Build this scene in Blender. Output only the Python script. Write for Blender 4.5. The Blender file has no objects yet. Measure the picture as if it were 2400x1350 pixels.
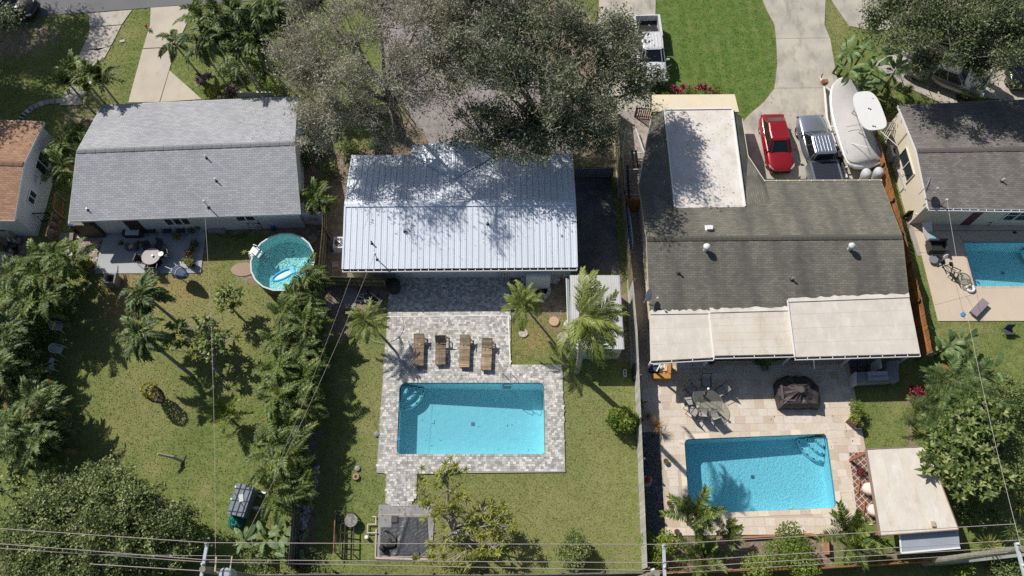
import bpy, math, random
import numpy as np
from mathutils import Vector, Matrix, Euler
from mathutils import geometry as mgeo
random.seed(7); RNG = np.random.default_rng(11)
PI = math.pi; R = math.radians
sc = bpy.context.scene
COL = sc.collection
# ------------------------------------------------------------ camera, sky, sun
CAM_H = 45.0; F = 1800.0; TH = math.atan(780.0/1800.0)
cam_data = bpy.data.cameras.new('camera'); cam_data.sensor_width = 36; cam_data.lens = 27.0
cam_data.clip_start = 0.5; cam_data.clip_end = 2000
cam = bpy.data.objects.new('camera', cam_data); COL.objects.link(cam)
cam.location = (0, 0, CAM_H); cam.rotation_euler = (TH, 0, 0); sc.camera = cam
SUN_EL = R(43); SDX, SDY = 0.735, -0.678
w = bpy.data.worlds.new('World'); sc.world = w; w.use_nodes = True
wn = w.node_tree; bg = wn.nodes['Background']
sky = wn.nodes.new('ShaderNodeTexSky'); sky.sky_type = 'NISHITA'; sky.sun_disc = False
sky.sun_elevation = SUN_EL; sky.sun_rotation = math.atan2(-SDX, -SDY)
sky.air_density = 1.0; sky.dust_density = 1.2; sky.ozone_density = 1.0
wn.links.new(sky.outputs[0], bg.inputs[0]); bg.inputs[1].default_value = 0.072
sd = bpy.data.lights.new('sun', 'SUN'); sd.energy = 4.8; sd.angle = R(0.55); sd.color = (1.0, 0.945, 0.86)
sun = bpy.data.objects.new('sun', sd); COL.objects.link(sun)
_d = Vector((SDX*math.cos(SUN_EL), SDY*math.cos(SUN_EL), -math.sin(SUN_EL)))
sun.rotation_euler = _d.to_track_quat('-Z', 'Y').to_euler(); sun.location = (-20, 30, 60)
vs = sc.view_settings; vs.view_transform = 'Standard'; vs.look = 'None'; vs.exposure = 0.0; vs.gamma = 1.0
vs.use_curve_mapping = False
sc.cycles.use_denoising = False; sc.cycles.max_bounces = 8; sc.cycles.transparent_max_bounces = 12

# ------------------------------------------------------------ placing
CT, ST = math.cos(TH), math.sin(TH)
def P(x, y, h=0.0):
    """point of the photograph (2400x1350 pixels) at height h -> world"""
    u, v = (x-1200)/F, (y-675)/F
    dx, dy, dz = u, ST-v*CT, -(CT+v*ST)
    k = (CAM_H-h)/(-dz)
    return Vector((dx*k, dy*k, h))
def PP(pts, h=0.0): return [P(a, b, h) for a, b in pts]
def P2(pts): return [tuple(P(a, b)[:2]) for a, b in pts]

# ------------------------------------------------------------ mesh builder
def _box(s, c=(0,0,0)):
    x, y, z = s[0]/2, s[1]/2, s[2]/2
    v = [(-x,-y,-z),(x,-y,-z),(x,y,-z),(-x,y,-z),(-x,-y,z),(x,-y,z),(x,y,z),(-x,y,z)]
    return [(a+c[0], b+c[1], d+c[2]) for a,b,d in v], [(0,3,2,1),(4,5,6,7),(0,1,5,4),(1,2,6,5),(2,3,7,6),(3,0,4,7)]
class MB:
    def __init__(s): s.v=[]; s.f=[]; s.t=[]; s.uv={}; s.tint=0.5
    def add(s, vs_, fs, M=None):
        o = len(s.v)
        for p in vs_:
            p = Vector(p); s.v.append(tuple(M @ p) if M is not None else tuple(p))
        for f in fs: s.f.append(tuple(i+o for i in f)); s.t.append(s.tint)
        return s
    def box(s, c, size, rz=0, rx=0, ry=0):
        M = Matrix.Translation(Vector(c)) @ Euler((rx, ry, rz)).to_matrix().to_4x4()
        v, f = _box(size); return s.add(v, f, M)
    def bar(s, a, b, w_, h_):           # box from a to b
        a, b = Vector(a), Vector(b); d = b-a; L = d.length
        if L < 1e-6: return s
        q = d.to_track_quat('X', 'Z').to_matrix().to_4x4()
        v, f = _box((L, w_, h_)); return s.add(v, f, Matrix.Translation((a+b)/2) @ q)
    def tube(s, pts, r, n=6, cap=True):
        pts = [Vector(p) for p in pts]; m = len(pts)
        rs = r if hasattr(r, '__len__') else [r]*m
        o = len(s.v); up = Vector((0,0,1))
        for i, p in enumerate(pts):
            t = (pts[min(i+1,m-1)]-pts[max(i-1,0)])
            t = t.normalized() if t.length > 1e-9 else Vector((0,0,1))
            a = t.cross(up if abs(t.z) < .9 else Vector((1,0,0))).normalized(); b = t.cross(a)
            for k in range(n):
                an = 2*PI*k/n; q = p + (a*math.cos(an)+b*math.sin(an))*rs[i]; s.v.append(tuple(q))
        for i in range(m-1):
            for k in range(n):
                k2 = (k+1)%n
                s.f.append((o+i*n+k, o+i*n+k2, o+(i+1)*n+k2, o+(i+1)*n+k)); s.t.append(s.tint)
        if cap:
            s.f.append(tuple(o+k for k in range(n))[::-1]); s.t.append(s.tint)
            s.f.append(tuple(o+(m-1)*n+k for k in range(n))); s.t.append(s.tint)
        return s
    def lathe(s, prof, n=16, c=(0,0,0), M=None, sx=1, sy=1):
        o = len(s.v); m = len(prof)
        for r, z in prof:
            for k in range(n):
                an = 2*PI*k/n; p = Vector((c[0]+r*math.cos(an)*sx, c[1]+r*math.sin(an)*sy, c[2]+z))
                s.v.append(tuple(M @ p) if M is not None else tuple(p))
        for i in range(m-1):
            for k in range(n):
                k2=(k+1)%n; s.f.append((o+i*n+k,o+i*n+k2,o+(i+1)*n+k2,o+(i+1)*n+k)); s.t.append(s.tint)
        if prof[0][0] > 1e-4: s.f.append(tuple(o+k for k in range(n))[::-1]); s.t.append(s.tint)
        if prof[-1][0] > 1e-4: s.f.append(tuple(o+(m-1)*n+k for k in range(n))); s.t.append(s.tint)
        return s
    def prism(s, poly, z0, z1, holes=()):
        """poly (x,y) list, extruded between z0 and z1, with holes"""
        loops = [list(poly)]+[list(h) for h in holes]
        tri = mgeo.tessellate_polygon([[Vector((a[0],a[1],0)) for a in lp] for lp in loops])
        flat = [p for lp in loops for p in lp]; o = len(s.v); n = len(flat)
        s.v += [(p[0],p[1],z1) for p in flat] + [(p[0],p[1],z0) for p in flat]
        for t in tri:
            a,b,c = [flat[i] for i in t]
            if (b[0]-a[0])*(c[1]-a[1])-(b[1]-a[1])*(c[0]-a[0]) < 0: t = (t[0],t[2],t[1])
            s.f.append(tuple(o+i for i in t)); s.t.append(s.tint)
        q = 0
        for li, lp in enumerate(loops):
            m = len(lp); ar = sum(lp[i][0]*lp[(i+1)%m][1]-lp[(i+1)%m][0]*lp[i][1] for i in range(m))
            fl = (ar < 0) != (li > 0)
            for i in range(m):
                j=(i+1)%m; f=(o+q+i, o+n+q+i, o+n+q+j, o+q+j)
                s.f.append(f if not fl else f[::-1]); s.t.append(s.tint)
            q += m
        return s
    def quad(s, *pts, uv=None):
        o = len(s.v); s.v += [tuple(p) for p in pts]
        s.f.append(tuple(range(o, o+len(pts)))); s.t.append(s.tint)
        if uv: s.uv[len(s.f)-1] = uv
        return s
    def mesh(s, name, m, smooth=False):
        me = bpy.data.meshes.new(name); me.from_pydata(s.v, [], s.f)
        if s.uv:
            ul = me.uv_layers.new(name='UVMap')
            for fi, uv in s.uv.items():
                p = me.polygons[fi]
                for k, li in enumerate(p.loop_indices): ul.data[li].uv = uv[k]
        if len(set(s.t)) > 1:
            at = me.attributes.new('tint', 'FLOAT', 'FACE'); at.data.foreach_set('value', s.t)
        if m is not None: me.materials.append(m)
        if smooth: me.polygons.foreach_set('use_smooth', [True]*len(me.polygons))
        me.update(); return me
    def obj(s, name, m, parent=None, smooth=False, world=False, kind=None, label=None):
        """world=True: vertices are world coordinates; they are moved to the parent's (unrotated) frame or to a base point"""
        loc = Vector((0,0,0))
        if world and s.v:
            if parent is not None:
                p = parent; off = Vector(p.location)
                while p.parent is not None: p = p.parent; off += Vector(p.location)
                s.v = [tuple(Vector(q)-off) for q in s.v]
            else:
                a = np.array(s.v); loc = Vector(((a[:,0].min()+a[:,0].max())/2, (a[:,1].min()+a[:,1].max())/2, a[:,2].min()))
                s.v = [tuple(q) for q in (a-np.array(loc))]
        o = bpy.data.objects.new(name, s.mesh(name, m, smooth)); COL.objects.link(o); o.location = loc
        if parent is not None: o.parent = parent
        if kind: o['kind'] = kind
        if label: o['label'] = label
        return o
def thing(name, label, cat, loc=(0,0,0), rz=0, group=None):
    o = bpy.data.objects.new(name, None); COL.objects.link(o); o.empty_display_size = .2
    o.location = loc; o.rotation_euler = (0,0,rz); o['label']=label; o['category']=cat
    if group: o['group']=group
    return o
def tag(o, label, cat, group=None):
    o['label']=label; o['category']=cat
    if group: o['group']=group
    return o
def inst(me, name, parent=None, loc=(0,0,0), rot=(0,0,0), scl=None, kind=None):
    o = bpy.data.objects.new(name, me); COL.objects.link(o); o.location=loc; o.rotation_euler=rot
    if scl is not None: o.scale = (scl,)*3 if not hasattr(scl,'__len__') else scl
    if parent is not None: o.parent=parent
    if kind: o['kind']=kind
    return o
def dup(root, loc, rz, label=None, group=None):
    r = root.copy(); COL.objects.link(r); r.location = loc; r.rotation_euler = (0,0,rz)
    if label: r['label'] = label
    if group: r['group'] = group
    for ch in list(root.children):
        c = ch.copy(); COL.objects.link(c); c.parent = r
        for g in list(ch.children):
            d = g.copy(); COL.objects.link(d); d.parent = c
    return r
def raw_mesh(name, V, Fc, m, tint=None, smooth=False, k=4):
    """fast mesh from arrays; Fc (n,k)"""
    me = bpy.data.meshes.new(name); nv, nf = len(V), len(Fc)
    me.vertices.add(nv); me.vertices.foreach_set('co', np.asarray(V, dtype=np.float32).ravel())
    me.loops.add(nf*k); me.loops.foreach_set('vertex_index', np.asarray(Fc, dtype=np.int32).ravel())
    me.polygons.add(nf); me.polygons.foreach_set('loop_start', np.arange(0, nf*k, k, dtype=np.int32))
    me.polygons.foreach_set('use_smooth', np.full(nf, bool(smooth)))
    if tint is not None:
        at = me.attributes.new('tint','FLOAT','FACE'); at.data.foreach_set('value', np.asarray(tint, dtype=np.float32))
    me.materials.append(m); me.update(calc_edges=True); return me

# ------------------------------------------------------------ materials
def srgb(r, g, b):
    f = lambda c: (c/255/12.92) if c/255 <= .04045 else ((c/255+.055)/1.055)**2.4
    return (f(r), f(g), f(b), 1)
def c4(c): return tuple(c) if len(c) == 4 else (c[0],c[1],c[2],1)
def mul(c, k): return (c[0]*k, c[1]*k, c[2]*k, 1)
class NT:
    def __init__(s, name):
        s.m = bpy.data.materials.new(name); s.m.use_nodes = True; s.t = s.m.node_tree
        s.b = s.t.nodes['Principled BSDF']; s.out = s.t.nodes['Material Output']
        g = s.n('ShaderNodeNewGeometry'); s.pos = g.outputs['Position']; s.g = g
    def n(s, typ, **kw):
        x = s.t.nodes.new(typ)
        for k, v in kw.items(): setattr(x, k, v)
        return x
    def L(s, a, b): s.t.links.new(a, b)
    def noise(s, scale, detail=2, vec=None, rough=.5, stretch=None):
        x = s.n('ShaderNodeTexNoise'); x.inputs['Scale'].default_value=scale; x.inputs['Detail'].default_value=detail
        x.inputs['Roughness'].default_value = rough
        v = vec or s.pos
        if stretch:
            mp = s.n('ShaderNodeMapping'); mp.inputs['Scale'].default_value = stretch; s.L(v, mp.inputs[0]); v = mp.outputs[0]
        s.L(v, x.inputs['Vector']); return x.outputs[0]
    def ramp(s, fac, stops):
        x = s.n('ShaderNodeValToRGB'); e = x.color_ramp.elements
        while len(e) < len(stops): e.new(.5)
        for i, (p, c) in enumerate(stops): e[i].position = p; e[i].color = c4(c) if hasattr(c,'__len__') else (c,c,c,1)
        s.L(fac, x.inputs[0]); return x.outputs[0]
    def mix(s, fac, a, b, mode='MIX'):
        x = s.n('ShaderNodeMix', data_type='RGBA', blend_type=mode)
        for i, v in ((0, fac), (6, a), (7, b)):
            if isinstance(v, (int, float)): x.inputs[i].default_value = v if i == 0 else (v,v,v,1)
            elif hasattr(v, '__len__'): x.inputs[i].default_value = c4(v)
            else: s.L(v, x.inputs[i])
        return x.outputs[2]
    def math(s, op, a, b=0, clamp=False):
        x = s.n('ShaderNodeMath', operation=op, use_clamp=clamp)
        for i, v in ((0,a),(1,b)):
            if isinstance(v,(int,float)): x.inputs[i].default_value=v
            else: s.L(v, x.inputs[i])
        return x.outputs[0]
    def attr(s, name):
        x = s.n('ShaderNodeAttribute'); x.attribute_name = name; return x
    def bump(s, h, strength=.3, dist=.02):
        x = s.n('ShaderNodeBump'); x.inputs['Strength'].default_value=strength; x.inputs['Distance'].default_value=dist
        s.L(h, x.inputs['Height']); s.L(x.outputs[0], s.b.inputs['Normal']); return x
    def fin(s, col, rough=.8, metal=0, spec=None):
        if hasattr(col,'__len__'): s.b.inputs['Base Color'].default_value = c4(col)
        else: s.L(col, s.b.inputs['Base Color'])
        s.b.inputs['Roughness'].default_value = rough; s.b.inputs['Metallic'].default_value = metal
        if spec is not None: s.b.inputs['Specular IOR Level'].default_value = spec
        return s.m
def rnd_val(nt, col, amt):
    """brightness varies from object to object"""
    oi = nt.n('ShaderNodeObjectInfo'); v = nt.math('ADD', nt.math('MULTIPLY', oi.outputs['Random'], 2*amt), 1-amt)
    return nt.scale(col, v)
def _scale(s, col, v):
    x = s.n('ShaderNodeVectorMath', operation='SCALE'); 
    if hasattr(col,'__len__'): x.inputs[0].default_value = col[:3]
    else: s.L(col, x.inputs[0])
    if isinstance(v,(int,float)): x.inputs['Scale'].default_value = v
    else: s.L(v, x.inputs['Scale'])
    return x.outputs[0]
NT.scale = _scale
def mat(name, col, rough=.8, var=.18, sc1=1.5, fine=.12, sc2=14, col2=None, metal=0, spec=None, bump=0, bsc=20, rnd=0, tint=0):
    nt = NT(name); c = c4(col)
    n1 = nt.noise(sc1, 4); n2 = nt.noise(sc2, 3)
    if col2 is not None: base = nt.mix(nt.ramp(n1, [(.38,0),(.62,1)]), c, c4(col2))
    else: base = nt.scale(c, nt.math('ADD', nt.math('MULTIPLY', n1, 2*var), 1-var))
    if fine: base = nt.scale(base, nt.math('ADD', nt.math('MULTIPLY', n2, 2*fine), 1-fine))
    if rnd: base = rnd_val(nt, base, rnd)
    if tint:
        a = nt.attr('tint'); base = nt.scale(base, nt.math('ADD', nt.math('MULTIPLY', a.outputs['Fac'], 2*tint), 1-tint))
    if bump: nt.bump(nt.noise(bsc, 4), bump, .03)
    return nt.fin(base, rough, metal, spec)
MATS = {}
def flat(col, rough=.6, metal=0, name=None):
    k = (tuple(round(x,3) for x in col[:3]), rough, metal)
    if k not in MATS: MATS[k] = mat(name or 'surface', col, rough, var=.08, fine=.06, metal=metal)
    return MATS[k]

def foliage(name, lo, mid, hi, gloss=.35, transl=.3, rnd=.12):
    nt = NT(name); a = nt.attr('tint')
    col = nt.ramp(a.outputs['Fac'], [(0,lo),(.55,mid),(1,hi)])
    n = nt.noise(.6, 3); col = nt.scale(col, nt.math('ADD', nt.math('MULTIPLY', n, .7), .65))
    if rnd: col = rnd_val(nt, col, rnd)
    nt.fin(col, .55, 0, gloss)
    tr = nt.n('ShaderNodeBsdfTranslucent'); nt.L(nt.mix(.5, col, nt.scale(col, 1.5)), tr.inputs[0])
    mx = nt.n('ShaderNodeMixShader'); mx.inputs[0].default_value = transl
    nt.L(nt.b.outputs[0], mx.inputs[1]); nt.L(tr.outputs[0], mx.inputs[2]); nt.L(mx.outputs[0], nt.out.inputs[0])
    return nt.m

def shingle(name, base, dark, light, row=.142, streak=.3, streak_col=None, bl=.33):
    nt = NT(name); uv = nt.n('ShaderNodeUVMap'); br = nt.n('ShaderNodeTexBrick')
    nt.L(uv.outputs[0], br.inputs['Vector']); br.inputs['Scale'].default_value = 1
    br.inputs['Brick Width'].default_value = bl; br.inputs['Row Height'].default_value = row
    br.inputs['Mortar Size'].default_value = .015; br.inputs['Mortar Smooth'].default_value = .3
    br.offset = .5; br.inputs['Color1'].default_value = c4(dark); br.inputs['Color2'].default_value = c4(light)
    br.inputs['Mortar'].default_value = mul(base, .42); br.inputs['Bias'].default_value = 0
    c = nt.mix(.3, br.outputs[0], c4(base))
    n = nt.noise(45, 2); c = nt.scale(c, nt.math('ADD', nt.math('MULTIPLY', n, .5), .75))
    s1 = nt.noise(1.0, 4, vec=uv.outputs[0], stretch=(.9,.13,1)); s2 = nt.noise(.35, 3)
    f = nt.ramp(s1, [(.4,0),(.68,1)])
    c = nt.mix(nt.math('MULTIPLY', f, streak), c, c4(streak_col or mul(base,.5)))
    c = nt.scale(c, nt.math('ADD', nt.math('MULTIPLY', s2, .35), .82))
    nt.bump(br.outputs['Fac'], -.5, .01)
    return nt.fin(c, .9, 0, .2)

M_asphalt = mat('asphalt', (.155,.155,.165), .9, var=.2, sc1=.5, fine=.15, sc2=30, bump=.1, bsc=60)
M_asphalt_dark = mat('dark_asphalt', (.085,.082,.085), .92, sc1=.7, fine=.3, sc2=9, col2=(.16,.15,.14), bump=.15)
def concrete(name, a, b, stain, sc=.6, st=.5):
    nt = NT(name); c = nt.mix(nt.ramp(nt.noise(sc,5), [(.35,0),(.65,1)]), c4(a), c4(b))
    c = nt.mix(nt.math('MULTIPLY', nt.ramp(nt.noise(sc*2.2,5,rough=.7,stretch=(1,.45,1)), [(.5,0),(.75,1)]), st), c, c4(stain))
    c = nt.scale(c, nt.math('ADD', nt.math('MULTIPLY', nt.noise(25,3), .3), .85))
    nt.bump(nt.noise(60,3), .12, .01); return nt.fin(c, .85, 0, .3)
M_drive = concrete('concrete_drive', (.55,.50,.43), (.45,.42,.37), (.24,.22,.19), .9, .7)
M_drive_old = concrete('old_concrete', (.52,.48,.41), (.39,.365,.325), (.22,.205,.17), .6, .85)
M_drive_warm = concrete('warm_concrete', (.55,.49,.40), (.48,.43,.36), (.33,.28,.2), .5, .4)
M_patio_blue = concrete('patio_concrete', (.44,.45,.47), (.38,.40,.43), (.28,.29,.31), .8, .3)
M_patio_tan = concrete('tan_deck', (.62,.51,.40), (.56,.47,.38), (.45,.38,.30), .5, .25)
M_slab = concrete('grey_slab', (.34,.34,.33), (.27,.27,.27), (.2,.19,.18), 1.2, .5)
M_walk = concrete('side_walk', (.42,.37,.33), (.33,.30,.28), (.2,.18,.17), .8, .6)
def stucco(name, c): return mat(name, c, .85, var=.10, sc1=.8, fine=.03, sc2=6)
M_stucco_w = stucco('white_stucco', (.62,.63,.66)); M_stucco_cream = stucco('cream_stucco', (.68,.62,.50))
M_white = mat('white_paint', (.78,.78,.78), .5, var=.05, fine=.04)
M_whitegrey = mat('grey_white_paint', (.55,.57,.6), .5, var=.08, fine=.04)
M_fascia = mat('dark_fascia', (.06,.065,.08), .5)
M_black = mat('black_fabric', (.018,.018,.02), .85, var=.2)
M_blackmetal = mat('black_metal', (.02,.02,.022), .4, var=.1)
M_glass = mat('window_glass', (.03,.04,.05), .08, var=.05, fine=0, spec=.8)
M_greymetal = mat('grey_metal', (.4,.42,.45), .4, metal=.6)
M_chrome = mat('steel_tube', (.6,.62,.65), .25, metal=1, var=.03, fine=0)
M_rubber = mat('rubber', (.02,.02,.02), .8)
M_tan = mat('tan_plastic', (.5,.42,.3), .6)
M_rust = mat('rusty_steel', (.16,.07,.035), .85, col2=(.3,.15,.08), sc1=4)
M_soil = mat('soil', (.08,.055,.04), .95, fine=.3, sc2=12)
M_terra = mat('terracotta', (.34,.14,.08), .8)
# ============================================================ the ground sheet
def sdist(poly, X, Y):
    """signed distance (inside positive) of points to a polygon"""
    n = len(poly); ins = np.zeros(X.shape, bool); d = np.full(X.shape, 1e9)
    for i in range(n):
        x1,y1 = poly[i]; x2,y2 = poly[(i+1)%n]
        c = ((y1>Y)!=(y2>Y)) & (X < (x2-x1)*(Y-y1)/((y2-y1) or 1e-9)+x1); ins ^= c
        dx,dy = x2-x1, y2-y1; L2 = dx*dx+dy*dy or 1e-9
        t = np.clip(((X-x1)*dx+(Y-y1)*dy)/L2, 0, 1)
        d = np.minimum(d, np.hypot(X-x1-t*dx, Y-y1-t*dy))
    return np.where(ins, d, -d)
POOL_C = [(937,898),(1275,898),(1278,1065),(930,1065)]
POOL_D = [(1603,1030),(1937,1017),(1960,1190),(1615,1205)]
POOL_E = [(2255,567),(2470,567),(2515,671),(2283,672)]
def grow(poly, d):
    cx = sum(p[0] for p in poly)/len(poly); cy = sum(p[1] for p in poly)/len(poly)
    return [(x+d*(1 if x>cx else -1), y+d*(1 if y>cy else -1)) for x,y in poly]
def outer(a, b, n, far):
    return np.concatenate([[-far, -far*.4, a-25, a-6], np.linspace(a, b, n), [b+6, b+25, far*.4, far]])
gx = outer(-44, 44, 440, 600); gy = outer(-4, 52, 280, 600)
GX, GY = np.meshgrid(gx, gy); nx, ny = len(gx), len(gy)
def mask(polypx, soft=.5, off=0.0):
    s = sdist(P2(polypx), GX, GY); return np.clip((s+off)/soft*.5+.5, 0, 1)
dirt = np.zeros(GX.shape); lush = np.zeros(GX.shape); dry = np.zeros(GX.shape); red = np.zeros(GX.shape)
def put(a, polypx, v, soft=.5): a[:] = np.maximum(a, v*mask(polypx, soft))
put(dirt, [(-200,60),(110,40),(170,60),(140,110),(60,150),(-200,150)], .62, 1.2)     # sandy verge
put(dirt, [(130,235),(200,240),(250,250),(215,330),(130,330)], .55, .8)
put(dirt, [(900,-60),(1250,-60),(1450,60),(1500,250),(1440,420),(1340,400),(700,400),(760,330),(880,330),(960,200)], .75, 1.5)
put(dirt, [(640,360),(860,360),(800,660),(740,660),(735,560),(640,545)], 1, .6)
put(dirt, [(700,480),(830,480),(820,700),(700,700)], 1, .4)
put(dirt, [(520,520),(760,520),(770,660),(720,690),(700,545),(560,545)], .9, .5)
put(dirt, [(1195,640),(1345,640),(1345,738),(1195,738)], 1, .15)
put(dirt, [(740,660),(910,660),(905,738),(835,738),(815,800),(735,800)], .95, .5)
put(dirt, [(1430,640),(1470,640),(1490,860),(1450,850)], .7, .5)
put(dirt, [(1420,400),(1470,400),(1490,1260),(1500,1260),(1500,500),(1480,300),(1425,250)], .6, .5)
put(dirt, [(690,1000),(760,1000),(740,1340),(690,1340)], .75, .6)
put(dirt, [(-80,520),(90,520),(60,660),(-80,680)], .8, .6)
put(dirt, [(1700,1250),(1960,1240),(1960,1340),(1500,1340),(1500,1250)], .85, .6)
put(dirt, [(2120,900),(2150,1050),(2130,1050),(2125,930)], .8, .5)
put(dirt, [(550,610),(600,600),(600,680),(560,660)], .7, .4)
put(dirt, [(1200,735),(1345,735),(1345,800),(1290,790)], .55, 1.0)
put(dirt, [(2000,250),(2240,230),(2230,330),(2060,330)], .5, 1.0)
put(dirt, [(2100,420),(2180,420),(2190,520),(2130,560)], .8, .5)
put(dirt, [(1500,1265),(2400,1265),(2400,1340),(1500,1340)], .5, 1.0)
put(lush, [(1530,-60),(1770,-60),(1806,60),(1820,120),(1817,190),(1790,240),(1740,278),(1500,278)], 1, .2)
put(lush, [(2000,250),(2120,300),(2120,420),(2060,300)], .6, .5)
put(dry, [(250,560),(500,630),(640,700),(560,850),(250,780),(230,640)], .65, 2)
put(red, [(255,670),(330,640),(335,700),(290,750),(255,730)], .9, 1.0)
put(red, [(265,640),(460,640),(450,700),(280,700)], .45, 1.5)
put(red, [(1200,860),(1350,780),(1345,740),(1200,740)], .3, 1.0)
put(dry, [(1330,900),(1480,900),(1500,1335),(980,1335),(980,1115),(1330,1110)], .45, 2)
put(dry, [(1240,1150),(1330,1130),(1370,1200),(1290,1240)], .8, 1.2)
put(dirt, [(1440,1235),(1490,1240),(1495,1320),(1420,1330)], .5, 1.2)
put(dry, [(340,780),(420,900),(380,1000),(290,1050),(270,900)], .5, 2.0)
put(dirt, [(262,680),(310,655),(322,700),(285,735)], .45, 1.0)
put(dry, [(860,820),(905,840),(900,1100),(860,1100)], .6, .8)
put(dirt, [(978,1112),(1325,1110),(1325,1117),(978,1118)], .5, .3)
put(dry, [(1930,-20),(1990,40),(1985,90),(1960,130)], .6, .6)
put(dry, [(280,330),(300,-20),(210,-20),(200,330)], .3, .8)
rs = np.random.default_rng(55)
for x_, y_, w_ in [(330,720,1),(300,900,.7),(420,960,.8),(260,1000,.6),(480,1150,.9),(350,1100,.7),(600,1180,.8),(530,900,.8),(620,760,.6),(460,690,.7),(1380,1000,.6),(1100,1210,.6),(1260,1220,.9),(1340,1140,.7),(1220,1300,.8),(1420,1120,.7),(800,900,.7),(860,1000,.8),(1250,800,.8),(1400,930,.6),(2100,950,.5),(2300,770,.7),(2250,780,.6),(300,80,.7),(320,200,.6),(90,120,.8),(60,180,.6),(1610,60,.25),(1740,130,.3),(1700,220,.35)]:
    c_ = P(x_, y_); a_, b_ = rs.uniform(.35,1.3), rs.uniform(.3,.9); g_ = np.exp(-((GX-c_.x)/a_)**2-((GY-c_.y)/b_)**2); dirt = np.maximum(dirt, .42*w_*g_); dry = np.maximum(dry, .9*w_*g_)
Zg = np.zeros(GX.shape)
V = np.stack([GX, GY, Zg], -1).reshape(-1, 3)
ii, jj = np.meshgrid(np.arange(nx-1), np.arange(ny-1)); a0 = (jj*nx+ii).ravel()
Fq = np.stack([a0, a0+1, a0+nx+1, a0+nx], -1)
cxm = V[Fq].mean(1); keep = np.ones(len(Fq), bool)
for pl in (POOL_C, POOL_D, POOL_E):
    keep &= sdist(P2(grow(pl, 1)), cxm[:,0], cxm[:,1]) < -.02
Fq = Fq[keep]
nt = NT('lawn')
at = {k: nt.attr(k).outputs['Fac'] for k in ('dirt','lush','dry','red')}
n_big = nt.noise(.45, 4); n_mid = nt.noise(2.2, 4, rough=.6); n_fine = nt.noise(11, 4, rough=.7); n_blade = nt.noise(34, 2)
g1 = nt.mix(nt.ramp(n_mid, [(.35,0),(.66,1)]), (.10,.145,.036), (.175,.20,.064))
g1 = nt.mix(nt.math('MULTIPLY', nt.ramp(n_big, [(.42,0),(.62,1)]), .55), g1, (.08,.125,.028))
g1 = nt.mix(nt.ramp(n_fine, [(.52,0),(.70,.8)]), g1, (.29,.235,.13))
g1 = nt.mix(at['dry'], g1, nt.mix(nt.ramp(n_fine, [(.4,0),(.62,1)]), (.17,.18,.06), (.30,.25,.135)))
lu = nt.mix(nt.ramp(n_mid, [(.3,0),(.7,1)]), (.06,.11,.02), (.10,.148,.036))
wv = nt.n('ShaderNodeTexWave'); wv.inputs['Scale'].default_value = .32; wv.inputs['Distortion'].default_value = 1.5; wv.inputs['Detail'].default_value = 2; nt.L(nt.pos, wv.inputs[0]); lu = nt.scale(lu, nt.math('ADD', nt.math('MULTIPLY', wv.outputs['Fac'], .12), .93))
lu = nt.mix(nt.math('MULTIPLY', nt.ramp(nt.noise(1.3, 4), [(.5,0),(.72,1)]), .5), lu, (.17,.17,.07))
g1 = nt.mix(at['lush'], g1, nt.mix(nt.ramp(n_fine, [(.3,0),(.7,1)]), lu, nt.scale(lu, 1.35)))
g1 = nt.mix(nt.math('MULTIPLY', at['red'], nt.ramp(n_mid, [(.35,.35),(.6,1)])), g1, (.33,.18,.09))
dmix = nt.math('ADD', at['dirt'], nt.math('MULTIPLY', nt.math('SUBTRACT', n_mid, .5), 1.6))
dmix = nt.ramp(nt.math('ADD', dmix, nt.math('MULTIPLY', nt.math('SUBTRACT', n_fine, .5), .8)), [(.42,0),(.58,1)])
dcol = nt.mix(nt.ramp(nt.noise(3, 5, rough=.7), [(.35,0),(.7,1)]), (.15,.115,.085), (.33,.27,.21))
dcol = nt.mix(nt.ramp(nt.noise(16, 3), [(.5,0),(.7,1)]), dcol, (.075,.055,.04))
g1 = nt.mix(dmix, g1, dcol)
g1 = nt.scale(g1, nt.math('ADD', nt.math('MULTIPLY', n_blade, .8), .68))
g1 = nt.scale(g1, nt.math('ADD', nt.math('MULTIPLY', n_fine, .5), .85))
nt.bump(nt.math('ADD', n_blade, nt.math('MULTIPLY', n_fine, 1)), .25, .04)
M_lawn = nt.fin(g1, .9, 0, .15)
gm = raw_mesh('ground', V, Fq, M_lawn)
for k, a in (('dirt',dirt),('lush',lush),('dry',dry),('red',red)):
    q = gm.attributes.new(k, 'FLOAT', 'POINT'); q.data.foreach_set('value', a.ravel().astype(np.float32))
ground = inst(gm, 'ground'); ground['kind'] = 'structure'

EXCL = []
def sheet(name, polypx, z, m, kind='structure', z0=None, holes=(), parent=None, label=None):
    EXCL.append(P2(polypx)); mb = MB(); mb.prism(P2(polypx), z0 if z0 is not None else z-.05, z, [P2(h) if not isinstance(h[0], Vector) and max(abs(h[0][0]),abs(h[0][1]))>60 else h for h in holes])
    o = mb.obj(name, m, parent)
    if kind: o['kind'] = kind
    if label: o['label'] = label
    return o
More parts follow.
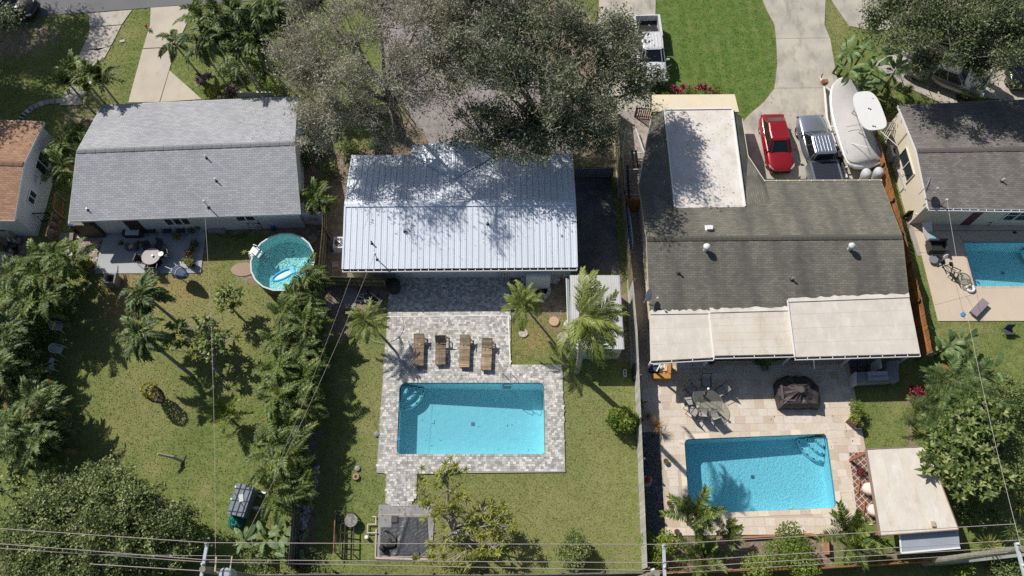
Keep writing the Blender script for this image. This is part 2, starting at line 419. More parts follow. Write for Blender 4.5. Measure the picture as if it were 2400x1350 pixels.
# road and drives
sheet('road', [(-900,150),(25,48),(113,36),(206,30),(345,19),(444,11),(1000,-22),(1900,-60),(2700,-80),(2700,-260),(1000,-230),(-900,-90)], .03, M_asphalt)
def slabs(name, polys, z, m, label=None):
    root = bpy.data.objects.new(name, None); COL.objects.link(root); root['kind'] = 'structure'
    for p in polys: sheet('slab', p, z, m, kind=None, parent=root)
    return root
slabs('driveway', [[(208,33),(310,24),(286,58),(211,64)], [(211,66),(285,60),(262,106),(235,118),(192,118),(208,85)], [(191,120),(260,110),(232,160),(190,246),(141,247),(178,150)]], .05, M_drive)
slabs('driveway', [[(354,19),(444,13),(441,50),(413,110),(336,114),(352,60)], [(335,116),(412,112),(397,165),(374,240),(301,241)], [(398,166),(473,233),(376,240)]], .05, M_drive_warm)
slabs('driveway', [[(1770,-40),(1936,-40),(1932,60),(1944,89.3),(1819,91.3),(1815,60),(1795,20)],
                   [(1819,92),(1945,90),(1965,206),(1815,207.3),(1822,150)],
                   [(1815,208),(1966,206.7),(1995,250),(2040,310),(2056,420),(1745,420),(1738,290),(1755,270),(1790,240)]], .05, M_drive_old)
slabs('driveway', [[(1405,-40),(1538,-40),(1535,60),(1538,129),(1400,129)], [(1400,129.7),(1538,129.7),(1556,192),(1524,205),(1524,262),(1380,262)]], .05, M_drive_old)
sheet('driveway', [(1946,-40),(2300,-40),(2300,20),(2120,60),(2060,75),(1990,62),(1950,4)], .046, M_drive_old)
sheet('driveway', [(2045,150),(2110,118),(2200,150),(2275,167),(2310,142),(2326,98),(2325,-40),(2560,-40),(2560,260),(2238,221),(2246,254),(2225,252),(2115,200)], .05, M_drive_old)
sheet('path', [(1462,462),(1506,462),(1524,865),(1478,865)], .045, M_walk)
sheet('path', [(1432,262),(1530,262),(1532,462),(1448,462)], .04, M_walk)
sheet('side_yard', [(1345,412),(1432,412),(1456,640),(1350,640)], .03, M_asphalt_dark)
sheet('footpath', [(2140,505),(2165,520),(2190,600),(2150,600),(2130,540)], .03, M_walk)
sheet('driveway', [(880,-40),(1180,-40),(1350,250),(1340,395),(1010,340),(950,250),(905,150)], .02, concrete('leaf_littered_drive', (.33,.30,.30), (.27,.245,.24), (.17,.14,.12), .9, .8))
# curved stepping stones beside the left lawn
ss = thing('stepping_stone_path', 'curved path of pale rectangular stepping stones on the shaded lawn', 'path', P(90,250))
pts = [(139,237),(124,238),(110,240),(97,244),(85,249),(74,255),(65,262),(57,269),(51,276),(46,284)]
for i, (a, b) in enumerate(pts):
    q = P(a, b); q2 = P(*pts[min(i+1, len(pts)-1)]); q1 = P(*pts[max(i-1, 0)]); d = q2-q1
    MB().box((0,0,.03), (.40,.42,.06), rz=0).obj('stone', M_slab if i % 3 else M_drive, ss)
    o = ss.children[-1]; o.location = q-ss.location; o.rotation_euler = (0,0,math.atan2(d.y,d.x)+random.uniform(-.08,.08))

# ============================================================ pools
def rounded(poly, r, n=6):
    out = []; m = len(poly)
    for i in range(m):
        p0, p1, p2 = Vector(poly[i-1]), Vector(poly[i]), Vector(poly[(i+1)%m])
        a = (p0-p1).normalized(); b = (p2-p1).normalized(); rr = r[i] if hasattr(r,'__len__') else r
        s, e = p1+a*rr, p1+b*rr
        for k in range(n+1):
            t = k/n; out.append(tuple((s*(1-t)**2 + p1*2*t*(1-t) + e*t*t)))
    return out
def plaster(name, c, c2, sc=14, amt=.5):
    nt = NT(name); v = nt.noise(sc, 3, rough=.7)
    c = nt.mix(nt.ramp(v, [(.4,0),(.62,1)]), c4(c), c4(c2)); return nt.fin(c, .7, 0, .2)
def water(name, tint, bumpk=.25, sc=5, gl=.02):
    nt = NT(name); tr = nt.n('ShaderNodeBsdfTransparent'); tr.inputs[0].default_value = c4(tint)
    g = nt.n('ShaderNodeBsdfGlossy'); g.inputs['Roughness'].default_value = gl
    fr = nt.n('ShaderNodeFresnel'); fr.inputs[0].default_value = 1.33
    bp = nt.n('ShaderNodeBump'); bp.inputs['Strength'].default_value = bumpk; bp.inputs['Distance'].default_value = .05
    nt.L(nt.math('ADD', nt.noise(sc, 3), nt.noise(sc*3, 2)), bp.inputs['Height']); nt.L(bp.outputs[0], g.inputs['Normal']); nt.L(bp.outputs[0], fr.inputs['Normal'])
    mx = nt.n('ShaderNodeMixShader'); nt.L(fr.outputs[0], mx.inputs[0]); nt.L(tr.outputs[0], mx.inputs[1]); nt.L(g.outputs[0], mx.inputs[2])
    nt.L(mx.outputs[0], nt.out.inputs[0]); return nt.m
M_tileband = mat('waterline_tile', (.10,.28,.36), .3, sc1=20, var=.2)
M_stepmark = mat('step_tile', (.02,.05,.09), .4)
def pool(label, outline, ztop, d0, d1, m_pl, m_wat, step_corner, sdir):
    """outline: world xy list; depth goes linearly from d0 (left) to d1 (right)"""
    xs = [p[0] for p in outline]; x0, x1 = min(xs), max(xs)
    cx = sum(xs)/len(xs); cy = sum(p[1] for p in outline)/len(outline)
    root = thing('swimming_pool', label, 'swimming pool', (cx, cy, 0))
    dep = lambda x: -(d0+(d1-d0)*(x-x0)/(x1-x0))
    mb = MB(); n = len(outline); o = outline
    ar = sum(o[i][0]*o[(i+1)%n][1]-o[(i+1)%n][0]*o[i][1] for i in range(n))
    if ar < 0: o = o[::-1]
    for i in range(n):
        a, b = o[i], o[(i+1)%n]
        mb.quad((b[0],b[1],ztop),(a[0],a[1],ztop),(a[0],a[1],dep(a[0])),(b[0],b[1],dep(b[0])))
    tri = mgeo.tessellate_polygon([[Vector((a[0],a[1],0)) for a in o]])
    for t in tri:
        q = [o[i] for i in t]
        if (q[1][0]-q[0][0])*(q[2][1]-q[0][1])-(q[1][1]-q[0][1])*(q[2][0]-q[0][0]) < 0: q = q[::-1]
        mb.quad(*[(p[0],p[1],dep(p[0])) for p in q])
    mb.obj('basin', m_pl, root, world=True)
    mb = MB()
    inn = [(cx+(p[0]-cx)*.9985, cy+(p[1]-cy)*.997) for p in o]
    for i in range(n):
        a, b = inn[i], inn[(i+1)%n]
        mb.quad((b[0],b[1],ztop-.01),(a[0],a[1],ztop-.01),(a[0],a[1],ztop-.2),(b[0],b[1],ztop-.2))
    mb.obj('waterline_tile', M_tileband, root, world=True)
    wm = MB(); wm.v = [(p[0],p[1],ztop-.1) for p in o]
    for t in tri:
        q = [o[i] for i in t]; s = (q[1][0]-q[0][0])*(q[2][1]-q[0][1])-(q[1][1]-q[0][1])*(q[2][0]-q[0][0])
        wm.f.append(tuple(t) if s > 0 else tuple(t)[::-1]); wm.t.append(.5)
    wm.obj('water', m_wat, root, world=True)
    for fx, fy in ((.0,.0),(-.28,.1)):
        dxx, dyy = cx+fx*(x1-x0), cy+fy; mb = MB(); mb.box((dxx,dyy,dep(dxx)+.02),(.2,.2,.03)); mb.obj('drain', M_greymetal if fx == 0 else M_white, root, world=True)
    c = Vector(step_corner); ax, ay = sdir
    for k, (r_, dz) in enumerate(((.55,.28),(.95,.52),(1.35,.78))):
        mb = MB(); seg = 14; poly = [(c.x, c.y)]+[(c.x+ax*r_*math.cos(t*PI/2/seg), c.y+ay*r_*math.sin(t*PI/2/seg)) for t in range(seg+1)]
        mb.prism(poly, -1.2 if dep(c.x) < -1.2 else dep(c.x), ztop-dz)
        st = mb.obj('step', m_pl, root, world=True)
        for t in (.10,.30,.5,.70,.9):
            mk = MB()
            a1, a2 = (t-.035)*PI/2, (t+.035)*PI/2; ri, ro = r_-.045, r_+.004
            mk.prism([(c.x+ax*ri*math.cos(a1), c.y+ay*ri*math.sin(a1)),(c.x+ax*ro*math.cos(a1), c.y+ay*ro*math.sin(a1)),(c.x+ax*ro*math.cos(a2), c.y+ay*ro*math.sin(a2)),(c.x+ax*ri*math.cos(a2), c.y+ay*ri*math.sin(a2))], ztop-dz-.05, ztop-dz+.006)
            mk.obj('step_marking', M_stepmark, st, world=True)
    return root
M_plasterC = plaster('pale_blue_plaster', (.68,.81,.85), (.73,.86,.89), 3)
M_plasterD = plaster('sparkle_plaster', (.52,.74,.82), (.86,.97,.98), 16)  # pale speckle paints the water's sparkle into the basin colour
W_C = water('clear_pool_water', (.52,.84,.91), .05, 2.5)
W_D = water('blue_pool_water', (.52,.85,.93), .09, 7)
outC = rounded([tuple(P(*q)[:2]) for q in POOL_C], [.45,.35,.3,.3])
outD = rounded([tuple(P(*q)[:2]) for q in POOL_D], .32)
outE = rounded([tuple(P(*q)[:2]) for q in POOL_E], .12)
poolC = pool('rectangular pale turquoise pool in the grey paver deck behind the metal roofed house', outC, .08, 1.15, 1.65, M_plasterC, W_C, P(939,902)[:2]+(0,), (1,-1))
poolD = pool('deep blue rectangular pool set at an angle in the cream stone patio', outD, .06, 1.5, 1.1, M_plasterD, W_D, P(1934,1022)[:2]+(0,), (-1,-1))
poolE = pool('blue pool cut off by the frame edge in the tan concrete deck', outE, .06, 1.3, 1.6, M_plasterC, W_D, P(2465,572)[:2]+(0,), (-1,-1))

# ---- paver deck with real pavers (too small to pick apart singly)
def inpoly(poly, X, Y): return sdist(poly, X, Y)
def pavers(name, polys, z, rowh, wmin, wmax, m, hole=None, joint=.012, parent=None, seed=3, ang=0.0, holegap=.02):
    """real pavers filling polygons: arrays of boxes joined into one mesh"""
    rg = np.random.default_rng(seed); allp = [p for pl in polys for p in pl]
    ca, sa = math.cos(ang), math.sin(ang)
    rot = lambda p: (p[0]*ca+p[1]*sa, -p[0]*sa+p[1]*ca)
    rp = [[rot(p) for p in pl] for pl in polys]; rh = [rot(p) for p in hole] if hole else None
    fl = [p for pl in rp for p in pl]
    x0,x1 = min(p[0] for p in fl), max(p[0] for p in fl); y0,y1 = min(p[1] for p in fl), max(p[1] for p in fl)
    rows = []; y = y0
    while y < y1:
        x = x0 - rg.uniform(0, wmax)
        while x < x1:
            w_ = rg.uniform(wmin, wmax); rows.append((x+w_/2, y+rowh/2, w_, rowh)); x += w_
        y += rowh
    A = np.array(rows); ok = np.zeros(len(A), bool)
    for pl in rp: ok |= sdist(pl, A[:,0], A[:,1]) > rowh*.28
    if rh: ok &= sdist(rh, A[:,0], A[:,1]) < -(rowh*.45+holegap)
    A = A[ok]; n = len(A); hw = (A[:,2]-joint)/2; hh = (A[:,3]-joint)/2
    zz = z + rg.uniform(-.003, .003, n)
    sx = np.array([-1,1,1,-1,-1,1,1,-1]); sy = np.array([-1,-1,1,1,-1,-1,1,1]); top = np.array([0,0,0,0,1,1,1,1])
    X = A[:,0:1]+hw[:,None]*sx; Y = A[:,1:2]+hh[:,None]*sy; Z = np.where(top, zz[:,None], z-.06)
    Xw = X*ca-Y*sa; Yw = X*sa+Y*ca
    V = np.stack([Xw,Yw,Z],-1).reshape(-1,3)
    f = np.array([(4,5,6,7),(0,1,5,4),(1,2,6,5),(2,3,7,6),(3,0,4,7)])
    Fc = (np.arange(n)[:,None,None]*8+f[None]).reshape(-1,4); tint = np.repeat(rg.random(n), 5)
    return V, Fc, tint, n, A, zz
nt = NT('grey_paver'); a = nt.attr('tint')
pc = nt.ramp(a.outputs['Fac'], [(0,(.31,.31,.295)),(.3,(.43,.425,.405)),(.65,(.56,.55,.52)),(1,(.76,.74,.70))])
pc = nt.scale(pc, nt.math('ADD', nt.math('MULTIPLY', nt.noise(20,3), .4), .8))
pc = nt.mix(nt.math('MULTIPLY', nt.ramp(nt.noise(1.6,5,rough=.7), [(.5,0),(.72,1)]), .45), pc, (.2,.2,.19)); M_paver = nt.fin(pc, .85, 0, .25)
deckC = [(915,640),(1196,640),(1197,856),(1318,856),(1325,1107),(978,1110),(976,1165),(966,1176),(966,1187),(920,1187),(903,1180),(906,1110),(883,1108),(900,850),(909,735)]
deck = bpy.data.objects.new('paver_deck', None); COL.objects.link(deck); deck['kind'] = 'structure'
sheet('deck_bed', deckC, .068, mat('paver_sand', (.38,.36,.33), .9), kind=None, holes=[outC], z0=-.02, parent=deck)
V_, F_, t_, n_, A_, z_ = pavers('pavers', [P2(deckC)], .08, .14, .11, .24, M_paver, hole=outC, joint=.008)
o = inst(raw_mesh('pavers', V_, F_, M_paver, t_), 'pavers', deck); o['kind'] = 'stuff'
M_coping = mat('coping_brick', (.46,.45,.42), .8, sc1=6, var=.2, tint=.35)
def coping(outline, z, wd, bl, m, parent, t=.06):
    """a ring of bricks on edge round a pool"""
    n = len(outline); cx = sum(p[0] for p in outline)/n; cy = sum(p[1] for p in outline)/n
    ar = sum(outline[i][0]*outline[(i+1)%n][1]-outline[(i+1)%n][0]*outline[i][1] for i in range(n))
    mb = MB()
    for i in range(n):
        a, b = Vector(outline[i]), Vector(outline[(i+1)%n]); d = b-a; L = d.length
        if L < 1e-4: continue
        u = d/L; nrm = Vector((u.y,-u.x))*(1 if ar > 0 else -1); k = max(1, int(round(L/bl)))
        for j in range(k):
            mb.tint = random.random(); p, q = a+u*(L*j/k+.004), a+u*(L*(j+1)/k-.004)
            p2, q2 = p+nrm*wd, q+nrm*wd
            mb.prism([(p.x,p.y),(q.x,q.y),(q2.x,q2.y),(p2.x,p2.y)], z-t, z)
    o = mb.obj('coping_bricks', m, parent); o['kind'] = 'stuff'; return o
coping(outC, .088, .14, .12, M_coping, deck)
mb = MB(); mb.bar(P(905,742,.086), P(1194,739,.086), .05, .012); mb.bar(P(1191,742,.086), P(1196,852,.086), .07, .01)
mb.obj('drain_channel', M_white, deck, world=True)
# travertine patio: each tile is a piece
nt = NT('travertine'); oi = nt.n('ShaderNodeObjectInfo')
tc = nt.ramp(oi.outputs['Random'], [(0,(.52,.42,.33)),(.15,(.60,.52,.42)),(.55,(.65,.58,.49)),(.85,(.71,.65,.57)),(1,(.60,.55,.49))])
def trav(nt, tc):
    tc = nt.mix(nt.math('MULTIPLY', nt.ramp(nt.noise(7,5,rough=.65), [(.45,0),(.7,1)]), .5), tc, (.50,.37,.28))
    tc = nt.mix(nt.math('MULTIPLY', nt.ramp(nt.noise(30,4,rough=.7), [(.5,0),(.7,1)]), .35), tc, (.80,.75,.66))
    return nt.fin(tc, .6, 0, .3)
M_trav = trav(nt, tc)
nt = NT('travertine_joined'); a = nt.attr('tint')
M_trav2 = trav(nt, nt.ramp(a.outputs['Fac'], [(0,(.52,.42,.33)),(.15,(.60,.52,.42)),(.55,(.65,.58,.49)),(.85,(.71,.65,.57)),(1,(.60,.55,.49))]))
patD = [(1490,850),(1985,842),(2003,920),(2028,1052),(2048,1225),(1950,1250),(1562,1256),(1546,1012),(1497,1010)]
pat = bpy.data.objects.new('stone_patio', None); COL.objects.link(pat); pat['kind'] = 'structure'
M_joint = mat('stone_joint', (.52,.44,.35), .9)
sheet('patio_bed', patD, .052, M_joint, kind=None, holes=[outD], z0=-.02, parent=pat)
V_, F_, t_, n_, A_, z_ = pavers('tiles', [P2(patD)], .06, .45, .42, .68, M_trav, hole=outD, joint=.008, seed=8, ang=R(0.6), holegap=.05)
tm = {}
cent = V_.reshape(n_, 8, 3).mean(1)
order = np.argsort(sdist(P2([(1560,880),(1960,880),(2000,1240),(1580,1240)]), cent[:,0], cent[:,1])*-1)
solo = set(order[:300].tolist())
V8 = V_.reshape(n_, 8, 3)
for i in sorted(solo):
    wq = round(A_[i,2]*20)/20
    if wq not in tm:
        m_ = MB(); hw, hh = (A_[i,2]-.008)/2, (.45-.008)/2; v, f = _box((hw*2, hh*2, .03)); m_.add(v, f); tm[wq] = m_.mesh('tile', M_trav)
    inst(tm[wq], 'tile', pat, (cent[i,0], cent[i,1], z_[i]-.015), (0,0,R(0.6)))
rest = np.array([i for i in range(n_) if i not in solo])
Fr = (np.arange(len(rest))[:,None,None]*8+np.array([(4,5,6,7),(0,1,5,4),(1,2,6,5),(2,3,7,6),(3,0,4,7)])[None]).reshape(-1,4)
o = inst(raw_mesh('tiles', V8[rest].reshape(-1,3), Fr, M_trav2, np.repeat(np.random.default_rng(2).random(len(rest)), 5)), 'tiles', pat); o['kind'] = 'stuff'
M_copD = mat('cream_coping', (.66,.58,.47), .7, sc1=5, var=.15, tint=.2)
coping(outD, .064, .3, .6, M_copD, pat, t=.05)
# right deck
deE = [(2136,503),(2176,497),(2700,497),(2700,752),(2198,753),(2160,600)]
de = bpy.data.objects.new('concrete_deck', None); COL.objects.link(de); de['kind'] = 'structure'
ys = [503, 541, 567]
for pl in ([(2136,503),(2450,497),(2700,497),(2700,540),(2143,541)],):
    sheet('slab', pl, .05, M_patio_tan, kind=None, parent=de)
mb = MB(); mb.prism(P2([(2143,542.5),(2700,541.5),(2700,752),(2198,753),(2160,600)]), -.02, .05, [outE]); mb.obj('slab', M_patio_tan, de)
mb = MB(); 
for (a,b) in (((2240,541),(2258,566)),((2152,592),(2262,590)),((2225,600),(2262,752)),((2262,690),(2300,752)),((2190,715),(2275,692))):
    mb.bar(P(*a,.0505), P(*b,.0505), .025, .003)
mb.obj('joint_line', mat('joint', (.3,.24,.18), .9), de, world=True)
coping(outE, .058, .12, .3, mat('salmon_coping', (.6,.42,.33), .7, tint=.1), de, t=.05)
# left house patio
slabs('patio', [[(238,577),(247,545),(300,530),(486,527),(471,640),(222,642)]], .05, M_patio_blue)
V_, F_, t_, n_, A_, z_ = pavers('p', [P2([(168,520),(300,520),(300,529),(246,543),(237,577),(221,642),(186,640),(182,600),(176,560)])], .05, .15, .18, .21, M_paver, seed=5, joint=.02)
pv = inst(raw_mesh('pavers', V_, F_, mat('tan_paver', (.40,.34,.30), .85, tint=.3), t_), 'paver_path'); pv['kind'] = 'structure'
# gravel strip with a dark joint edge
nt = NT('dark_gravel'); vo = nt.n('ShaderNodeTexVoronoi'); vo.inputs['Scale'].default_value = 16; nt.L(nt.pos, vo.inputs[0])
gc = nt.mix(nt.ramp(vo.outputs['Distance'], [(.1,0),(.6,1)]), (.24,.24,.26), (.05,.05,.055))
sp = nt.n('ShaderNodeSeparateColor'); nt.L(vo.outputs['Color'], sp.inputs[0])
gc = nt.scale(gc, nt.math('ADD', nt.math('MULTIPLY', sp.outputs[0], 1.3), .35)); nt.bump(vo.outputs['Distance'], -1, .04); M_gravel = nt.fin(gc, .9)
sheet('gravel_strip', [(1497,1012),(1545,1012),(1561,1256),(1508,1262)], .03, M_gravel)
rg = np.random.default_rng(4); gp = P2([(1499,1014),(1544,1014),(1560,1256),(1509,1260)])
N = 3500; X = rg.uniform(min(p[0] for p in gp), max(p[0] for p in gp), N); Y = rg.uniform(min(p[1] for p in gp), max(p[1] for p in gp), N)
ok = sdist(gp, X, Y) > .03; X, Y = X[ok], Y[ok]; n = len(X)
s = rg.uniform(.025,.06,n); an = rg.uniform(0,6.28,n)
octa = np.array([(1,0,0),(0,.8,0),(-1,0,0),(0,-.8,0),(0,0,.7)])
c_, s_ = np.cos(an), np.sin(an)
Vx = X[:,None]+s[:,None]*(octa[:,0]*c_[:,None]-octa[:,1]*s_[:,None]); Vy = Y[:,None]+s[:,None]*(octa[:,0]*s_[:,None]+octa[:,1]*c_[:,None]); Vz = .03+s[:,None]*octa[:,2]
Fc = (np.arange(n)[:,None,None]*5+np.array([(0,1,4),(1,2,4),(2,3,4),(3,0,4)])[None]).reshape(-1,3)
o = inst(raw_mesh('gravel', np.stack([Vx,Vy,Vz],-1).reshape(-1,3), Fc, mat('gravel_stone', (.15,.15,.165), .9, tint=.9), np.repeat(rg.random(n),4), k=3), 'gravel'); o['kind']='stuff'; tag(o, 'loose dark grey gravel in the strip along the boundary fence', 'gravel')
# pad under the pool equipment
sheet('equipment_pad', [(888,1183),(1020,1183),(1012,1306),(884,1306)], .06, M_slab)
sheet('concrete_strip', [(808,668),(838,668),(834,718),(803,718)], .05, M_slab)

# ---- grass blades standing on the lawns (nobody could count them)
def grass_blades(N, seed):
    rg = np.random.default_rng(seed); X = rg.uniform(-41, 41, N); Y = rg.uniform(1.5, 47, N)
    fx = np.interp(X, gx, np.arange(nx)); fy = np.interp(Y, gy, np.arange(ny)); ix = np.round(fx).astype(int); iy = np.round(fy).astype(int)
    ok = dirt[iy,ix] < rg.uniform(.1,.75,N)
    for pl in EXCL + [P2(p_) for p_ in (deE, [(160,600),(704,545),(697,260),(239,280)], [(803,670),(1352,665),(1340,400),(826,400)], [(1523,860),(2134,840),(2065,450),(1497,460)], [(-420,540),(33,540),(103,310),(-330,300)], [(2150,505),(2720,510),(2640,250),(2115,280)])]:
        x = [p[0] for p in pl]; y = [p[1] for p in pl]; c = ok & (X > min(x)) & (X < max(x)) & (Y > min(y)) & (Y < max(y)); i = np.nonzero(c)[0]
        if len(i): ok[i[sdist(pl, X[i], Y[i]) > rg.uniform(-.02,.09,len(i))]] = False
    X, Y, ix, iy = X[ok], Y[ok], ix[ok], iy[ok]; n = len(X); a = rg.uniform(0, 6.28, n); w_ = rg.uniform(.010,.028,n); h = rg.uniform(.025,.07,n); l = rg.normal(size=(n,2))*.05
    V = np.stack([np.stack([X-np.cos(a)*w_, Y-np.sin(a)*w_, np.full(n,-.01)],-1), np.stack([X+np.cos(a)*w_, Y+np.sin(a)*w_, np.full(n,-.01)],-1), np.stack([X+l[:,0]+np.cos(a)*w_*.6, Y+l[:,1]+np.sin(a)*w_*.6, h],-1), np.stack([X+l[:,0]-np.cos(a)*w_*.3, Y+l[:,1]-np.sin(a)*w_*.3, h*.9],-1)], 1).reshape(-1,3)
    me = raw_mesh('grass', V, np.arange(n*4).reshape(-1,4), M_lawn)
    for k, ar in (('lush',lush),('dry',dry),('red',red)): q = me.attributes.new(k,'FLOAT','POINT'); q.data.foreach_set('value', np.repeat(ar[iy,ix],4).astype(np.float32))
    return me
o = inst(grass_blades(300000, 41), 'grass'); o['kind'] = 'stuff'; tag(o, 'short mown grass covering the lawns between the houses', 'grass')
# ============================================================ houses
SH_B = shingle('blue_grey_shingle', (.40,.41,.44), (.33,.34,.37), (.48,.49,.51), streak=.12)
SH_D = shingle('green_grey_shingle', (.195,.188,.155), (.145,.14,.115), (.245,.235,.195), streak=.65, streak_col=(.07,.07,.068))
SH_E = shingle('dark_grey_shingle', (.22,.20,.19), (.15,.14,.13), (.28,.26,.24), streak=.45, streak_col=(.10,.09,.09))
SH_A = shingle('brown_shingle', (.36,.22,.15), (.26,.15,.10), (.45,.28,.19), streak=.1)
M_metal = mat('white_metal_roof', (.77,.83,.92), .38, var=.05, sc1=.7, fine=.03, metal=.15, rnd=.03)
M_seam = mat('roof_underlay', (.12,.14,.18), .8)
def window(parent, base, u, nrm, wd, hh, sill, panes=2, frame=M_white, rows=1, recess=0.0):
    """window part on a wall: base point at wall foot, u along, nrm outward (world); panes are sub-parts"""
    u = Vector(u).normalized(); nrm = Vector(nrm).normalized(); z = Vector((0,0,1)); b = Vector(base)+nrm*.012
    mb = MB(); t = .07
    for a_, b_ in (((0,sill),(wd,sill)),((0,sill+hh),(wd,sill+hh))): mb.bar(b+u*a_[0]+z*a_[1]+nrm*.03, b+u*b_[0]+z*b_[1]+nrm*.03, .08, t)
    for x in [i*wd/panes for i in range(panes+1)]: mb.bar(b+u*x+z*(sill+.03)+nrm*.028, b+u*x+z*(sill+hh-.03)+nrm*.028, t*.8, .07)
    for r_ in range(1, rows): mb.bar(b+u*.03+z*(sill+hh*r_/rows)+nrm*.02, b+u*(wd-.03)+z*(sill+hh*r_/rows)+nrm*.02, .05, .04)
    f = mb.obj('window', frame, parent, world=True)
    for i in range(panes):
        g = MB(); x0, x1 = i*wd/panes+.03, (i+1)*wd/panes-.03
        g.quad(b+u*x0+z*(sill+.03), b+u*x1+z*(sill+.03), b+u*x1+z*(sill+hh-.03), b+u*x0+z*(sill+hh-.03)); g.obj('pane', M_glass, f, world=True)
    return f
def door(parent, base, u, nrm, wd, hh, m, glass=True):
    u = Vector(u).normalized(); nrm = Vector(nrm).normalized(); z = Vector((0,0,1)); b = Vector(base)+nrm*.015
    mb = MB(); c = b+u*wd/2+z*(hh/2+.02); mb.bar(c-u*wd/2, c+u*wd/2, .05, hh); d = mb.obj('door', m, parent, world=True)
    mb = MB(); mb.lathe([(0,-.03),(.03,-.02),(.035,0),(.03,.02),(0,.03)], 8, c=tuple(b+u*wd*.88+z*1.0+nrm*.06)); mb.obj('handle', M_chrome, d, world=True)
    return d
def slope(mb, e0, e1, r1, r0):
    """roof slope quad with UVs in metres"""
    L = (e1-e0).length; u = (e1-e0)/L
    q = [e0,e1,r1,r0]; n = u.cross(r0-e0).normalized(); v = n.cross(u)
    mb.quad(*q, uv=[((p-e0).dot(u), (p-e0).dot(v)) for p in q])
def gable(name, label, fl, fr, br, bl, he, ridge_px, shing, wallm, ov=.45, ovg=.35, cap_col=None, loc=None, fascia=M_white, slabs_=True, zr=None):
    FL, FR, BR, BL = P(*fl,he), P(*fr,he), P(*br,he), P(*bl,he)
    ML, MR = (FL+BL)/2, (FR+BR)/2
    if zr is None:
        best = min((abs(P(*ridge_px,h).y - (ML.y+(MR.y-ML.y)*((P(*ridge_px,h).x-ML.x)/(MR.x-ML.x)))), h) for h in np.linspace(he+.2, he+3.5, 331))
        zr = best[1]
    print('ridge', name, round(zr,2))
    ML.z = MR.z = zr
    c = (FL+FR+BR+BL)/4
    root = thing(name, label, 'house', (c.x, c.y, 0))
    if slabs_:
        mb = MB(); slope(mb, FL, FR, MR, ML); slope(mb, BR, BL, ML, MR)
        dz = Vector((0,0,-.1))
        mb.quad(FL+dz, ML+dz, MR+dz, FR+dz); mb.quad(BR+dz, MR+dz, ML+dz, BL+dz)
        roof = mb.obj('roof', shing, root, world=True)
        mb = MB(); u = (MR-ML).normalized(); up = Vector((0,0,.035))
        fv = (FL-ML).normalized()*.17; bv = (BL-ML).normalized()*.17; k = max(1,int((MR-ML).length/.3)); step = (MR-ML)/k
        for i in range(k):
            mb.tint = random.random(); a, b = ML+step*i, ML+step*(i+1)-u*.01; l = Vector((0,0,.012*(i%2)))
            mb.quad(a+fv+up+l, b+fv+up+l, b+up*1.3+l, a+up*1.3+l); mb.quad(a+up*1.3+l, b+up*1.3+l, b+bv+up+l, a+bv+up+l); mb.quad(a+fv, b+fv, b+fv+up+l, a+fv+up+l)
        mb.obj('ridge_cap', cap_col or shing, roof, world=True)
    # fascia boards
    mb = MB(); dz = Vector((0,0,-.09))
    for a, b in ((FL,FR),(BL,BR)): mb.bar(a+dz, b+dz, .035, .17)
    for a, b in ((FL,ML),(BL,ML),(FR,MR),(BR,MR)):
        mb.bar(a+dz, b+dz, .035, .16)
    mb.obj('fascia', fascia, root, world=True)
    # walls
    ux = (FR-FL).normalized(); vy = (BL-FL).normalized()
    f = ov/((BL-FL).length/2); zw = he + (zr-he)*f - .12
    wFL = FL+ux*ovg+vy*ov; wFR = FR-ux*ovg+(BR-FR).normalized()*ov; wBR = BR-ux*ovg-(BR-FR).normalized()*ov; wBL = BL+ux*ovg-vy*ov
    g = lambda p, z: Vector((p.x, p.y, z))
    mL, mR = (wFL+wBL)/2, (wFR+wBR)/2; zt = zr-.12
    mb = MB(); mb.quad(g(wFL,0), g(wFR,0), g(wFR,zw), g(wFL,zw)); mb.quad(g(wBR,0), g(wBL,0), g(wBL,zw), g(wBR,zw))
    mb.quad(g(wBL,0), g(wFL,0), g(wFL,zw), g(mL,zt), g(wBL,zw)); mb.quad(g(wFR,0), g(wBR,0), g(wBR,zw), g(mR,zt), g(wFR,zw))
    mb.obj('wall', wallm, root, world=True)
    root_info = dict(root=root, FL=FL, FR=FR, BR=BR, BL=BL, ML=ML, MR=MR, wFL=g(wFL,0), wFR=g(wFR,0), wBR=g(wBR,0), wBL=g(wBL,0), zr=zr, he=he)
    return root_info
def gutter(parent, a, b, out, m_in=M_fascia, m_out=M_white, n=12, wd=.13):
    a, b, out = Vector(a), Vector(b), Vector(out).normalized(); u = (b-a).normalized()
    mb = MB(); mb.bar(a+out*(wd/2+.02)+Vector((0,0,-.1)), b+out*(wd/2+.02)+Vector((0,0,-.1)), wd, .02); g = mb.obj('gutter', m_in, parent, world=True)
    mb = MB(); mb.bar(a+out*(wd+.03)+Vector((0,0,-.06)), b+out*(wd+.03)+Vector((0,0,-.06)), .035, .12)
    for i in range(n+1):
        p = a+(b-a)*(i/n); mb.bar(p+Vector((0,0,-.005))+out*.02, p+out*(wd+.03)+Vector((0,0,-.005)), .04, .01)
    mb.obj('gutter_lip', m_out, g, world=True)
def on_slope(I, x, y, back=False):
    """world point on the front (or back) slope seen at pixel x,y"""
    e0, r0, e1 = (I['BL'], I['ML'], I['BR']) if back else (I['FL'], I['ML'], I['FR'])
    n = (e1-e0).cross(r0-e0).normalized(); o = Vector((0,0,CAM_H)); d = P(x,y,0)-o
    t = (e0-o).dot(n)/d.dot(n); return o+d*t
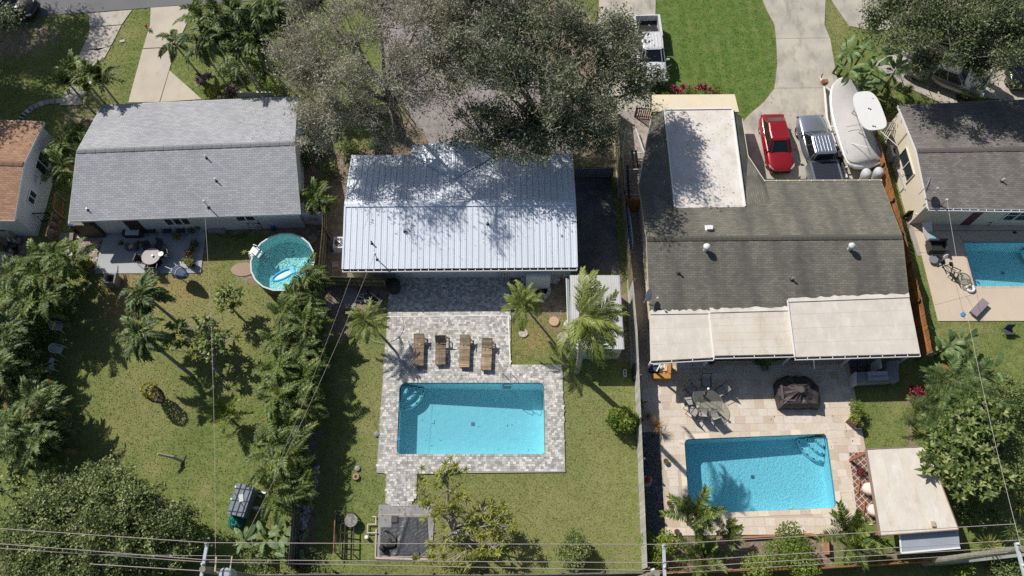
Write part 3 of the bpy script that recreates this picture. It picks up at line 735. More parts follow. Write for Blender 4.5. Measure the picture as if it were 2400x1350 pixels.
# --- brown roofed house, far left
A = gable('brown_roof_house', 'white house with a brown shingle roof at the left edge, half outside the picture', (-420,505), (33,517), (103,285), (-330,272), 2.7, (20,383), SH_A, M_stucco_w, ov=.3, ovg=.12)
wa = A['wFR']; wb = A['wBR']; un = (wb-wa).normalized(); nn = Vector((un.y,-un.x,0))
window(A['root'], wa+un*3.9, un, nn, 1.3, 1.25, .95, panes=2)
window(A['root'], wa+un*1.55, un, nn, .85, .75, 1.25, panes=2)
# --- blue grey house
B = gable('blue_grey_roof_house', 'long house with a pale blue grey shingle roof left of the metal roofed house', (160,518), (704,500), (697,226), (239,246), 2.5, (420,345), SH_B, M_stucco_w, ov=.35, ovg=.3)
un = (B['wFR']-B['wFL']).normalized(); nn = Vector((un.y,-un.x,0))
door(B['root'], B['wFL']+un*2.6, un, nn, .95, 2.05, mat('dark_red_door', (.05,.02,.02), .6))
window(B['root'], B['wFL']+un*5.2, un, nn, 1.6, 1.1, .95, panes=3)
for a, b in ((3.0,.0),):
    window(B['root'], B['wFL']+un*(9.8), un, nn, 1.2, .8, 1.2, panes=2)
# --- metal roofed house
C = gable('metal_roof_house', 'white house with a ribbed white metal roof in the middle, behind the paver pool deck', (803,631), (1352,627), (1340,361), (826,364), 2.45, (1075,477), None, M_whitegrey, ov=.45, ovg=.25, slabs_=False, fascia=M_fascia)
def metal_slope(info, e0, e1, r1, r0, n, roofparent):
    L = (e1-e0).length; w_ = L/n; S = ((r0+r1)/2-(e0+e1)/2).length
    mb = MB(); h = .032; rib = .028
    prof = [(0,h),(rib,h),(rib+.02,0.002),(w_*.33-.02,0.002),(w_*.33,.010),(w_*.33+.02,0.002),(w_*.66-.02,0.002),(w_*.66,.010),(w_*.66+.02,0.002),(w_-.012,0.002)]
    for i in range(len(prof)-1):
        (x1,z1),(x2,z2) = prof[i], prof[i+1]; mb.quad((x1,0,z1),(x2,0,z2),(x2,S,z2),(x1,S,z1))
    mb.quad((0,0,0),(0,0,h),(0,S,h),(0,S,0)); mb.quad((0,0,0),(w_-.012,0,0),(w_-.012,0,.002),(rib,0,h),(0,0,h))
    me = mb.mesh('roof_panel', M_metal); off = Vector(info.location)
    for i in range(n):
        a = e0+(e1-e0)*(i/n); b = r0+(r1-r0)*(i/n); u = (e1-e0).normalized(); v = (b-a); sl = v.length; v = v.normalized(); nz = u.cross(v).normalized(); v2 = v
        M = Matrix((u, v2, nz)).transposed().to_4x4(); M.translation = a-off
        o = bpy.data.objects.new('roof_panel', me); COL.objects.link(o); o.parent = roofparent; o.matrix_local = M @ Matrix.Diagonal((1, sl/S, 1, 1))
rC = C['root']; up = Vector((0,0,.012))
mb = MB(); slope(mb, C['FL'], C['FR'], C['MR'], C['ML']); slope(mb, C['BR'], C['BL'], C['ML'], C['MR'])
dz = Vector((0,0,-.1)); mb.quad(C['FL']+dz, C['ML']+dz, C['MR']+dz, C['FR']+dz); mb.quad(C['BR']+dz, C['MR']+dz, C['ML']+dz, C['BL']+dz)
roofC = mb.obj('roof', M_seam, rC, world=True)
metal_slope(rC, C['FL']+up, C['FR']+up, C['MR']+up, C['ML']+up, 38, roofC)
metal_slope(rC, C['BR']+up, C['BL']+up, C['ML']+up, C['MR']+up, 38, roofC)
mb = MB(); u = (C['MR']-C['ML']).normalized(); fv = (C['FL']-C['ML']).normalized()*.2; bv = (C['BL']-C['ML']).normalized()*.2; a, b = C['ML']+Vector((0,0,.075)), C['MR']+Vector((0,0,.075)); dn = Vector((0,0,-.025))
mb.quad(a+fv, b+fv, b, a); mb.quad(a, b, b+bv, a+bv); mb.quad(a+fv+dn, b+fv+dn, b+fv, a+fv); mb.quad(b+bv+dn, a+bv+dn, a+bv, b+bv)
for p0, p1 in ((C['FL'],C['ML']),(C['BL'],C['ML']),(C['FR'],C['MR']),(C['BR'],C['MR'])): mb.bar(p0+Vector((0,0,.04)), p1+Vector((0,0,.04)), .11, .03)
mb.obj('ridge_cap', M_metal, roofC, world=True)
mb = MB(); z0 = 2.5
zz = min((abs((lambda q: (C['zr']-(C['zr']-C['he'])*((q.y-C['ML'].y)/(C['BL'].y-C['ML'].y)))-q.z)(P(1063,421,h))), h) for h in np.linspace(2.5,3.6,111))[1]
rp = P(1063,421,zz); rb = P(1062,333,zz); rb.x = rp.x
eL, eR = P(966,340,2.47), P(1160,342,2.47); eL.y = eR.y = rb.y
def backz(y): return C['zr']-(C['zr']-C['he'])*((y-C['ML'].y)/(C['BL'].y-C['ML'].y))
yj = C['BL'].y-.05
jL, jR = Vector((eL.x, yj, 2.49)), Vector((eR.x, yj, 2.49))
for q in (rp,rb,eL,eR,jL,jR): q.z += .07
mb.quad(jL, rp, rb, eL); mb.quad(rp, jR, eR, rb); d9 = Vector((0,0,-.08)); mb.quad(eL+d9, rb+d9, rb, eL); mb.quad(rb+d9, eR+d9, eR, rb)
mb.obj('porch_roof', M_metal, rC, world=True)
mb = MB(); mb.bar(rp+Vector((0,0,.02)), rb+Vector((0,0,.02)), .12, .03); mb.bar(rp+Vector((0,0,.01)), jL+Vector((0,0,.01)), .06, .02); mb.bar(rp+Vector((0,0,.01)), jR+Vector((0,0,.01)), .06, .02)
k = 14
for i in range(1, k):
    t = i/k; a = jL.lerp(rp, t); b = eL.lerp(rb, t); mb.bar(a+Vector((0,0,.01)), b+Vector((0,0,.01)), .03, .03)
    a = jR.lerp(rp, t); b = eR.lerp(rb, t); mb.bar(a+Vector((0,0,.01)), b+Vector((0,0,.01)), .03, .03)
mb.obj('porch_ridge', M_metal, rC, world=True)
mb = MB(); mb.box(((eL.x+eR.x)/2, (rb.y-.4+C['wBL'].y)/2, 1.2), (eR.x-eL.x-.6, rb.y-.4-C['wBL'].y, 2.4)); mb.obj('porch_wall', M_whitegrey, rC, world=True)
un = (C['wFR']-C['wFL']).normalized(); nn = Vector((un.y,-un.x,0)); W = (C['wFR']-C['wFL']).length
def fw(xpx): # offset along the front wall of C for a pixel column
    return (P(xpx,640,2.0).x-C['wFL'].x)
window(rC, C['wFL']+un*fw(1003), un, nn, .95, 1.0, 1.15, panes=1)
window(rC, C['wFL']+un*fw(1040), un, nn, 1.05, 1.0, 1.15, panes=2)
mb = MB(); x0, x1 = fw(920), fw(962)
for i in range(12):
    a = C['wFL']+un*(x0+(x1-x0)*i/12)+nn*.06; mb.bar(a+Vector((0,0,.1)), a+Vector((0,0,2.2)), .07, .05)
mb.obj('shutter_panel', M_whitegrey, rC, world=True)
mb = MB(); x0, x1 = fw(1165), fw(1195)
for i in range(8):
    a = C['wFL']+un*(x0+(x1-x0)*i/8)+nn*.06; mb.bar(a+Vector((0,0,.1)), a+Vector((0,0,2.2)), .07, .05)
mb.obj('shutter_panel', M_whitegrey, rC, world=True)
mb = MB(); p = C['wFL']+un*fw(1262)+nn*.42; mb.box(p+Vector((0,0,1.0)), (1.5,.8,1.9)); cb = mb.obj('wall_cabinet', M_whitegrey, rC, world=True)
for s_ in (-.37,.37):
    mb = MB(); mb.box(p+Vector((s_,0,1.965)), (.70,.74,.02)); mb.obj('lid', M_white, cb, world=True)
mb = MB(); mb.tube([C['FR']+Vector((-.65,.1,-.15)), C['FR']+Vector((-.65,.3,-.35)), Vector((C['FR'].x-.65, C['FR'].y+.42, .1))], .05, 6); mb.obj('downspout', M_white, rC, world=True)
gutter(rC, C['FL']+Vector((0,0,-.02)), C['FR']+Vector((0,0,-.02)), nn, n=30)
# --- green grey roof house with the flat wing
D = gable('green_grey_roof_house', 'large house with a green grey shingle roof, white flat wing and cream patio roofs', (1523,734), (2134,732), (2065,423), (1497,430), 2.6, (1818,557), SH_D, M_stucco_cream, ov=.4, ovg=.3, fascia=M_tan)
rD = D['root']
M_membrane = concrete('cream_membrane', (.70,.65,.58), (.63,.57,.50), (.80,.77,.72), 1.1, .8)
M_memb_tan = concrete('worn_membrane', (.66,.59,.49), (.72,.67,.60), (.50,.43,.34), .7, .8)
M_memb_white = concrete('white_membrane', (.76,.73,.69), (.68,.62,.55), (.48,.44,.39), 1.0, .55)
M_seamline = mat('seam_shade', (.36,.31,.25), .9, var=.3, sc1=3)  # dark tan bars painted for the thin shade at the sheet laps
def rag(a, b, n, amp, seed=1):
    rr = random.Random(seed); return [tuple(a+(b-a)*(i/n)+Vector((0,rr.uniform(-amp,amp),0))) for i in range(n+1)]
def patio_roof(label, bl, br, fr, fl, hb, hf, m, strips, seed, lines_x=False):
    BLp, BRp, FRp, FLp = P(*bl,hb), P(*br,hb), P(*fr,hf), P(*fl,hf)
    c = (BLp+BRp+FRp+FLp)/4
    mb = MB(); dz = Vector((0,0,-.1))
    mb.quad(FLp+dz, BLp+dz, BRp+dz, FRp+dz); mb.quad(FLp+dz, FRp+dz, FRp, FLp); mb.quad(BLp+dz, FLp+dz, FLp, BLp); mb.quad(FRp+dz, BRp+dz, BRp, FRp); mb.quad(FLp,FRp,BRp,BLp)
    po = mb.obj('patio_roof', m, rD, world=True, label=label)
    for i in range(strips):
        t0, t1 = i/strips, (i+1)/strips+ (0.02 if i < strips-1 else 0); mb = MB(); z = Vector((0,0,.006+.007*(strips-i)))
        if lines_x: a,b,c_,d = BLp.lerp(BRp,t0), BLp.lerp(BRp,t1), FLp.lerp(FRp,t1), FLp.lerp(FRp,t0); mb.quad(d+z, c_+z, b+z, a+z)
        else: a,b,c_,d = FLp.lerp(BLp,t0), FRp.lerp(BRp,t0), FRp.lerp(BRp,t1), FLp.lerp(BLp,t1); mb.quad(a+z, b+z, c_+z, d+z)
        q = mb.v; mb.quad(*[Vector(p)-Vector((0,0,.006)) for p in (q[0],q[1],q[1],q[0])][:2], Vector(q[1]), Vector(q[0]))
        mb.obj('membrane_sheet', m, po, world=True)
        if i and not lines_x: mb = MB(); mb.bar(FLp.lerp(BLp,t0)+z+Vector((.05,0,.002)), FRp.lerp(BRp,t0)+z+Vector((-.05,0,.002)), .035, .008); mb.obj('seam', M_seamline, po, world=True)
    # ragged flashing at the back
    rr = random.Random(seed); n = 26; mb = MB(); pv_ = None
    for i in range(n+1):
        p = BLp.lerp(BRp, i/n)+Vector((0,0,.05)); q = p+Vector((0, .05+rr.random()*.14, .015))
        if pv_: mb.quad(pv_[0]+Vector((0,-.12,0)), p+Vector((0,-.12,0)), q, pv_[1])
        pv_ = (p, q)
    mb.obj('flashing', M_memb_white, po, world=True)
    return po, FLp, FRp, BLp, BRp
p1, a1, b1, _, _ = patio_roof('left cream patio roof section', (1522,733), (1662,731), (1672,838), (1525,846), 2.72, 2.42, M_membrane, 3, 1)
gutter(p1, a1, b1, (0,-1,0), n=3)
p2, a2, b2, _, _ = patio_roof('middle worn patio roof section', (1663,729), (1846,724), (1862,830), (1673,834), 2.80, 2.5, M_memb_tan, 6, 2)
gutter(p2, a2, b2, (0,-1,0), n=4)
p3, a3, b3, c3, d3 = patio_roof('right raised patio roof section', (1846,704), (2130,693), (2156,829), (1863,837), 3.0, 2.6, M_membrane, 4, 3)
gutter(p3, a3, b3, (0,-1,0), n=10)
mb = MB(); mb.bar(a3+Vector((-.02,0,.03)), c3+Vector((-.02,0,.03)), .06, .1); mb.bar(b1+Vector((.03,0,.05)), P(1662,731,2.75), .06, .1); mb.obj('edge_trim', M_white, rD, world=True)
# posts of the patio roof
for x, y in ((1532,842),(1668,836),(1862,832),(2008,832),(2146,828)):
    q = P(x,y,2.3); mb = MB(); mb.box((q.x,q.y+.12,1.15), (.11,.11,2.28)); mb.obj('post', M_white, rD, world=True)
un = (D['wFR']-D['wFL']).normalized(); nn = Vector((un.y,-un.x,0))
dx = lambda xp: P(xp,760,1.5).x-D['wFL'].x
# wing with flat roof
hw_ = 3.05; T = [P(1557,257,hw_), P(1716,255,hw_), P(1746,484,hw_), P(1581,485,hw_)]
mb = MB(); mb.prism([tuple(q[:2]) for q in T], hw_-.16, hw_); wg = mb.obj('flat_roof', M_memb_white, rD, world=True, label='white membrane flat roof of the wing')
mb = MB(); e = Vector((0,0,.03))
for i in (0,1,3): mb.bar(T[i]+e, T[(i+1)%4]+e, .09, .08)
mb.obj('parapet', M_white, wg, world=True)
rr = random.Random(5); mb = MB(); pv_ = None
for i in range(31):
    p = T[3].lerp(T[2], i/30)+Vector((0,.1,.012)); q = p+Vector((0,-.13-rr.random()*.12,-.02))
    if pv_: mb.quad(pv_[1], q, p, pv_[0])
    pv_ = (p, q)
mb.obj('flashing', M_memb_white, wg, world=True)
ey = P(1528,272,2.6).y
EL0, EL1 = P(1497,430,2.6), Vector((P(1527,275,2.6).x, ey, 2.6))
mb = MB(); slope(mb, EL1, EL0, T[3], T[0]); mb.obj('skirt_roof', SH_D, rD, world=True); mb = MB()
ER1, ER0 = P(1739,277,2.5), P(1753,365,2.5); ER0b = P(1792,424,2.6)
slope(mb, Vector((ER0b.x,ER0b.y-1.7,2.95)), ER0b, ER0, T[2]); slope(mb, ER0, ER1, T[1], T[2])
mb.obj('skirt_roof', SH_D, rD, world=True)
mb = MB()
for a, b in ((ER1,ER0),(ER0,ER0b),(EL1,EL0)): mb.bar(a+Vector((0,0,-.07)), b+Vector((0,0,-.07)), .05, .16)
mb.bar(ER0b+Vector((0,.02,-.02)), D['BR']+Vector((0,.02,-.02)), .05, .12)
for i in range(11): p = ER0b.lerp(D['BR'], i/10); mb.box(p+Vector((0,-.02,.06)), (.05,.12,.02))
mb.obj('drip_edge', M_stucco_cream, rD, world=True, kind='stuff')
F0, F1, F2, F3 = P(1528,262,2.9), P(1732,262,2.9), P(1722,221,2.35), P(1528,222,2.35)
mb = MB(); mb.quad(F0, F1, F2, F3); d8 = Vector((0,0,-.1)); mb.quad(F0+d8, F3+d8, F2+d8, F1+d8); mb.quad(F3,F2,F2+d8,F3+d8); mb.quad(F0,F3,F3+d8,F0+d8); mb.quad(F2,F1,F1+d8,F2+d8)
mb.obj('front_awning', concrete('cream_awning', (.66,.58,.43), (.62,.55,.42), (.52,.45,.33), .5, .3), rD, world=True, label='cream sloping porch roof at the street end')
mb = MB(); wx0, wx1 = EL1.x+.35, ER1.x-.3; wy0, wy1 = D['wBL'].y-.05, F0.y+.2
mb.box(((wx0+wx1)/2, (wy0+wy1)/2, 1.26), (wx1-wx0, wy1-wy0, 2.5)); mb.obj('wing_wall', M_stucco_cream, rD, world=True)
# front wall openings under the patio roof
def front_open(xp0, xp1, kind):
    a = D['wFL']+un*dx(xp0); wd = dx(xp1)-dx(xp0)
    if kind == 'd': door(rD, a, un, nn, wd, 2.1, M_glass)
    else: window(rD, a, un, nn, wd, 1.3, .9, panes=2)
front_open(1560,1610,'w'); front_open(1690,1715,'d'); front_open(1720,1745,'d'); front_open(1900,1990,'w')
# --- dark grey house on the right
E = gable('dark_grey_roof_house', 'cream walled house with a dark grey shingle roof at the right edge', (2176,487), (2720,496), (2640,222), (2105,247), 2.7, (2260,351), SH_E, M_stucco_cream, ov=.3, ovg=.12)
rE = E['root']; un = (E['wFR']-E['wFL']).normalized(); nn = Vector((un.y,-un.x,0))
xe = lambda xp: P(xp,495,1.3).x-E['wFL'].x
window(rE, E['wFL']+un*xe(2352), un, nn, 3.0, 1.3, .8, panes=4, rows=2)
door(rE, E['wFL']+un*xe(2272), un, nn, .6, 1.9, mat('dark_red_panel', (.12,.02,.03), .5))
gutter(rE, E['FL']+Vector((0,0,-.02)), E['FR']+Vector((0,0,-.02)), nn, n=28)
ul = (E['wBL']-E['wFL']).normalized(); nl = Vector((-1,0,0))
window(rE, E['wFL']+ul*2.5, ul, nl, 2.1, 1.1, 1.05, panes=2, frame=M_stucco_cream)
mb = MB(); mb.bar(E['wFL']+ul*5.4+nl*.02+Vector((0,0,.0)), E['wFL']+ul*5.4+nl*.02+Vector((0,0,2.6)), .12, .03)
mb.obj('wall_pipe', M_tan, rE, world=True)
# ============================================================ fences
def fence(name, label, pts, h, bw, gap, m_board, m_post, every=2.4, side=1, split=False, rails=(.35,1.45), thick=.02, post_h=None, rail_m=None, group=None, scallop=0.0):
    """pts world xy polyline; side=+1: rails and posts on the left of the run direction"""
    pts = [Vector((p[0],p[1],0)) for p in pts]; c = sum(pts, Vector())/len(pts)
    root = thing(name, label, 'fence', c, 0, group); bm = MB(); me = None
    if split:
        b_ = MB(); v, f = _box((bw, thick, h), (0,0,h/2)); b_.add(v, f); me = b_.mesh('board', m_board)
    rl = MB(); po = MB(); cnt = 0
    for a, b in zip(pts[:-1], pts[1:]):
        d = b-a; L = d.length; u = d/L; nr = Vector((-u.y,u.x,0))*side; n = int(L/(bw+gap)); an = math.atan2(u.y,u.x)
        for i in range(n):
            p = a+u*((i+.5)*L/n); tilt = random.uniform(-.012,.012)
            if split and cnt < 300: inst(me, 'board', root, p-c+Vector((0,0,random.uniform(-.015,.01))), (tilt,0,an+random.uniform(-.02,.02))); cnt += 1
            else:
                bm.tint = random.random(); hh = h*(1+random.uniform(-.012,.008)); bm.box((p.x,p.y,hh/2), (bw,thick,hh), rz=an+random.uniform(-.03,.03), rx=0)
        for z in rails: rl.bar(a+nr*.045+Vector((0,0,z)), b+nr*.045+Vector((0,0,z)), .04, .09)
        k = max(1, round(L/every))
        for i in range(k+1): p = a+u*(L*i/k)+nr*.1; inst_post.append((root, p, post_h or h-.03, m_post)); pass
        for i in range(k+1):
            p = a+u*(L*i/k)+nr*.1; q = MB(); q.box((p.x,p.y,(post_h or h)/2), (.09,.09,post_h or h), rz=an); q.obj('post', m_post, root, world=True)
    if bm.v: bm.obj('boards', m_board, root, world=True, kind='stuff')
    if rails: rl.obj('rail', rail_m or m_board, root, world=True)
    return root
inst_post = []
M_grey_wood = mat('weathered_board', (.30,.27,.24), .9, col2=(.22,.20,.17), sc1=2, sc2=25, fine=.2, rnd=.12, tint=.2)
M_moss_wood = mat('mossy_board', (.20,.17,.11), .9, col2=(.15,.14,.08), sc1=2, fine=.25, rnd=.12, tint=.25)
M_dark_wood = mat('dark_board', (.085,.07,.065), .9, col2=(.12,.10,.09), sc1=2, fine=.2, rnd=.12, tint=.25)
M_pale_wood = mat('pale_board', (.52,.51,.47), .85, col2=(.44,.43,.39), sc1=3, fine=.15, rnd=.1, tint=.15)
M_orange = mat('orange_stained_board', (.42,.19,.06), .8, col2=(.33,.145,.05), sc1=2, fine=.15, rnd=.14, tint=.15)
M_post = mat('post_wood', (.16,.12,.09), .9)
G = 'boundary fences between the back yards'
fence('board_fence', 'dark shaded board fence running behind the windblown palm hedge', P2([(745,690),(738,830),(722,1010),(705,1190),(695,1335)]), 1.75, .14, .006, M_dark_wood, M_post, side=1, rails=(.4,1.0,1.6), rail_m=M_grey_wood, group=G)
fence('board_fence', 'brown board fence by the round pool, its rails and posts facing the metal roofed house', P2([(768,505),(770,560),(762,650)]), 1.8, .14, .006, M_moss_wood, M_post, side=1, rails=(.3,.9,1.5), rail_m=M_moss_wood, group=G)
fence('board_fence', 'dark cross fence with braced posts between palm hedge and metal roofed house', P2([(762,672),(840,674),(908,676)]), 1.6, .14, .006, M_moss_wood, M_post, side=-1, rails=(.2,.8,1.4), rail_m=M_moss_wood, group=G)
fence('board_fence', 'mossy fence along the dark side yard right of the metal roofed house', P2([(1436,262),(1446,400),(1462,560),(1474,680)]), 1.75, .14, .006, M_moss_wood, M_post, side=1, rails=(.4,1.4), group=G)
fence('board_fence', 'pale weathered fence between the lawn and the cream stone patio', P2([(1474,682),(1484,800),(1492,1000),(1499,1180),(1505,1335)]), 1.75, .14, .006, M_pale_wood, M_post, side=1, rails=(.4,1.4), rail_m=M_rust, group=G)
fence('orange_fence', 'upper orange stained fence beside the covered boat', P2([(2014,285),(2048,416),(2070,498),(2090,576)]), 1.8, .15, .01, M_orange, M_post, side=-1, split=True, rails=(.4,1.4))
fence('orange_fence', 'lower orange stained fence right of the cream patio roof', P2([(2090,576),(2106,644),(2128,728),(2151,848)]), 1.8, .15, .01, M_orange, M_post, side=-1, split=True, rails=(.4,1.4))
fence('orange_gate', 'orange board gate closing the narrow side passage', P2([(1457,497),(1500,498)]), 1.75, .14, .004, mat('orange_gate_board', (.32,.12,.035), .8, rnd=.12), M_post, side=1, split=True, rails=(.4,1.4))
fence('slat_gate', 'leaning gate of dark red brown slats beside the flat roofed wing', P2([(1487,277),(1526,280)]), 1.25, .07, .075, mat('red_brown_slat', (.16,.055,.035), .8, rnd=.15), M_post, side=1, split=True, rails=(.2,1.1))
fence('dark_gate', 'dark green gate with thin horizontal rails across the side yard', P2([(1346,418),(1432,416)]), 1.3, .14, .01, mat('dark_green_board', (.035,.04,.03), .8, tint=.2), M_post, side=-1, rails=(.25,.45,.65,.85,1.05,1.25), rail_m=mat('grey_rail', (.2,.22,.25), .6))
fence('rear_fence', 'low brown fence along the bottom of the yards under the power lines', P2([(560,1352),(800,1350),(1130,1352),(1500,1347)]), 1.5, .14, .006, M_grey_wood, M_post, side=1, rails=(.4,1.3))
fence('rear_fence', 'orange topped fence under the wires below the right pergola roof', P2([(1500,1347),(1900,1336),(2180,1318)]), 1.3, .14, .006, M_orange, M_post, side=1, rails=(.4,1.1))
fence('side_fence', 'dark wire fence cluttered with bric-a-brac left of the blue grey house', P2([(152,475),(148,515),(132,575)]), 1.4, .03, .11, M_rust, M_post, side=1, rails=(.3,1.3), rail_m=M_rust)
fence('chain_fence', 'thin dark rail fence between brown and blue grey houses', P2([(50,524),(130,520)]), 1.2, .02, .2, M_blackmetal, M_blackmetal, side=1, rails=(.15,1.15), rail_m=M_blackmetal)
# pale gate of diagonal slats by the right house
sg = thing('slat_panel_gate', 'weathered grey slatted gate between orange fence and right house', 'gate', P(2085,335))
q0, q1 = P(2056,334), P(2118,330)
sl = MB(); sl.box((0,0,.95), (.07,.03,1.75), ry=0); sme = sl.mesh('slat', M_pale_wood)
for i in range(13): inst(sme, 'slat', sg, q0.lerp(q1, i/12)-sg.location, (R(-12),0,0))
mb = MB()
for z in (.35,1.5): mb.bar(q0+Vector((0,-.06,z)), q1+Vector((0,-.06,z)), .04, .09)
mb.obj('rail', M_pale_wood, sg, world=True)
# ============================================================ vegetation
F_oak = foliage('oak_leaves', (.14,.145,.09), (.33,.335,.235), (.58,.57,.46), .4, .35)
F_oak2 = foliage('dense_oak_leaves', (.045,.065,.028), (.17,.205,.105), (.43,.46,.30), .4, .3)
F_green = foliage('green_leaves', (.04,.07,.015), (.14,.19,.055), (.32,.36,.14), .4, .28)
F_dkoak = foliage('dark_tree_leaves', (.03,.05,.018), (.115,.155,.06), (.34,.37,.19), .4, .25)
F_round = foliage('rounded_tree_leaves', (.05,.085,.02), (.22,.275,.09), (.48,.52,.25), .4, .32)
F_bright = foliage('bright_leaves', (.08,.13,.015), (.17,.25,.035), (.32,.38,.08), .4, .3)
F_yellow = foliage('yellow_leaves', (.14,.16,.02), (.32,.30,.05), (.5,.42,.08), .4, .3)
F_palm = foliage('palm_fronds', (.02,.038,.006), (.085,.14,.022), (.34,.37,.09), .5, .25, .3)
F_coco = foliage('coconut_fronds', (.06,.09,.012), (.19,.245,.045), (.47,.46,.17), .5, .3, .25)
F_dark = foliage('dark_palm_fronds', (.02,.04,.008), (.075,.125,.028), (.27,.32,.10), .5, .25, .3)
F_blue = foliage('blue_green_fronds', (.03,.065,.015), (.10,.17,.045), (.32,.39,.15), .5, .25, .15)
F_banana = foliage('banana_leaves', (.06,.11,.035), (.15,.24,.09), (.32,.40,.20), .5, .3, .2)
F_red = foliage('red_leaves', (.10,.012,.02), (.25,.03,.05), (.36,.06,.09), .5, .2)
F_purple = foliage('purple_leaves', (.05,.03,.035), (.15,.10,.10), (.28,.20,.18), .4, .2)
F_olive = foliage('rust_leaves', (.09,.05,.015), (.25,.14,.05), (.36,.20,.08), .4, .2)
F_plum = foliage('plumeria_leaves', (.12,.15,.02), (.26,.29,.05), (.44,.42,.10), .4, .3)
F_mag = foliage('broad_leaves', (.03,.065,.012), (.11,.17,.035), (.42,.44,.17), .55, .25)
M_bark = mat('bark', (.30,.28,.24), .9, col2=(.15,.13,.11), sc1=6, fine=.2, bump=.3)
M_twig = mat('pale_twig', (.50,.45,.37), .9, var=.2)
M_bark_pale = mat('pale_bark', (.36,.33,.29), .9, col2=(.26,.24,.21), sc1=6, fine=.2, bump=.2)
M_palmbark = mat('palm_trunk', (.33,.30,.25), .9, col2=(.24,.22,.18), sc1=5, fine=.2, bump=.3)
M_stemgreen = mat('green_stem', (.10,.11,.04), .8)
def unit(a): return a/np.maximum(np.linalg.norm(a, axis=-1, keepdims=True), 1e-9)
def leaf_mesh(name, C_, size, m, rg, up=.35, aspect=.5, tint=None, dirs=None):
    """one rhombic leaf at every point of C_; two-faced, bent a little"""
    n = len(C_)
    nrm = rg.normal(size=(n,3)); nrm[:,2] = np.abs(nrm[:,2])+up; nrm = unit(nrm)
    d = rg.normal(size=(n,3)) if dirs is None else dirs+rg.normal(size=(n,3))*.5
    d = unit(d-nrm*(d*nrm).sum(1, keepdims=True)); s = np.cross(nrm, d)
    L = size*rg.uniform(.65,1.35,(n,1)); W = L*aspect
    v = np.stack([C_-d*L*.5, C_+s*W*.5+nrm*L*.06, C_+d*L*.5, C_-s*W*.5+nrm*L*.06], 1).reshape(-1,3)
    f = np.arange(n*4).reshape(-1,4)
    if tint is None: tint = rg.random(n)
    return raw_mesh(name, v, f, m, tint)
def clump_points(blobs, n_cl, per, spread, rg, shell=.45):
    """leaf clusters inside ellipsoids [(c, (rx,ry,rz), weight)]"""
    w_ = np.array([b[2] for b in blobs], float); w_ /= w_.sum(); cs = []
    for b, k in zip(blobs, rg.multinomial(n_cl, w_)):
        nb = max(3, k//8); d = unit(rg.normal(size=(nb,3))); r = rg.uniform(shell**3, 1, (nb,1))**(1/3); d[:,2] = np.where(d[:,2] < -.3, -d[:,2]*.6, d[:,2])
        bc = d*r; j = rg.integers(0, nb, k); s = rg.normal(size=(k,1))*.16     # boughs, stretched outwards, with gaps between them
        q = bc[j]*(1+s)+rg.normal(size=(k,3))*np.array([.085,.085,.10])
        cs.append(np.array(b[0])+q*np.array(b[1]))
    return np.concatenate(cs)
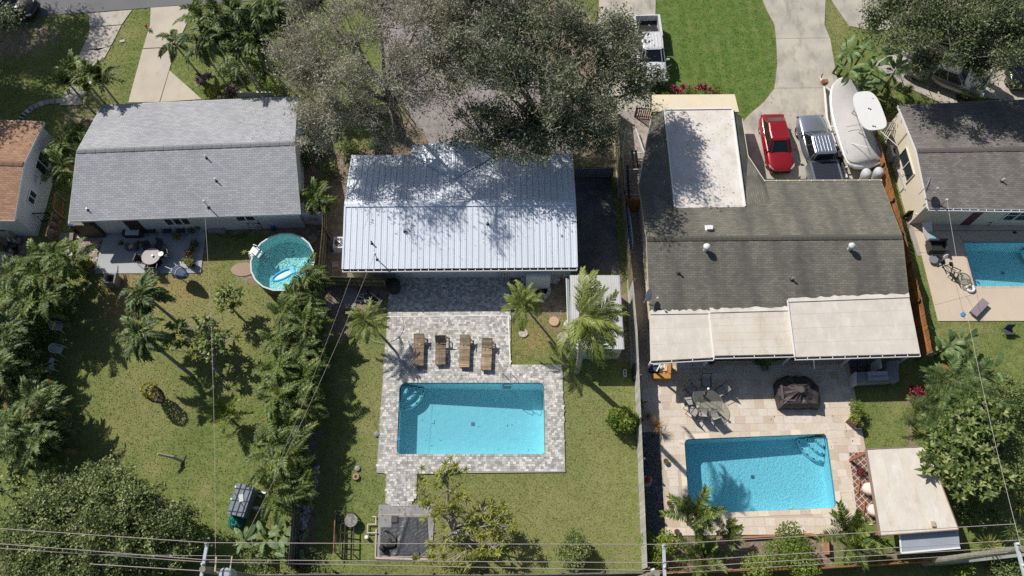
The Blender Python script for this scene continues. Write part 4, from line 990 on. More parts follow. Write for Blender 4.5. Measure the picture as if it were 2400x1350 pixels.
def tree(name, label, base, blobs, trunk_r, fork, n_cl, per, leaf, spread, m_leaf, m_bark, seed, cat='tree', group=None, aspect=.5, limbs=6, up=.35, shell=.45, twig=.012, sq=.7, twigs=0):
    rg = np.random.default_rng(seed); base = Vector((base[0], base[1], 0)); root = thing(name, label, cat, base, 0, group)
    bl = [((c[0]-base.x, c[1]-base.y, c[2]), r, w_) for c, r, w_ in blobs]
    cl = clump_points(bl, n_cl, per, spread, rg, shell)
    # limbs towards main points, twigs from limbs to clusters
    mains = []; idx = rg.choice(len(cl), min(limbs*3, len(cl)), replace=False); cand = cl[idx]; mains = [cand[0]]
    while len(mains) < limbs:
        dd = np.min([np.linalg.norm(cand-m_, axis=1) for m_ in mains], axis=0); mains.append(cand[int(dd.argmax())])
    F0 = np.array(fork, float); br = MB(); nodes = []; pr = []
    br.tube([(0,0,-.05), tuple(F0*np.array([.35,.35,.5])), tuple(F0)], [trunk_r*1.3, trunk_r, trunk_r*.85], 8)
    for m_ in mains:
        mid = F0*.45+m_*.55+rg.normal(size=3)*.25*np.linalg.norm(m_-F0)*.25; mid[2] = max(mid[2], F0[2]+.2)
        ts = np.linspace(0,1,6)[:,None]; pts = F0*(1-ts)**2+2*mid*ts*(1-ts)+(m_*.92+F0*.08)*ts**2; pts[1:-1] += rg.normal(size=(4,3))*.1
        rr = trunk_r*np.linspace(.62,.14,6); br.tube([tuple(p) for p in pts], list(rr), 5); nodes.append(pts[1:]); pr.append(rr[1:])
    nodes = np.concatenate(nodes); pr = np.concatenate(pr)
    for c in cl:
        dd = np.linalg.norm(nodes-c, axis=1); k = int(dd.argmin()); a = nodes[k]
        mid = (a+c)/2+rg.normal(size=3)*dd[k]*.13
        r0 = min(pr[k]*.6, twig+dd[k]*.012); br.tube([tuple(a), tuple(mid), tuple(c)], [r0, r0*.7, r0*.35], 3, cap=False)
    br.obj('trunk', m_bark, root, smooth=True)
    if twigs:      # fine pale twigs between the leaves
        k = np.repeat(np.arange(len(cl)), twigs); a = cl[k]+rg.normal(size=(len(k),3))*spread*.5; dv = unit(rg.normal(size=(len(k),3))+unit(a-F0)*1.2); b = a+dv*rg.uniform(.25,.8,(len(k),1)); s = unit(np.cross(dv, rg.normal(size=(len(k),3))))*.011
        inst(raw_mesh('twigs', np.stack([a-s,a+s,b+s*.4,b-s*.4],1).reshape(-1,3), np.arange(len(k)*4).reshape(-1,4), M_twig), 'twigs', root, kind='stuff')
    # leaves follow the twig ends
    k = rg.poisson(per, len(cl))+1; idx = np.repeat(np.arange(len(cl)), k); n = len(idx)
    sp = spread*rg.uniform(.6,1.4,len(cl))[idx][:,None]
    pts = cl[idx]+rg.normal(size=(n,3))*sp*np.array([1,1,sq])
    base_t = rg.uniform(.15,.85,len(cl))[idx]; t = np.clip(base_t+rg.normal(size=n)*.22, 0, 1)
    pts = pts[pts[:,2] > .15]; t = t[:len(pts)]
    inst(leaf_mesh('crown', pts, leaf, m_leaf, rg, up, aspect, t), 'crown', root)
    return root
def B_(x, y, h, rx, ry, rz, w_=1): q = P(x,y,h); return ((q.x,q.y,q.z), (rx,ry,rz), w_)
def bush(name, label, x, y, r, h, n, leaf, m, seed, cat='bush', group=None, aspect=.5, lumps=7, base=None, up=.5):
    rg = np.random.default_rng(seed); b = P(x,y,h*.55); b.z = 0
    root = thing(name, label, cat, b, 0, group)
    c = rg.normal(size=(lumps,3))*np.array([r*.42,r*.42,h*.12]); c[:,2] = np.abs(c[:,2])*.8+h*.5
    k = rg.integers(0, lumps, n); d = unit(rg.normal(size=(n,3))); rr = rg.uniform(.5,1,(n,1))
    pts = c[k]+d*rr*np.array([r*.55,r*.55,h*.42]); t = np.clip(rg.uniform(.2,.8,lumps)[k]+rg.normal(size=n)*.2+d[:,2]*.1, 0, 1)
    ok = pts[:,2] > .04; mb = MB()
    for q in c: mb.tube([(rg.normal()*.05, rg.normal()*.05, -.03), tuple(q*np.array([.5,.5,.6])), tuple(q)], [.03,.02,.01], 4)
    mb.obj('stem', M_bark, root)
    inst(leaf_mesh('foliage', pts[ok], leaf, m, rg, up, aspect, t[ok]), 'foliage', root)
    return root
# ---- palm fronds
def frond(name, L, el, droop, nl, ll, lw, m, rg, vee=.25, bend=0.0, fwd=.55, hang=.3, stalk=.14):
    """feather frond from the origin along +x: stem and two rows of leaflets"""
    N = 12; t = np.linspace(0,1,N); e = el-droop*t**1.25; az = bend*t
    dx = np.cos(e)*np.cos(az); dy = np.cos(e)*np.sin(az); dz = np.sin(e)
    step = L/(N-1); p = np.zeros((N,3)); p[1:,0] = np.cumsum(dx[:-1])*step; p[1:,1] = np.cumsum(dy[:-1])*step; p[1:,2] = np.cumsum(dz[:-1])*step
    V=[]; Fc=[]; T=[]
    def rib(a, b, wa, wb):
        o = len(V); s = np.array([0,1,0]); V.extend([a-s*wa, a+s*wa, b+s*wb, b-s*wb]); Fc.append((o,o+1,o+2,o+3)); T.append(.8)
    for i in range(N-1): rib(p[i], p[i+1], .028*(1-t[i]*.75)*L/2.2, .028*(1-t[i+1]*.75)*L/2.2)
    for i in range(nl):
        u = stalk+(1-stalk)*(i+.5)/nl; j = min(int(u*(N-1)), N-2); fr = u*(N-1)-j; c = p[j]*(1-fr)+p[j+1]*fr
        tg = unit(p[j+1]-p[j]); side = np.cross([0,0,1], tg); side = unit(side); upv = np.cross(tg, side)
        prof = (math.sin(min(1,(u-stalk)/(1-stalk)*1.15+.12)*PI*.86)**.6)*ll*rg.uniform(.85,1.1)
        for sg in (-1,1):
            d = unit(side*sg*(1-fwd*.5*u)+tg*(fwd*(.5+u*.7))+upv*vee+rg.normal(size=3)*.07)
            w2 = unit(np.cross(d, upv))*lw*.5
            a = c; b = c+d*prof*.55; d2 = unit(d+np.array([0,0,-1.0])*hang+rg.normal(size=3)*.06); e_ = b+d2*prof*.45
            o = len(V); V.extend([a-w2*.5, a+w2*.5, b+w2, b-w2, e_+w2*.12, e_-w2*.12]); tt = float(np.clip(rg.normal(.5,.22),0,1))
            Fc.append((o,o+1,o+2,o+3)); Fc.append((o+3,o+2,o+4,o+5)); T += [tt, min(1,tt+.08)]
    return raw_mesh(name, np.array(V), np.array(Fc), m, np.array(T))
rgp = np.random.default_rng(21)
FR_areca = [frond('frond', L, R(el), R(dr), 22, .50, .085, F_palm, rgp, vee=.3, bend=b, fwd=.7, hang=.55) for L, el, dr, b in ((2.1,68,95,.3),(1.9,55,90,-.4),(2.3,75,110,.5),(1.7,40,70,.2))]
FR_dead = [frond('frond', 1.9, R(10), R(100), 16, .4, .06, F_olive, rgp, vee=0, bend=.5, fwd=.8, hang=.8)]
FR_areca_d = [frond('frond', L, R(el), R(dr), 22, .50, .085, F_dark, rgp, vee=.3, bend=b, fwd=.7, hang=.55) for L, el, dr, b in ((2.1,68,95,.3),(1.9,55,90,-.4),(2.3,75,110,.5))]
FR_coco = [frond('frond', L, R(el), R(dr), 40, .66, .05, F_coco, rgp, vee=.05, bend=b, fwd=.9, hang=.9) for L, el, dr, b in ((2.9,42,85,.5),(2.7,22,70,-.3),(3.0,60,105,.6),(2.6,5,60,.35))]
FR_royal = [frond('frond', L, R(el), R(dr), 28, .55, .08, F_dark, rgp, vee=.2, bend=b, fwd=.8, hang=.8) for L, el, dr, b in ((2.0,50,110,.4),(1.8,28,95,-.5),(2.1,65,130,.6))]
FR_star = [frond('frond', L, R(el), R(dr), 28, .6, .08, F_palm, rgp, vee=.45, bend=b, fwd=.6, hang=.15) for L, el, dr, b in ((2.0,38,55,.1),(1.8,52,70,-.1),(2.1,22,40,.05))]
FR_blue = [frond('frond', L, R(el), R(dr), 28, .55, .055, F_blue, rgp, vee=.35, bend=b, fwd=.6, hang=.25) for L, el, dr, b in ((2.2,45,70,.15),(2.0,60,90,-.2),(2.3,30,50,.1))]
def blade(name, L, W, el, droop, m, rg, stalk=.25, folds=5):
    N = 10; t = np.linspace(0,1,N); e = el-droop*t**1.3; p = np.zeros((N,3)); st = L/(N-1)
    p[1:,0] = np.cumsum(np.cos(e)[:-1])*st; p[1:,2] = np.cumsum(np.sin(e)[:-1])*st
    V=[]; Fc=[]; T=[]
    for i in range(N-1):
        def hw(u): return .02 if u < stalk else W*.5*math.sin(min(1,(u-stalk)/(1-stalk)*.93+.07)*PI)**.55
        a,b = hw(t[i]), hw(t[i+1]); o = len(V); dz = .12
        cut = .8 if rg.random() < .35 else 1.0
        V += [p[i]+[0,-a,a*dz], p[i], p[i]+[0,a,a*dz], p[i+1]+[0,-b*cut,b*dz], p[i+1], p[i+1]+[0,b*cut,b*dz]]
        Fc += [(o,o+1,o+4,o+3),(o+1,o+2,o+5,o+4)]; tt = rg.uniform(.3,.7); T += [tt, tt+.2]
    return raw_mesh(name, np.array(V), np.array(Fc), m, np.array(T))
BL_ban = [blade('leaf', L, W, R(el), R(dr), F_banana, rgp) for L, W, el, dr in ((1.9,.5,60,80),(1.6,.45,40,60),(2.1,.5,75,95))]
def rosette(name, nl, L, W, m, rg, lo=-10, hi=80):
    V=[]; Fc=[]; T=[]
    for i in range(nl):
        a = i*2.399+rg.normal()*.1; e = R(lo+(hi-lo)*(i/nl))+rg.normal()*.08; l = L*rg.uniform(.85,1.1)*(1-.25*i/nl)
        d = np.array([math.cos(a)*math.cos(e), math.sin(a)*math.cos(e), math.sin(e)]); s = np.array([-math.sin(a), math.cos(a), 0])*W*.5
        m1 = d*l*.5; m2 = d*l+np.array([0,0,-.18*l]); o = len(V)
        V += [s*-.5, s*.5, m1+s, m1-s, m2+s*.1, m2-s*.1]; Fc += [(o,o+1,o+2,o+3),(o+3,o+2,o+4,o+5)]; t = rg.uniform(.2,.9); T += [t,t]
    return raw_mesh(name, np.array(V), np.array(Fc), m, np.array(T))
RO_yucca = [rosette('leaf_rosette', 46, .8, .05, F_plum, rgp), rosette('leaf_rosette', 40, .7, .05, F_green, rgp)]
RO_plum = [rosette('leaf_rosette', 12, .34, .06, F_plum, rgp, 0, 60), rosette('leaf_rosette', 9, .28, .055, F_plum, rgp, -5, 60)]
RO_mag = [rosette('leaf_rosette', 12, .42, .15, F_mag, rgp, 0, 65), rosette('leaf_rosette', 10, .36, .14, F_mag, rgp, -10, 60)]
RO_red = [rosette('leaf_rosette', 16, .45, .09, F_red, rgp, 5, 80)]
RO_pur = [rosette('leaf_rosette', 14, .4, .12, F_purple, rgp, 0, 75)]
RO_rust = [rosette('leaf_rosette', 90, .75, .02, F_olive, rgp, 0, 85)]
RO_fan = [rosette('leaf_rosette', 70, .7, .045, F_green, rgp, -35, 75)]
def palm(name, label, base, height, lean, nfr, fronds, trunk_r=.1, wind=(0,0), el=(-15,55), scale=1.0, cat='palm tree', group=None, seed=0, m_tr=None, curve=.3):
    rr = random.Random(seed); base = Vector((base[0],base[1],0)); root = thing(name, label, cat, base, 0, group)
    top = Vector((lean[0], lean[1], height)); n = 8; pts = []
    for i in range(n+1):
        t = i/n; pts.append(Vector((top.x*(t**(1+curve)), top.y*(t**(1+curve)), top.z*t)))
    mb = MB(); mb.tube([Vector((0,0,-.05))]+pts, [trunk_r*1.5]+[trunk_r*(1.15-.3*i/n) for i in range(n+1)], 8); mb.obj('trunk', m_tr or M_palmbark, root, smooth=True)
    for i in range(nfr):
        az = i*2.399+rr.uniform(-.25,.25); wx, wy = wind
        v = Vector((math.cos(az)+wx, math.sin(az)+wy)); az2 = math.atan2(v.y, v.x); k = min(1, v.length)
        e = R(el[0]+(el[1]-el[0])*(i/max(1,nfr-1)))*(1 if v.length > .6 else 1.3)
        s = scale*rr.uniform(.85,1.08)
        inst(fronds[rr.randrange(len(fronds))], 'frond', root, top+Vector((math.cos(az2)*.06, math.sin(az2)*.06, .02*i/nfr)), (rr.uniform(-.35,.35), -e, az2), s)
    return root
def clump(name, label, base, r, hs, stems, per, fronds, wind=(0,0), scale=1.0, cat='palm', group=None, seed=0, tilt=(-35,8), stem_r=.035):
    """areca-like clump: many thin canes, each with an arching tuft"""
    rr = random.Random(seed); base = Vector((base[0],base[1],0)); root = thing(name, label, cat, base, 0, group); mb = MB()
    for s in range(stems):
        a = s*2.4+rr.uniform(-.4,.4); q = r*math.sqrt((s+.5)/stems); h = rr.uniform(*hs)*(1-.25*q/max(r,.1))
        top = Vector((math.cos(a)*q+wind[0]*.35, math.sin(a)*q+wind[1]*.35, h)); b0 = Vector((math.cos(a)*q*.35, math.sin(a)*q*.35, 0))
        mb.tube([b0, (b0+top)/2+Vector((0,0,.1)), top], [stem_r, stem_r*.9, stem_r*.8], 5)
        for i in range(per):
            az = a+i*2*PI/per+rr.uniform(-.5,.5); v = Vector((math.cos(az)+wind[0], math.sin(az)+wind[1])); az = math.atan2(v.y, v.x)
            inst(fronds[rr.randrange(len(fronds))] if rr.random() > .05 else FR_dead[0], 'frond', root, top, (rr.uniform(-.6,.6), R(-rr.uniform(*tilt)), az), scale*rr.uniform(.75,1.1))
    mb.obj('stem', M_stemgreen, root); return root
def rosettes(name, label, base, pts, fr, m_br, cat, scale=1.0, group=None, seed=0, r0=.05, fork=None, limbs=0, rfac=1.0):
    """branches to every point, each ending in a rosette of leaves"""
    rr = random.Random(seed); base = Vector((base[0],base[1],0)); root = thing(name, label, cat, base, 0, group); mb = MB()
    pts = [Vector(p)-base for p in pts]; fk = Vector(fork) if fork is not None else Vector((0,0,.15))
    if limbs:
        ms = [pts[i] for i in range(0, len(pts), max(1,len(pts)//limbs))]; nd = []
        mb.tube([(0,0,-.05), fk*.5, fk], [r0*1.4, r0*1.1, r0], 7)
        for m_ in ms:
            k = [fk.lerp(m_*.85+fk*.15, t)+Vector((rr.uniform(-.12,.12),rr.uniform(-.12,.12),math.sin(t*PI)*.15)) for t in (0,.25,.5,.75,1)]; k[0] = fk
            mb.tube(k, [r0*.8,r0*.65,r0*.5,r0*.4,r0*.28], 5); nd += k[1:]
    else: nd = [fk]; mb.tube([(0,0,-.05), fk], [r0, r0*.8], 6)
    for p in pts:
        a = min(nd, key=lambda q: (q-p).length); mid = (a+p)/2+Vector((rr.uniform(-.08,.08),rr.uniform(-.08,.08),.05))
        q = min(.024*rfac, r0*.5); mb.tube([a, mid, p], [q, q*.8, q*.55], 4, cap=False)
        inst(fr[rr.randrange(len(fr))], 'leaf_rosette', root, p, (rr.uniform(-.5,.5), rr.uniform(-.5,.5), rr.uniform(0,6.3)), scale*rr.uniform(.8,1.2))
    mb.obj('branch', m_br, root, smooth=True); return root

# ---- large trees in front of the houses
tree('sparse_oak_tree', 'wide grey green tree with sparse crown and visible forked trunk', P(938,322), [B_(900,110,9.2,4.7,4.4,2.2,5), B_(770,205,7.2,2.9,3.3,1.6,2.8), B_(725,130,7.6,2.4,2.6,1.6,1.4), B_(760,30,9,3.0,3,1.8,1.5), B_(985,190,7.6,1.8,2.8,1.5,.9), B_(770,300,5.8,2.1,1.3,1.2,1.3), B_(890,325,4.6,2.4,.9,.8,.7), B_(1030,60,7.8,2.2,2.6,1.5,1.3), B_(960,20,9,3,2.4,1.6,1.2)],
     .26, (-.3,.7,2.9), 1250, 27, .16, .30, F_oak, M_bark, 3, twigs=9, twig=.02, limbs=11, aspect=.42, up=.2)
tree('dense_oak_tree', 'broad dark oak with dense crown between metal roof and white pickup', P(1268,368), [B_(1290,120,9,4.4,4.9,2.2,5), B_(1150,145,8.4,3.4,4.2,2.0,3.0), B_(1400,205,7.2,3.2,3.3,1.8,2.8), B_(1130,293,6.0,2.3,1.7,1.4,1.4), B_(1290,308,5.6,3.1,1.6,1.4,2.3), B_(1440,115,8.2,2.0,2.5,1.5,1.2), B_(1240,20,10,4.7,3,2,1.8), B_(1500,182,6.4,1.3,.8,.7,.35), B_(1070,140,7.4,2.2,3.2,1.4,1.7), B_(1100,30,9,3,2.8,1.6,1.4), B_(1240,345,5.6,3.4,1.2,1.1,1.7), B_(1385,320,5.6,1.8,1.4,1.1,.8)],
     .32, (.1,.7,2.6), 1900, 35, .18, .32, F_oak2, M_bark, 5, twigs=4, twig=.018, limbs=13, aspect=.45, up=.25)
tree('dark_street_tree', 'dense dark tree shading the curved drive above the dark grey roof', P(2270,175), [B_(2190,70,6.5,3.4,3.4,1.5,3), B_(2330,60,6.8,3.6,3.4,1.5,3), B_(2240,150,5.6,2.3,1.7,1.1,1.1), B_(2110,30,6.2,2.4,2.2,1.2,1.2), B_(2420,40,6.5,3,3,1.5,1.5)],
     .28, (0,.3,2.4), 1000, 52, .18, .28, F_dkoak, M_bark, 8, twigs=2, limbs=10, aspect=.45)
tree('edge_tree', 'tall tree beyond the right end of the dark grey roof, mostly outside the picture', P(2510,300), [B_(2540,240,7,2.8,3.0,1.6,1)], .25, (0,.2,2.5), 160, 70, .17, .4, F_oak2, M_bark, 9, limbs=6)
tree('edge_tree', 'large shade tree past the top left corner casting dappled shadow on the lawn', (-42.5,38), [((-40.6,41,8),(4.4,4.2,1.8),3), ((-40.5,34.5,7.5),(4.0,3.8,1.6),2.6), ((-41.5,46,8),(4,3,1.6),1.6), B_(-30,60,6.5,1.5,1.8,1,.5)], .28, (0,.2,2.5), 1200, 62, .19, .4, F_oak2, M_bark, 10, limbs=8)
tree('round_bush_tree', 'big rounded leafy tree filling the bottom left corner', P(250,1265), [B_(250,1210,3.0,3.6,2.6,1.3,4), B_(130,1250,2.6,3.0,2.4,1.2,3), B_(380,1250,2.3,2.2,1.6,1.0,1.3), B_(60,1320,2.3,2.5,1.6,1.1,1.3), B_(250,1320,2.2,4.0,1.3,1.0,1.8), B_(230,1130,2.4,1.7,1.2,.9,.9)],
     .16, (0,.1,.9), 1400, 40, .16, .19, F_round, M_bark, 12, limbs=12, aspect=.55, up=.5, shell=.55)
bush('lime_bush', 'bright green leafy bush left of the power pole', 440, 1275, 1.5, 1.7, 3200, .17, F_bright, 31, aspect=.6)
bush('lime_bush', 'bright green bush at the bottom edge beside the left power pole base', 350, 1335, 1.6, 1.6, 2600, .17, F_bright, 32, aspect=.6)
bush('flowering_bush', 'low weedy shrub by the rear fence right of the left pole', 600, 1320, 1.4, .9, 1800, .13, F_green, 33)
bush('flowering_bush', 'vine tangle on the rear fence below the board fence end', 720, 1342, 1.5, .8, 1500, .12, F_green, 34)
bush('round_shrub', 'round bright green shrub growing against the pale weathered fence', 1458, 985, .82, 1.5, 2600, .15, F_bright, 35, aspect=.6)
bush('square_shrub', 'rounded shrub with reddish tips on the lawn near the wires', 1352, 1290, 1.15, 1.7, 3600, .13, F_green, 36)
bush('square_shrub', 'full olive green shrub inside the patio planting bed at the bottom', 1838, 1285, 1.55, 2.1, 6200, .14, F_bright, 37, aspect=.45)
bush('square_shrub', 'yellow green shrub at the foot of the pale fence corner', 1540, 1285, .95, 1.4, 2400, .13, F_bright, 38)
bush('potted_shrub_growth', 'light green shrub beside the brown square planter at the patio edge', 2010, 968, .6, 1.1, 1100, .11, F_bright, 39)
bush('dark_hedge_bush', 'dark round leafed bush at the right frame edge', 2385, 940, 1.6, 2.2, 4200, .13, F_green, 40, lumps=12)
bush('dark_hedge_bush', 'dark bush under the broad leafed tree by the right frame edge', 2370, 1080, 1.7, 2.4, 4200, .13, F_green, 41, lumps=12)
bush('dark_hedge_bush', 'dark shrub between the pergola roof and the spiky plants', 2270, 1190, .9, 1.6, 1600, .15, F_green, 42)
bush('fence_bush', 'yellow green bush spilling over the bottom right boundary wall', 2255, 1318, 1.1, .9, 1500, .13, F_bright, 43)
bush('fence_bush', 'dark shrub beyond the right end of the boundary wall', 2350, 1330, 1.2, .9, 1500, .13, F_green, 44)
bush('croton_bush', 'yellow and green croton among pots at the patio corner', 196, 618, .7, 1.1, 1100, .14, F_yellow, 45, aspect=.5)
bush('side_bush', 'small green bush under the tree by the blue grey roof corner', 640, 195, .8, 1.1, 900, .14, F_bright, 46)
bush('purple_bush', 'purple leaved shrub near the long blue grey roof', 545, 222, .8, .9, 800, .15, F_purple, 47)
bush('lime_bush', 'small yellow green bush by the purple shrub', 500, 216, .5, .7, 500, .14, F_yellow, 48)
bush('rust_flower_bush', 'low ferny bush under the patio roof gutter', 1795, 846, .55, .7, 600, .13, F_green, 49)
# leaning croton on the lawn
rg = np.random.default_rng(77); rt = thing('croton_shrub', 'slender yellow topped croton standing alone on the left lawn', 'shrub', P(382,938))
n = 900; t = rg.random(n)**.8; a = rg.uniform(0,6.28,n); r_ = .12+.28*np.sin(t*PI*.8+.3)
pts = np.stack([np.cos(a)*r_-t*.15, np.sin(a)*r_+t*.15, .15+t*1.9], -1)
inst(leaf_mesh('lower_foliage', pts[t<.72], .17, F_purple, rg, .4, .4), 'lower_foliage', rt); inst(leaf_mesh('crown', pts[t>=.72]*np.array([1.3,1.3,1]), .17, F_yellow, rg, .6, .4), 'crown', rt)
MB().tube([(0,0,0),(-.05,.05,1),(-.12,.12,1.9)], [.04,.03,.02], 5).obj('stem', M_bark, rt)
ORD = 'first second third fourth fifth sixth seventh eighth ninth tenth eleventh twelfth thirteenth fourteenth fifteenth sixteenth seventeenth eighteenth nineteenth twentieth twenty-first'.split()
# ---- palm hedge in the middle (windblown to the right)
Gh = 'windblown areca palm hedge between the left lawn and dark fence'
hp = [(690,690),(712,640),(668,735),(715,745),(655,795),(700,810),(650,855),(700,875),(645,925),(690,940),(632,985),(680,1000),(625,1045),(668,1062),(632,1100),(672,1128),(650,1150)]
for i, (x,y) in enumerate(sorted(hp, key=lambda p: p[1])):
    h = 2.5; b = P(x, y, h); s = 1.0
    clump('areca_palm', ORD[i]+' feather leaved palm from the round pool in the hedge along the dark fence', (b.x-.2,b.y), .55, (1.6,2.9), 7, 5, FR_areca, wind=(.75,-.25), scale=.68, group=Gh, seed=100+i)
for i, (x,y) in enumerate(sorted([(20,640),(75,600),(140,590),(105,650),(50,690),(105,700),(20,745),(70,750),(60,790),(0,810),(45,830),(-10,880),(30,905),(70,930),(20,960),(65,985),(10,1020),(60,1045),(85,1020),(60,870),(75,945)], key=lambda p: p[1])):
    b = P(x-(62 if 735 < y < 925 else 0), y, 3.2)
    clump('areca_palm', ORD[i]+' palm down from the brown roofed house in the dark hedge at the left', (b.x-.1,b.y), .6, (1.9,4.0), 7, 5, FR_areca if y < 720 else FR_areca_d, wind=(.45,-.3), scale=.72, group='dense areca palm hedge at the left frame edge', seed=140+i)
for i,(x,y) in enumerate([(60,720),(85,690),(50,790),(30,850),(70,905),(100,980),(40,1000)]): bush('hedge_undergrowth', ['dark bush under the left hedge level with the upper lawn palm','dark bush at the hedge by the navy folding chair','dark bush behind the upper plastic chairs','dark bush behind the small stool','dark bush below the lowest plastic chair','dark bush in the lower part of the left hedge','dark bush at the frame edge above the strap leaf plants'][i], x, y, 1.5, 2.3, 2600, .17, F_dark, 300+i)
# ---- palms on the left lawn
palm('lawn_palm', 'upper leaning palm of the pair on the left lawn', P(430,768), 3.0, (-1.2,.9), 22, FR_royal, .09, wind=(.5,-.2), el=(-25,50), scale=.85, seed=1, curve=.2)
palm('lawn_palm', 'lower leaning palm of the pair on the left lawn, crown drooping', P(450,880), 3.3, (-1.7,1.3), 22, FR_royal, .10, wind=(.3,-.4), el=(-35,45), scale=.88, seed=2, curve=.2)
rgn = np.random.default_rng(5)
def cloudpts(x, y, h, rx, ry, rz, n, s):
    g = np.random.default_rng(s); q = P(x,y,h); d = unit(g.normal(size=(n,3)))*(g.uniform(.2,1,(n,1))**.5); return [Vector((q.x+a*rx, q.y+b*ry, q.z+c*rz)) for a,b,c in d]
rosettes('frangipani_tree', 'loose branching tree with bright leaf tufts right of the two lawn palms', P(520,880), cloudpts(470,790,1.9,2.3,1.5,.8,75,1), [RO_mag[0], RO_plum[0], RO_mag[1]], M_bark_pale, 'tree', 1.0, seed=3, r0=.09, fork=(-.3,.3,.8), limbs=7)
rosettes('frangipani_tree', 'small tufted tree above the lawn near the wire', P(560,740), cloudpts(535,702,1.9,.95,1.0,.6,34,2), [RO_mag[0], RO_plum[0]], M_bark_pale, 'tree', 1.0, seed=4, r0=.06, fork=(-.2,.2,.8), limbs=4)
palm('young_palm', 'young open palm with yellowing fronds near the palm hedge', P(545,985), .6, (-.1,.1), 9, FR_star, .08, el=(5,50), scale=.72, seed=5)
for i, (x,y,h,s) in enumerate([(250,195,3.2,.9),(205,180,2.6,.8),(180,205,2.4,.75),(225,220,2.8,.8)]):
    b = P(x-15,y-5,h); palm('entrance_palm', ['right top','upper left','left low','right low'][i]+' feather palm of the cluster over the narrow left driveway', (b.x+.3,b.y-.3), h, (-.3,.3), 14, FR_areca, .07, wind=(.35,-.2), el=(-15,60), scale=s, group='palm cluster over the left driveway', seed=20+i)
for i, (x,y,h,n) in enumerate([(170,300,2.2,4),(150,335,2.0,4),(130,385,2.0,4)]):
    b = P(x,y,h); clump('side_palm', ['upper','middle','lower'][i]+' bushy palm of the row left of the blue grey house', (b.x,b.y), .4, (1.2,2.3), n+2, 5, FR_areca, wind=(.2,-.2), scale=.66, seed=30+i)
tl = [(470,50,5),(510,40,5.5),(560,30,5.5),(610,50,5.5),(660,60,5),(540,90,4.5),(590,105,4.5),(500,85,4.5),(640,20,6),(700,20,5.5),(470,110,3.6),(560,140,3.8),(615,120,4)]
for i, (x,y,h) in enumerate(sorted(tl)):
    b = P(x,y,h); palm('grove_palm', ORD[i]+' slender palm from the left in the grove beside the grey green tree', (b.x+.9,b.y-.8), h, (-.9,.8), 13, FR_royal if i % 3 else FR_areca_d, .07, wind=(.35,-.45), el=(-35,55), scale=.9, group='palm grove above the blue grey roof', seed=50+i, curve=.1)
b = P(438,125,2.4); palm('verge_palm', 'short palm with drooping dark fronds standing alone beside the wide driveway', P(478,188), 2.6, (-1.25,1.0), 11, FR_royal, .07, wind=(.2,-.3), el=(-30,45), scale=.72, seed=70, curve=.1)
for i,(x,y) in enumerate([(545,160),(600,165),(640,140),(690,90)]): bush('grove_undergrowth', ['dark low shrub under the left part of the palm grove','dark low shrub under the middle of the palm grove','dark low shrub under the right part of the palm grove','low shrub at the right end of the palm grove'][i], x, y, 1.0, 1.0, 1100, .16, F_green, 80+i)
rosettes('purple_plant', 'purple leaved cordyline group on the lawn left of the grove', P(475,190), cloudpts(475,185,.6,.6,.5,.2,9,8), RO_pur, M_stemgreen, 'plant', 1.0, seed=9, r0=.03)
# side palm between houses
b = P(738,450,2.3); clump('side_palm', 'bright feather palm between the blue grey and metal roofs', (b.x,b.y), .45, (1.4,2.4), 7, 5, FR_areca, wind=(.1,-.1), scale=.62, seed=90)
for i,(x,y) in enumerate([(760,400),(750,350),(890,335),(700,375),(820,345)]): bush('shade_bush', ['shaded shrub between the two middle houses','shaded shrub at the top of the gap between houses','small shrub at the foot of the forked tree','green bush against the long roof end','leafy shrub at the metal roof corner'][i], x, y, .8, 1.0, 800, .15, F_green, 90+i)
# ---- pool side palms
palm('coconut_palm', 'small windblown palm at the upper left corner of the paver deck', P(916,812), 2.3, (-1.15,.75), 26, FR_coco, .07, wind=(.15,-.1), el=(-25,65), scale=.52, seed=61, curve=.5, m_tr=M_bark)
palm('coconut_palm', 'curved thin trunked windblown palm over the stepping discs', P(1330,845), 3.6, (-2.75,2.2), 28, FR_coco, .065, wind=(.2,-.1), el=(-30,65), scale=.54, seed=62, curve=.15, m_tr=M_bark)
palm('coconut_palm', 'tall pale trunked coconut palm swept over the white shed roof', P(1352,872), 9.0, (-.6,0), 27, FR_coco, .16, wind=(.9,-.3), el=(-40,50), scale=.93, seed=63, m_tr=M_bark_pale, curve=1.2)
# ---- bottom centre plumeria
pb = P(1062,1258); pts = cloudpts(1040,1150,2.7,1.7,2.0,.5,64,11)+cloudpts(1150,1230,2.0,1.4,1.6,.6,60,12)+cloudpts(1050,1300,1.5,1.9,.9,.5,46,13)
rosettes('plumeria_tree', 'bare branched plumeria with thin yellow green leaf tufts beside the tarp', pb, pts, RO_plum, M_bark_pale, 'tree', 1.1, seed=6, r0=.13, fork=(.05,.25,.7), limbs=12, rfac=1.3)
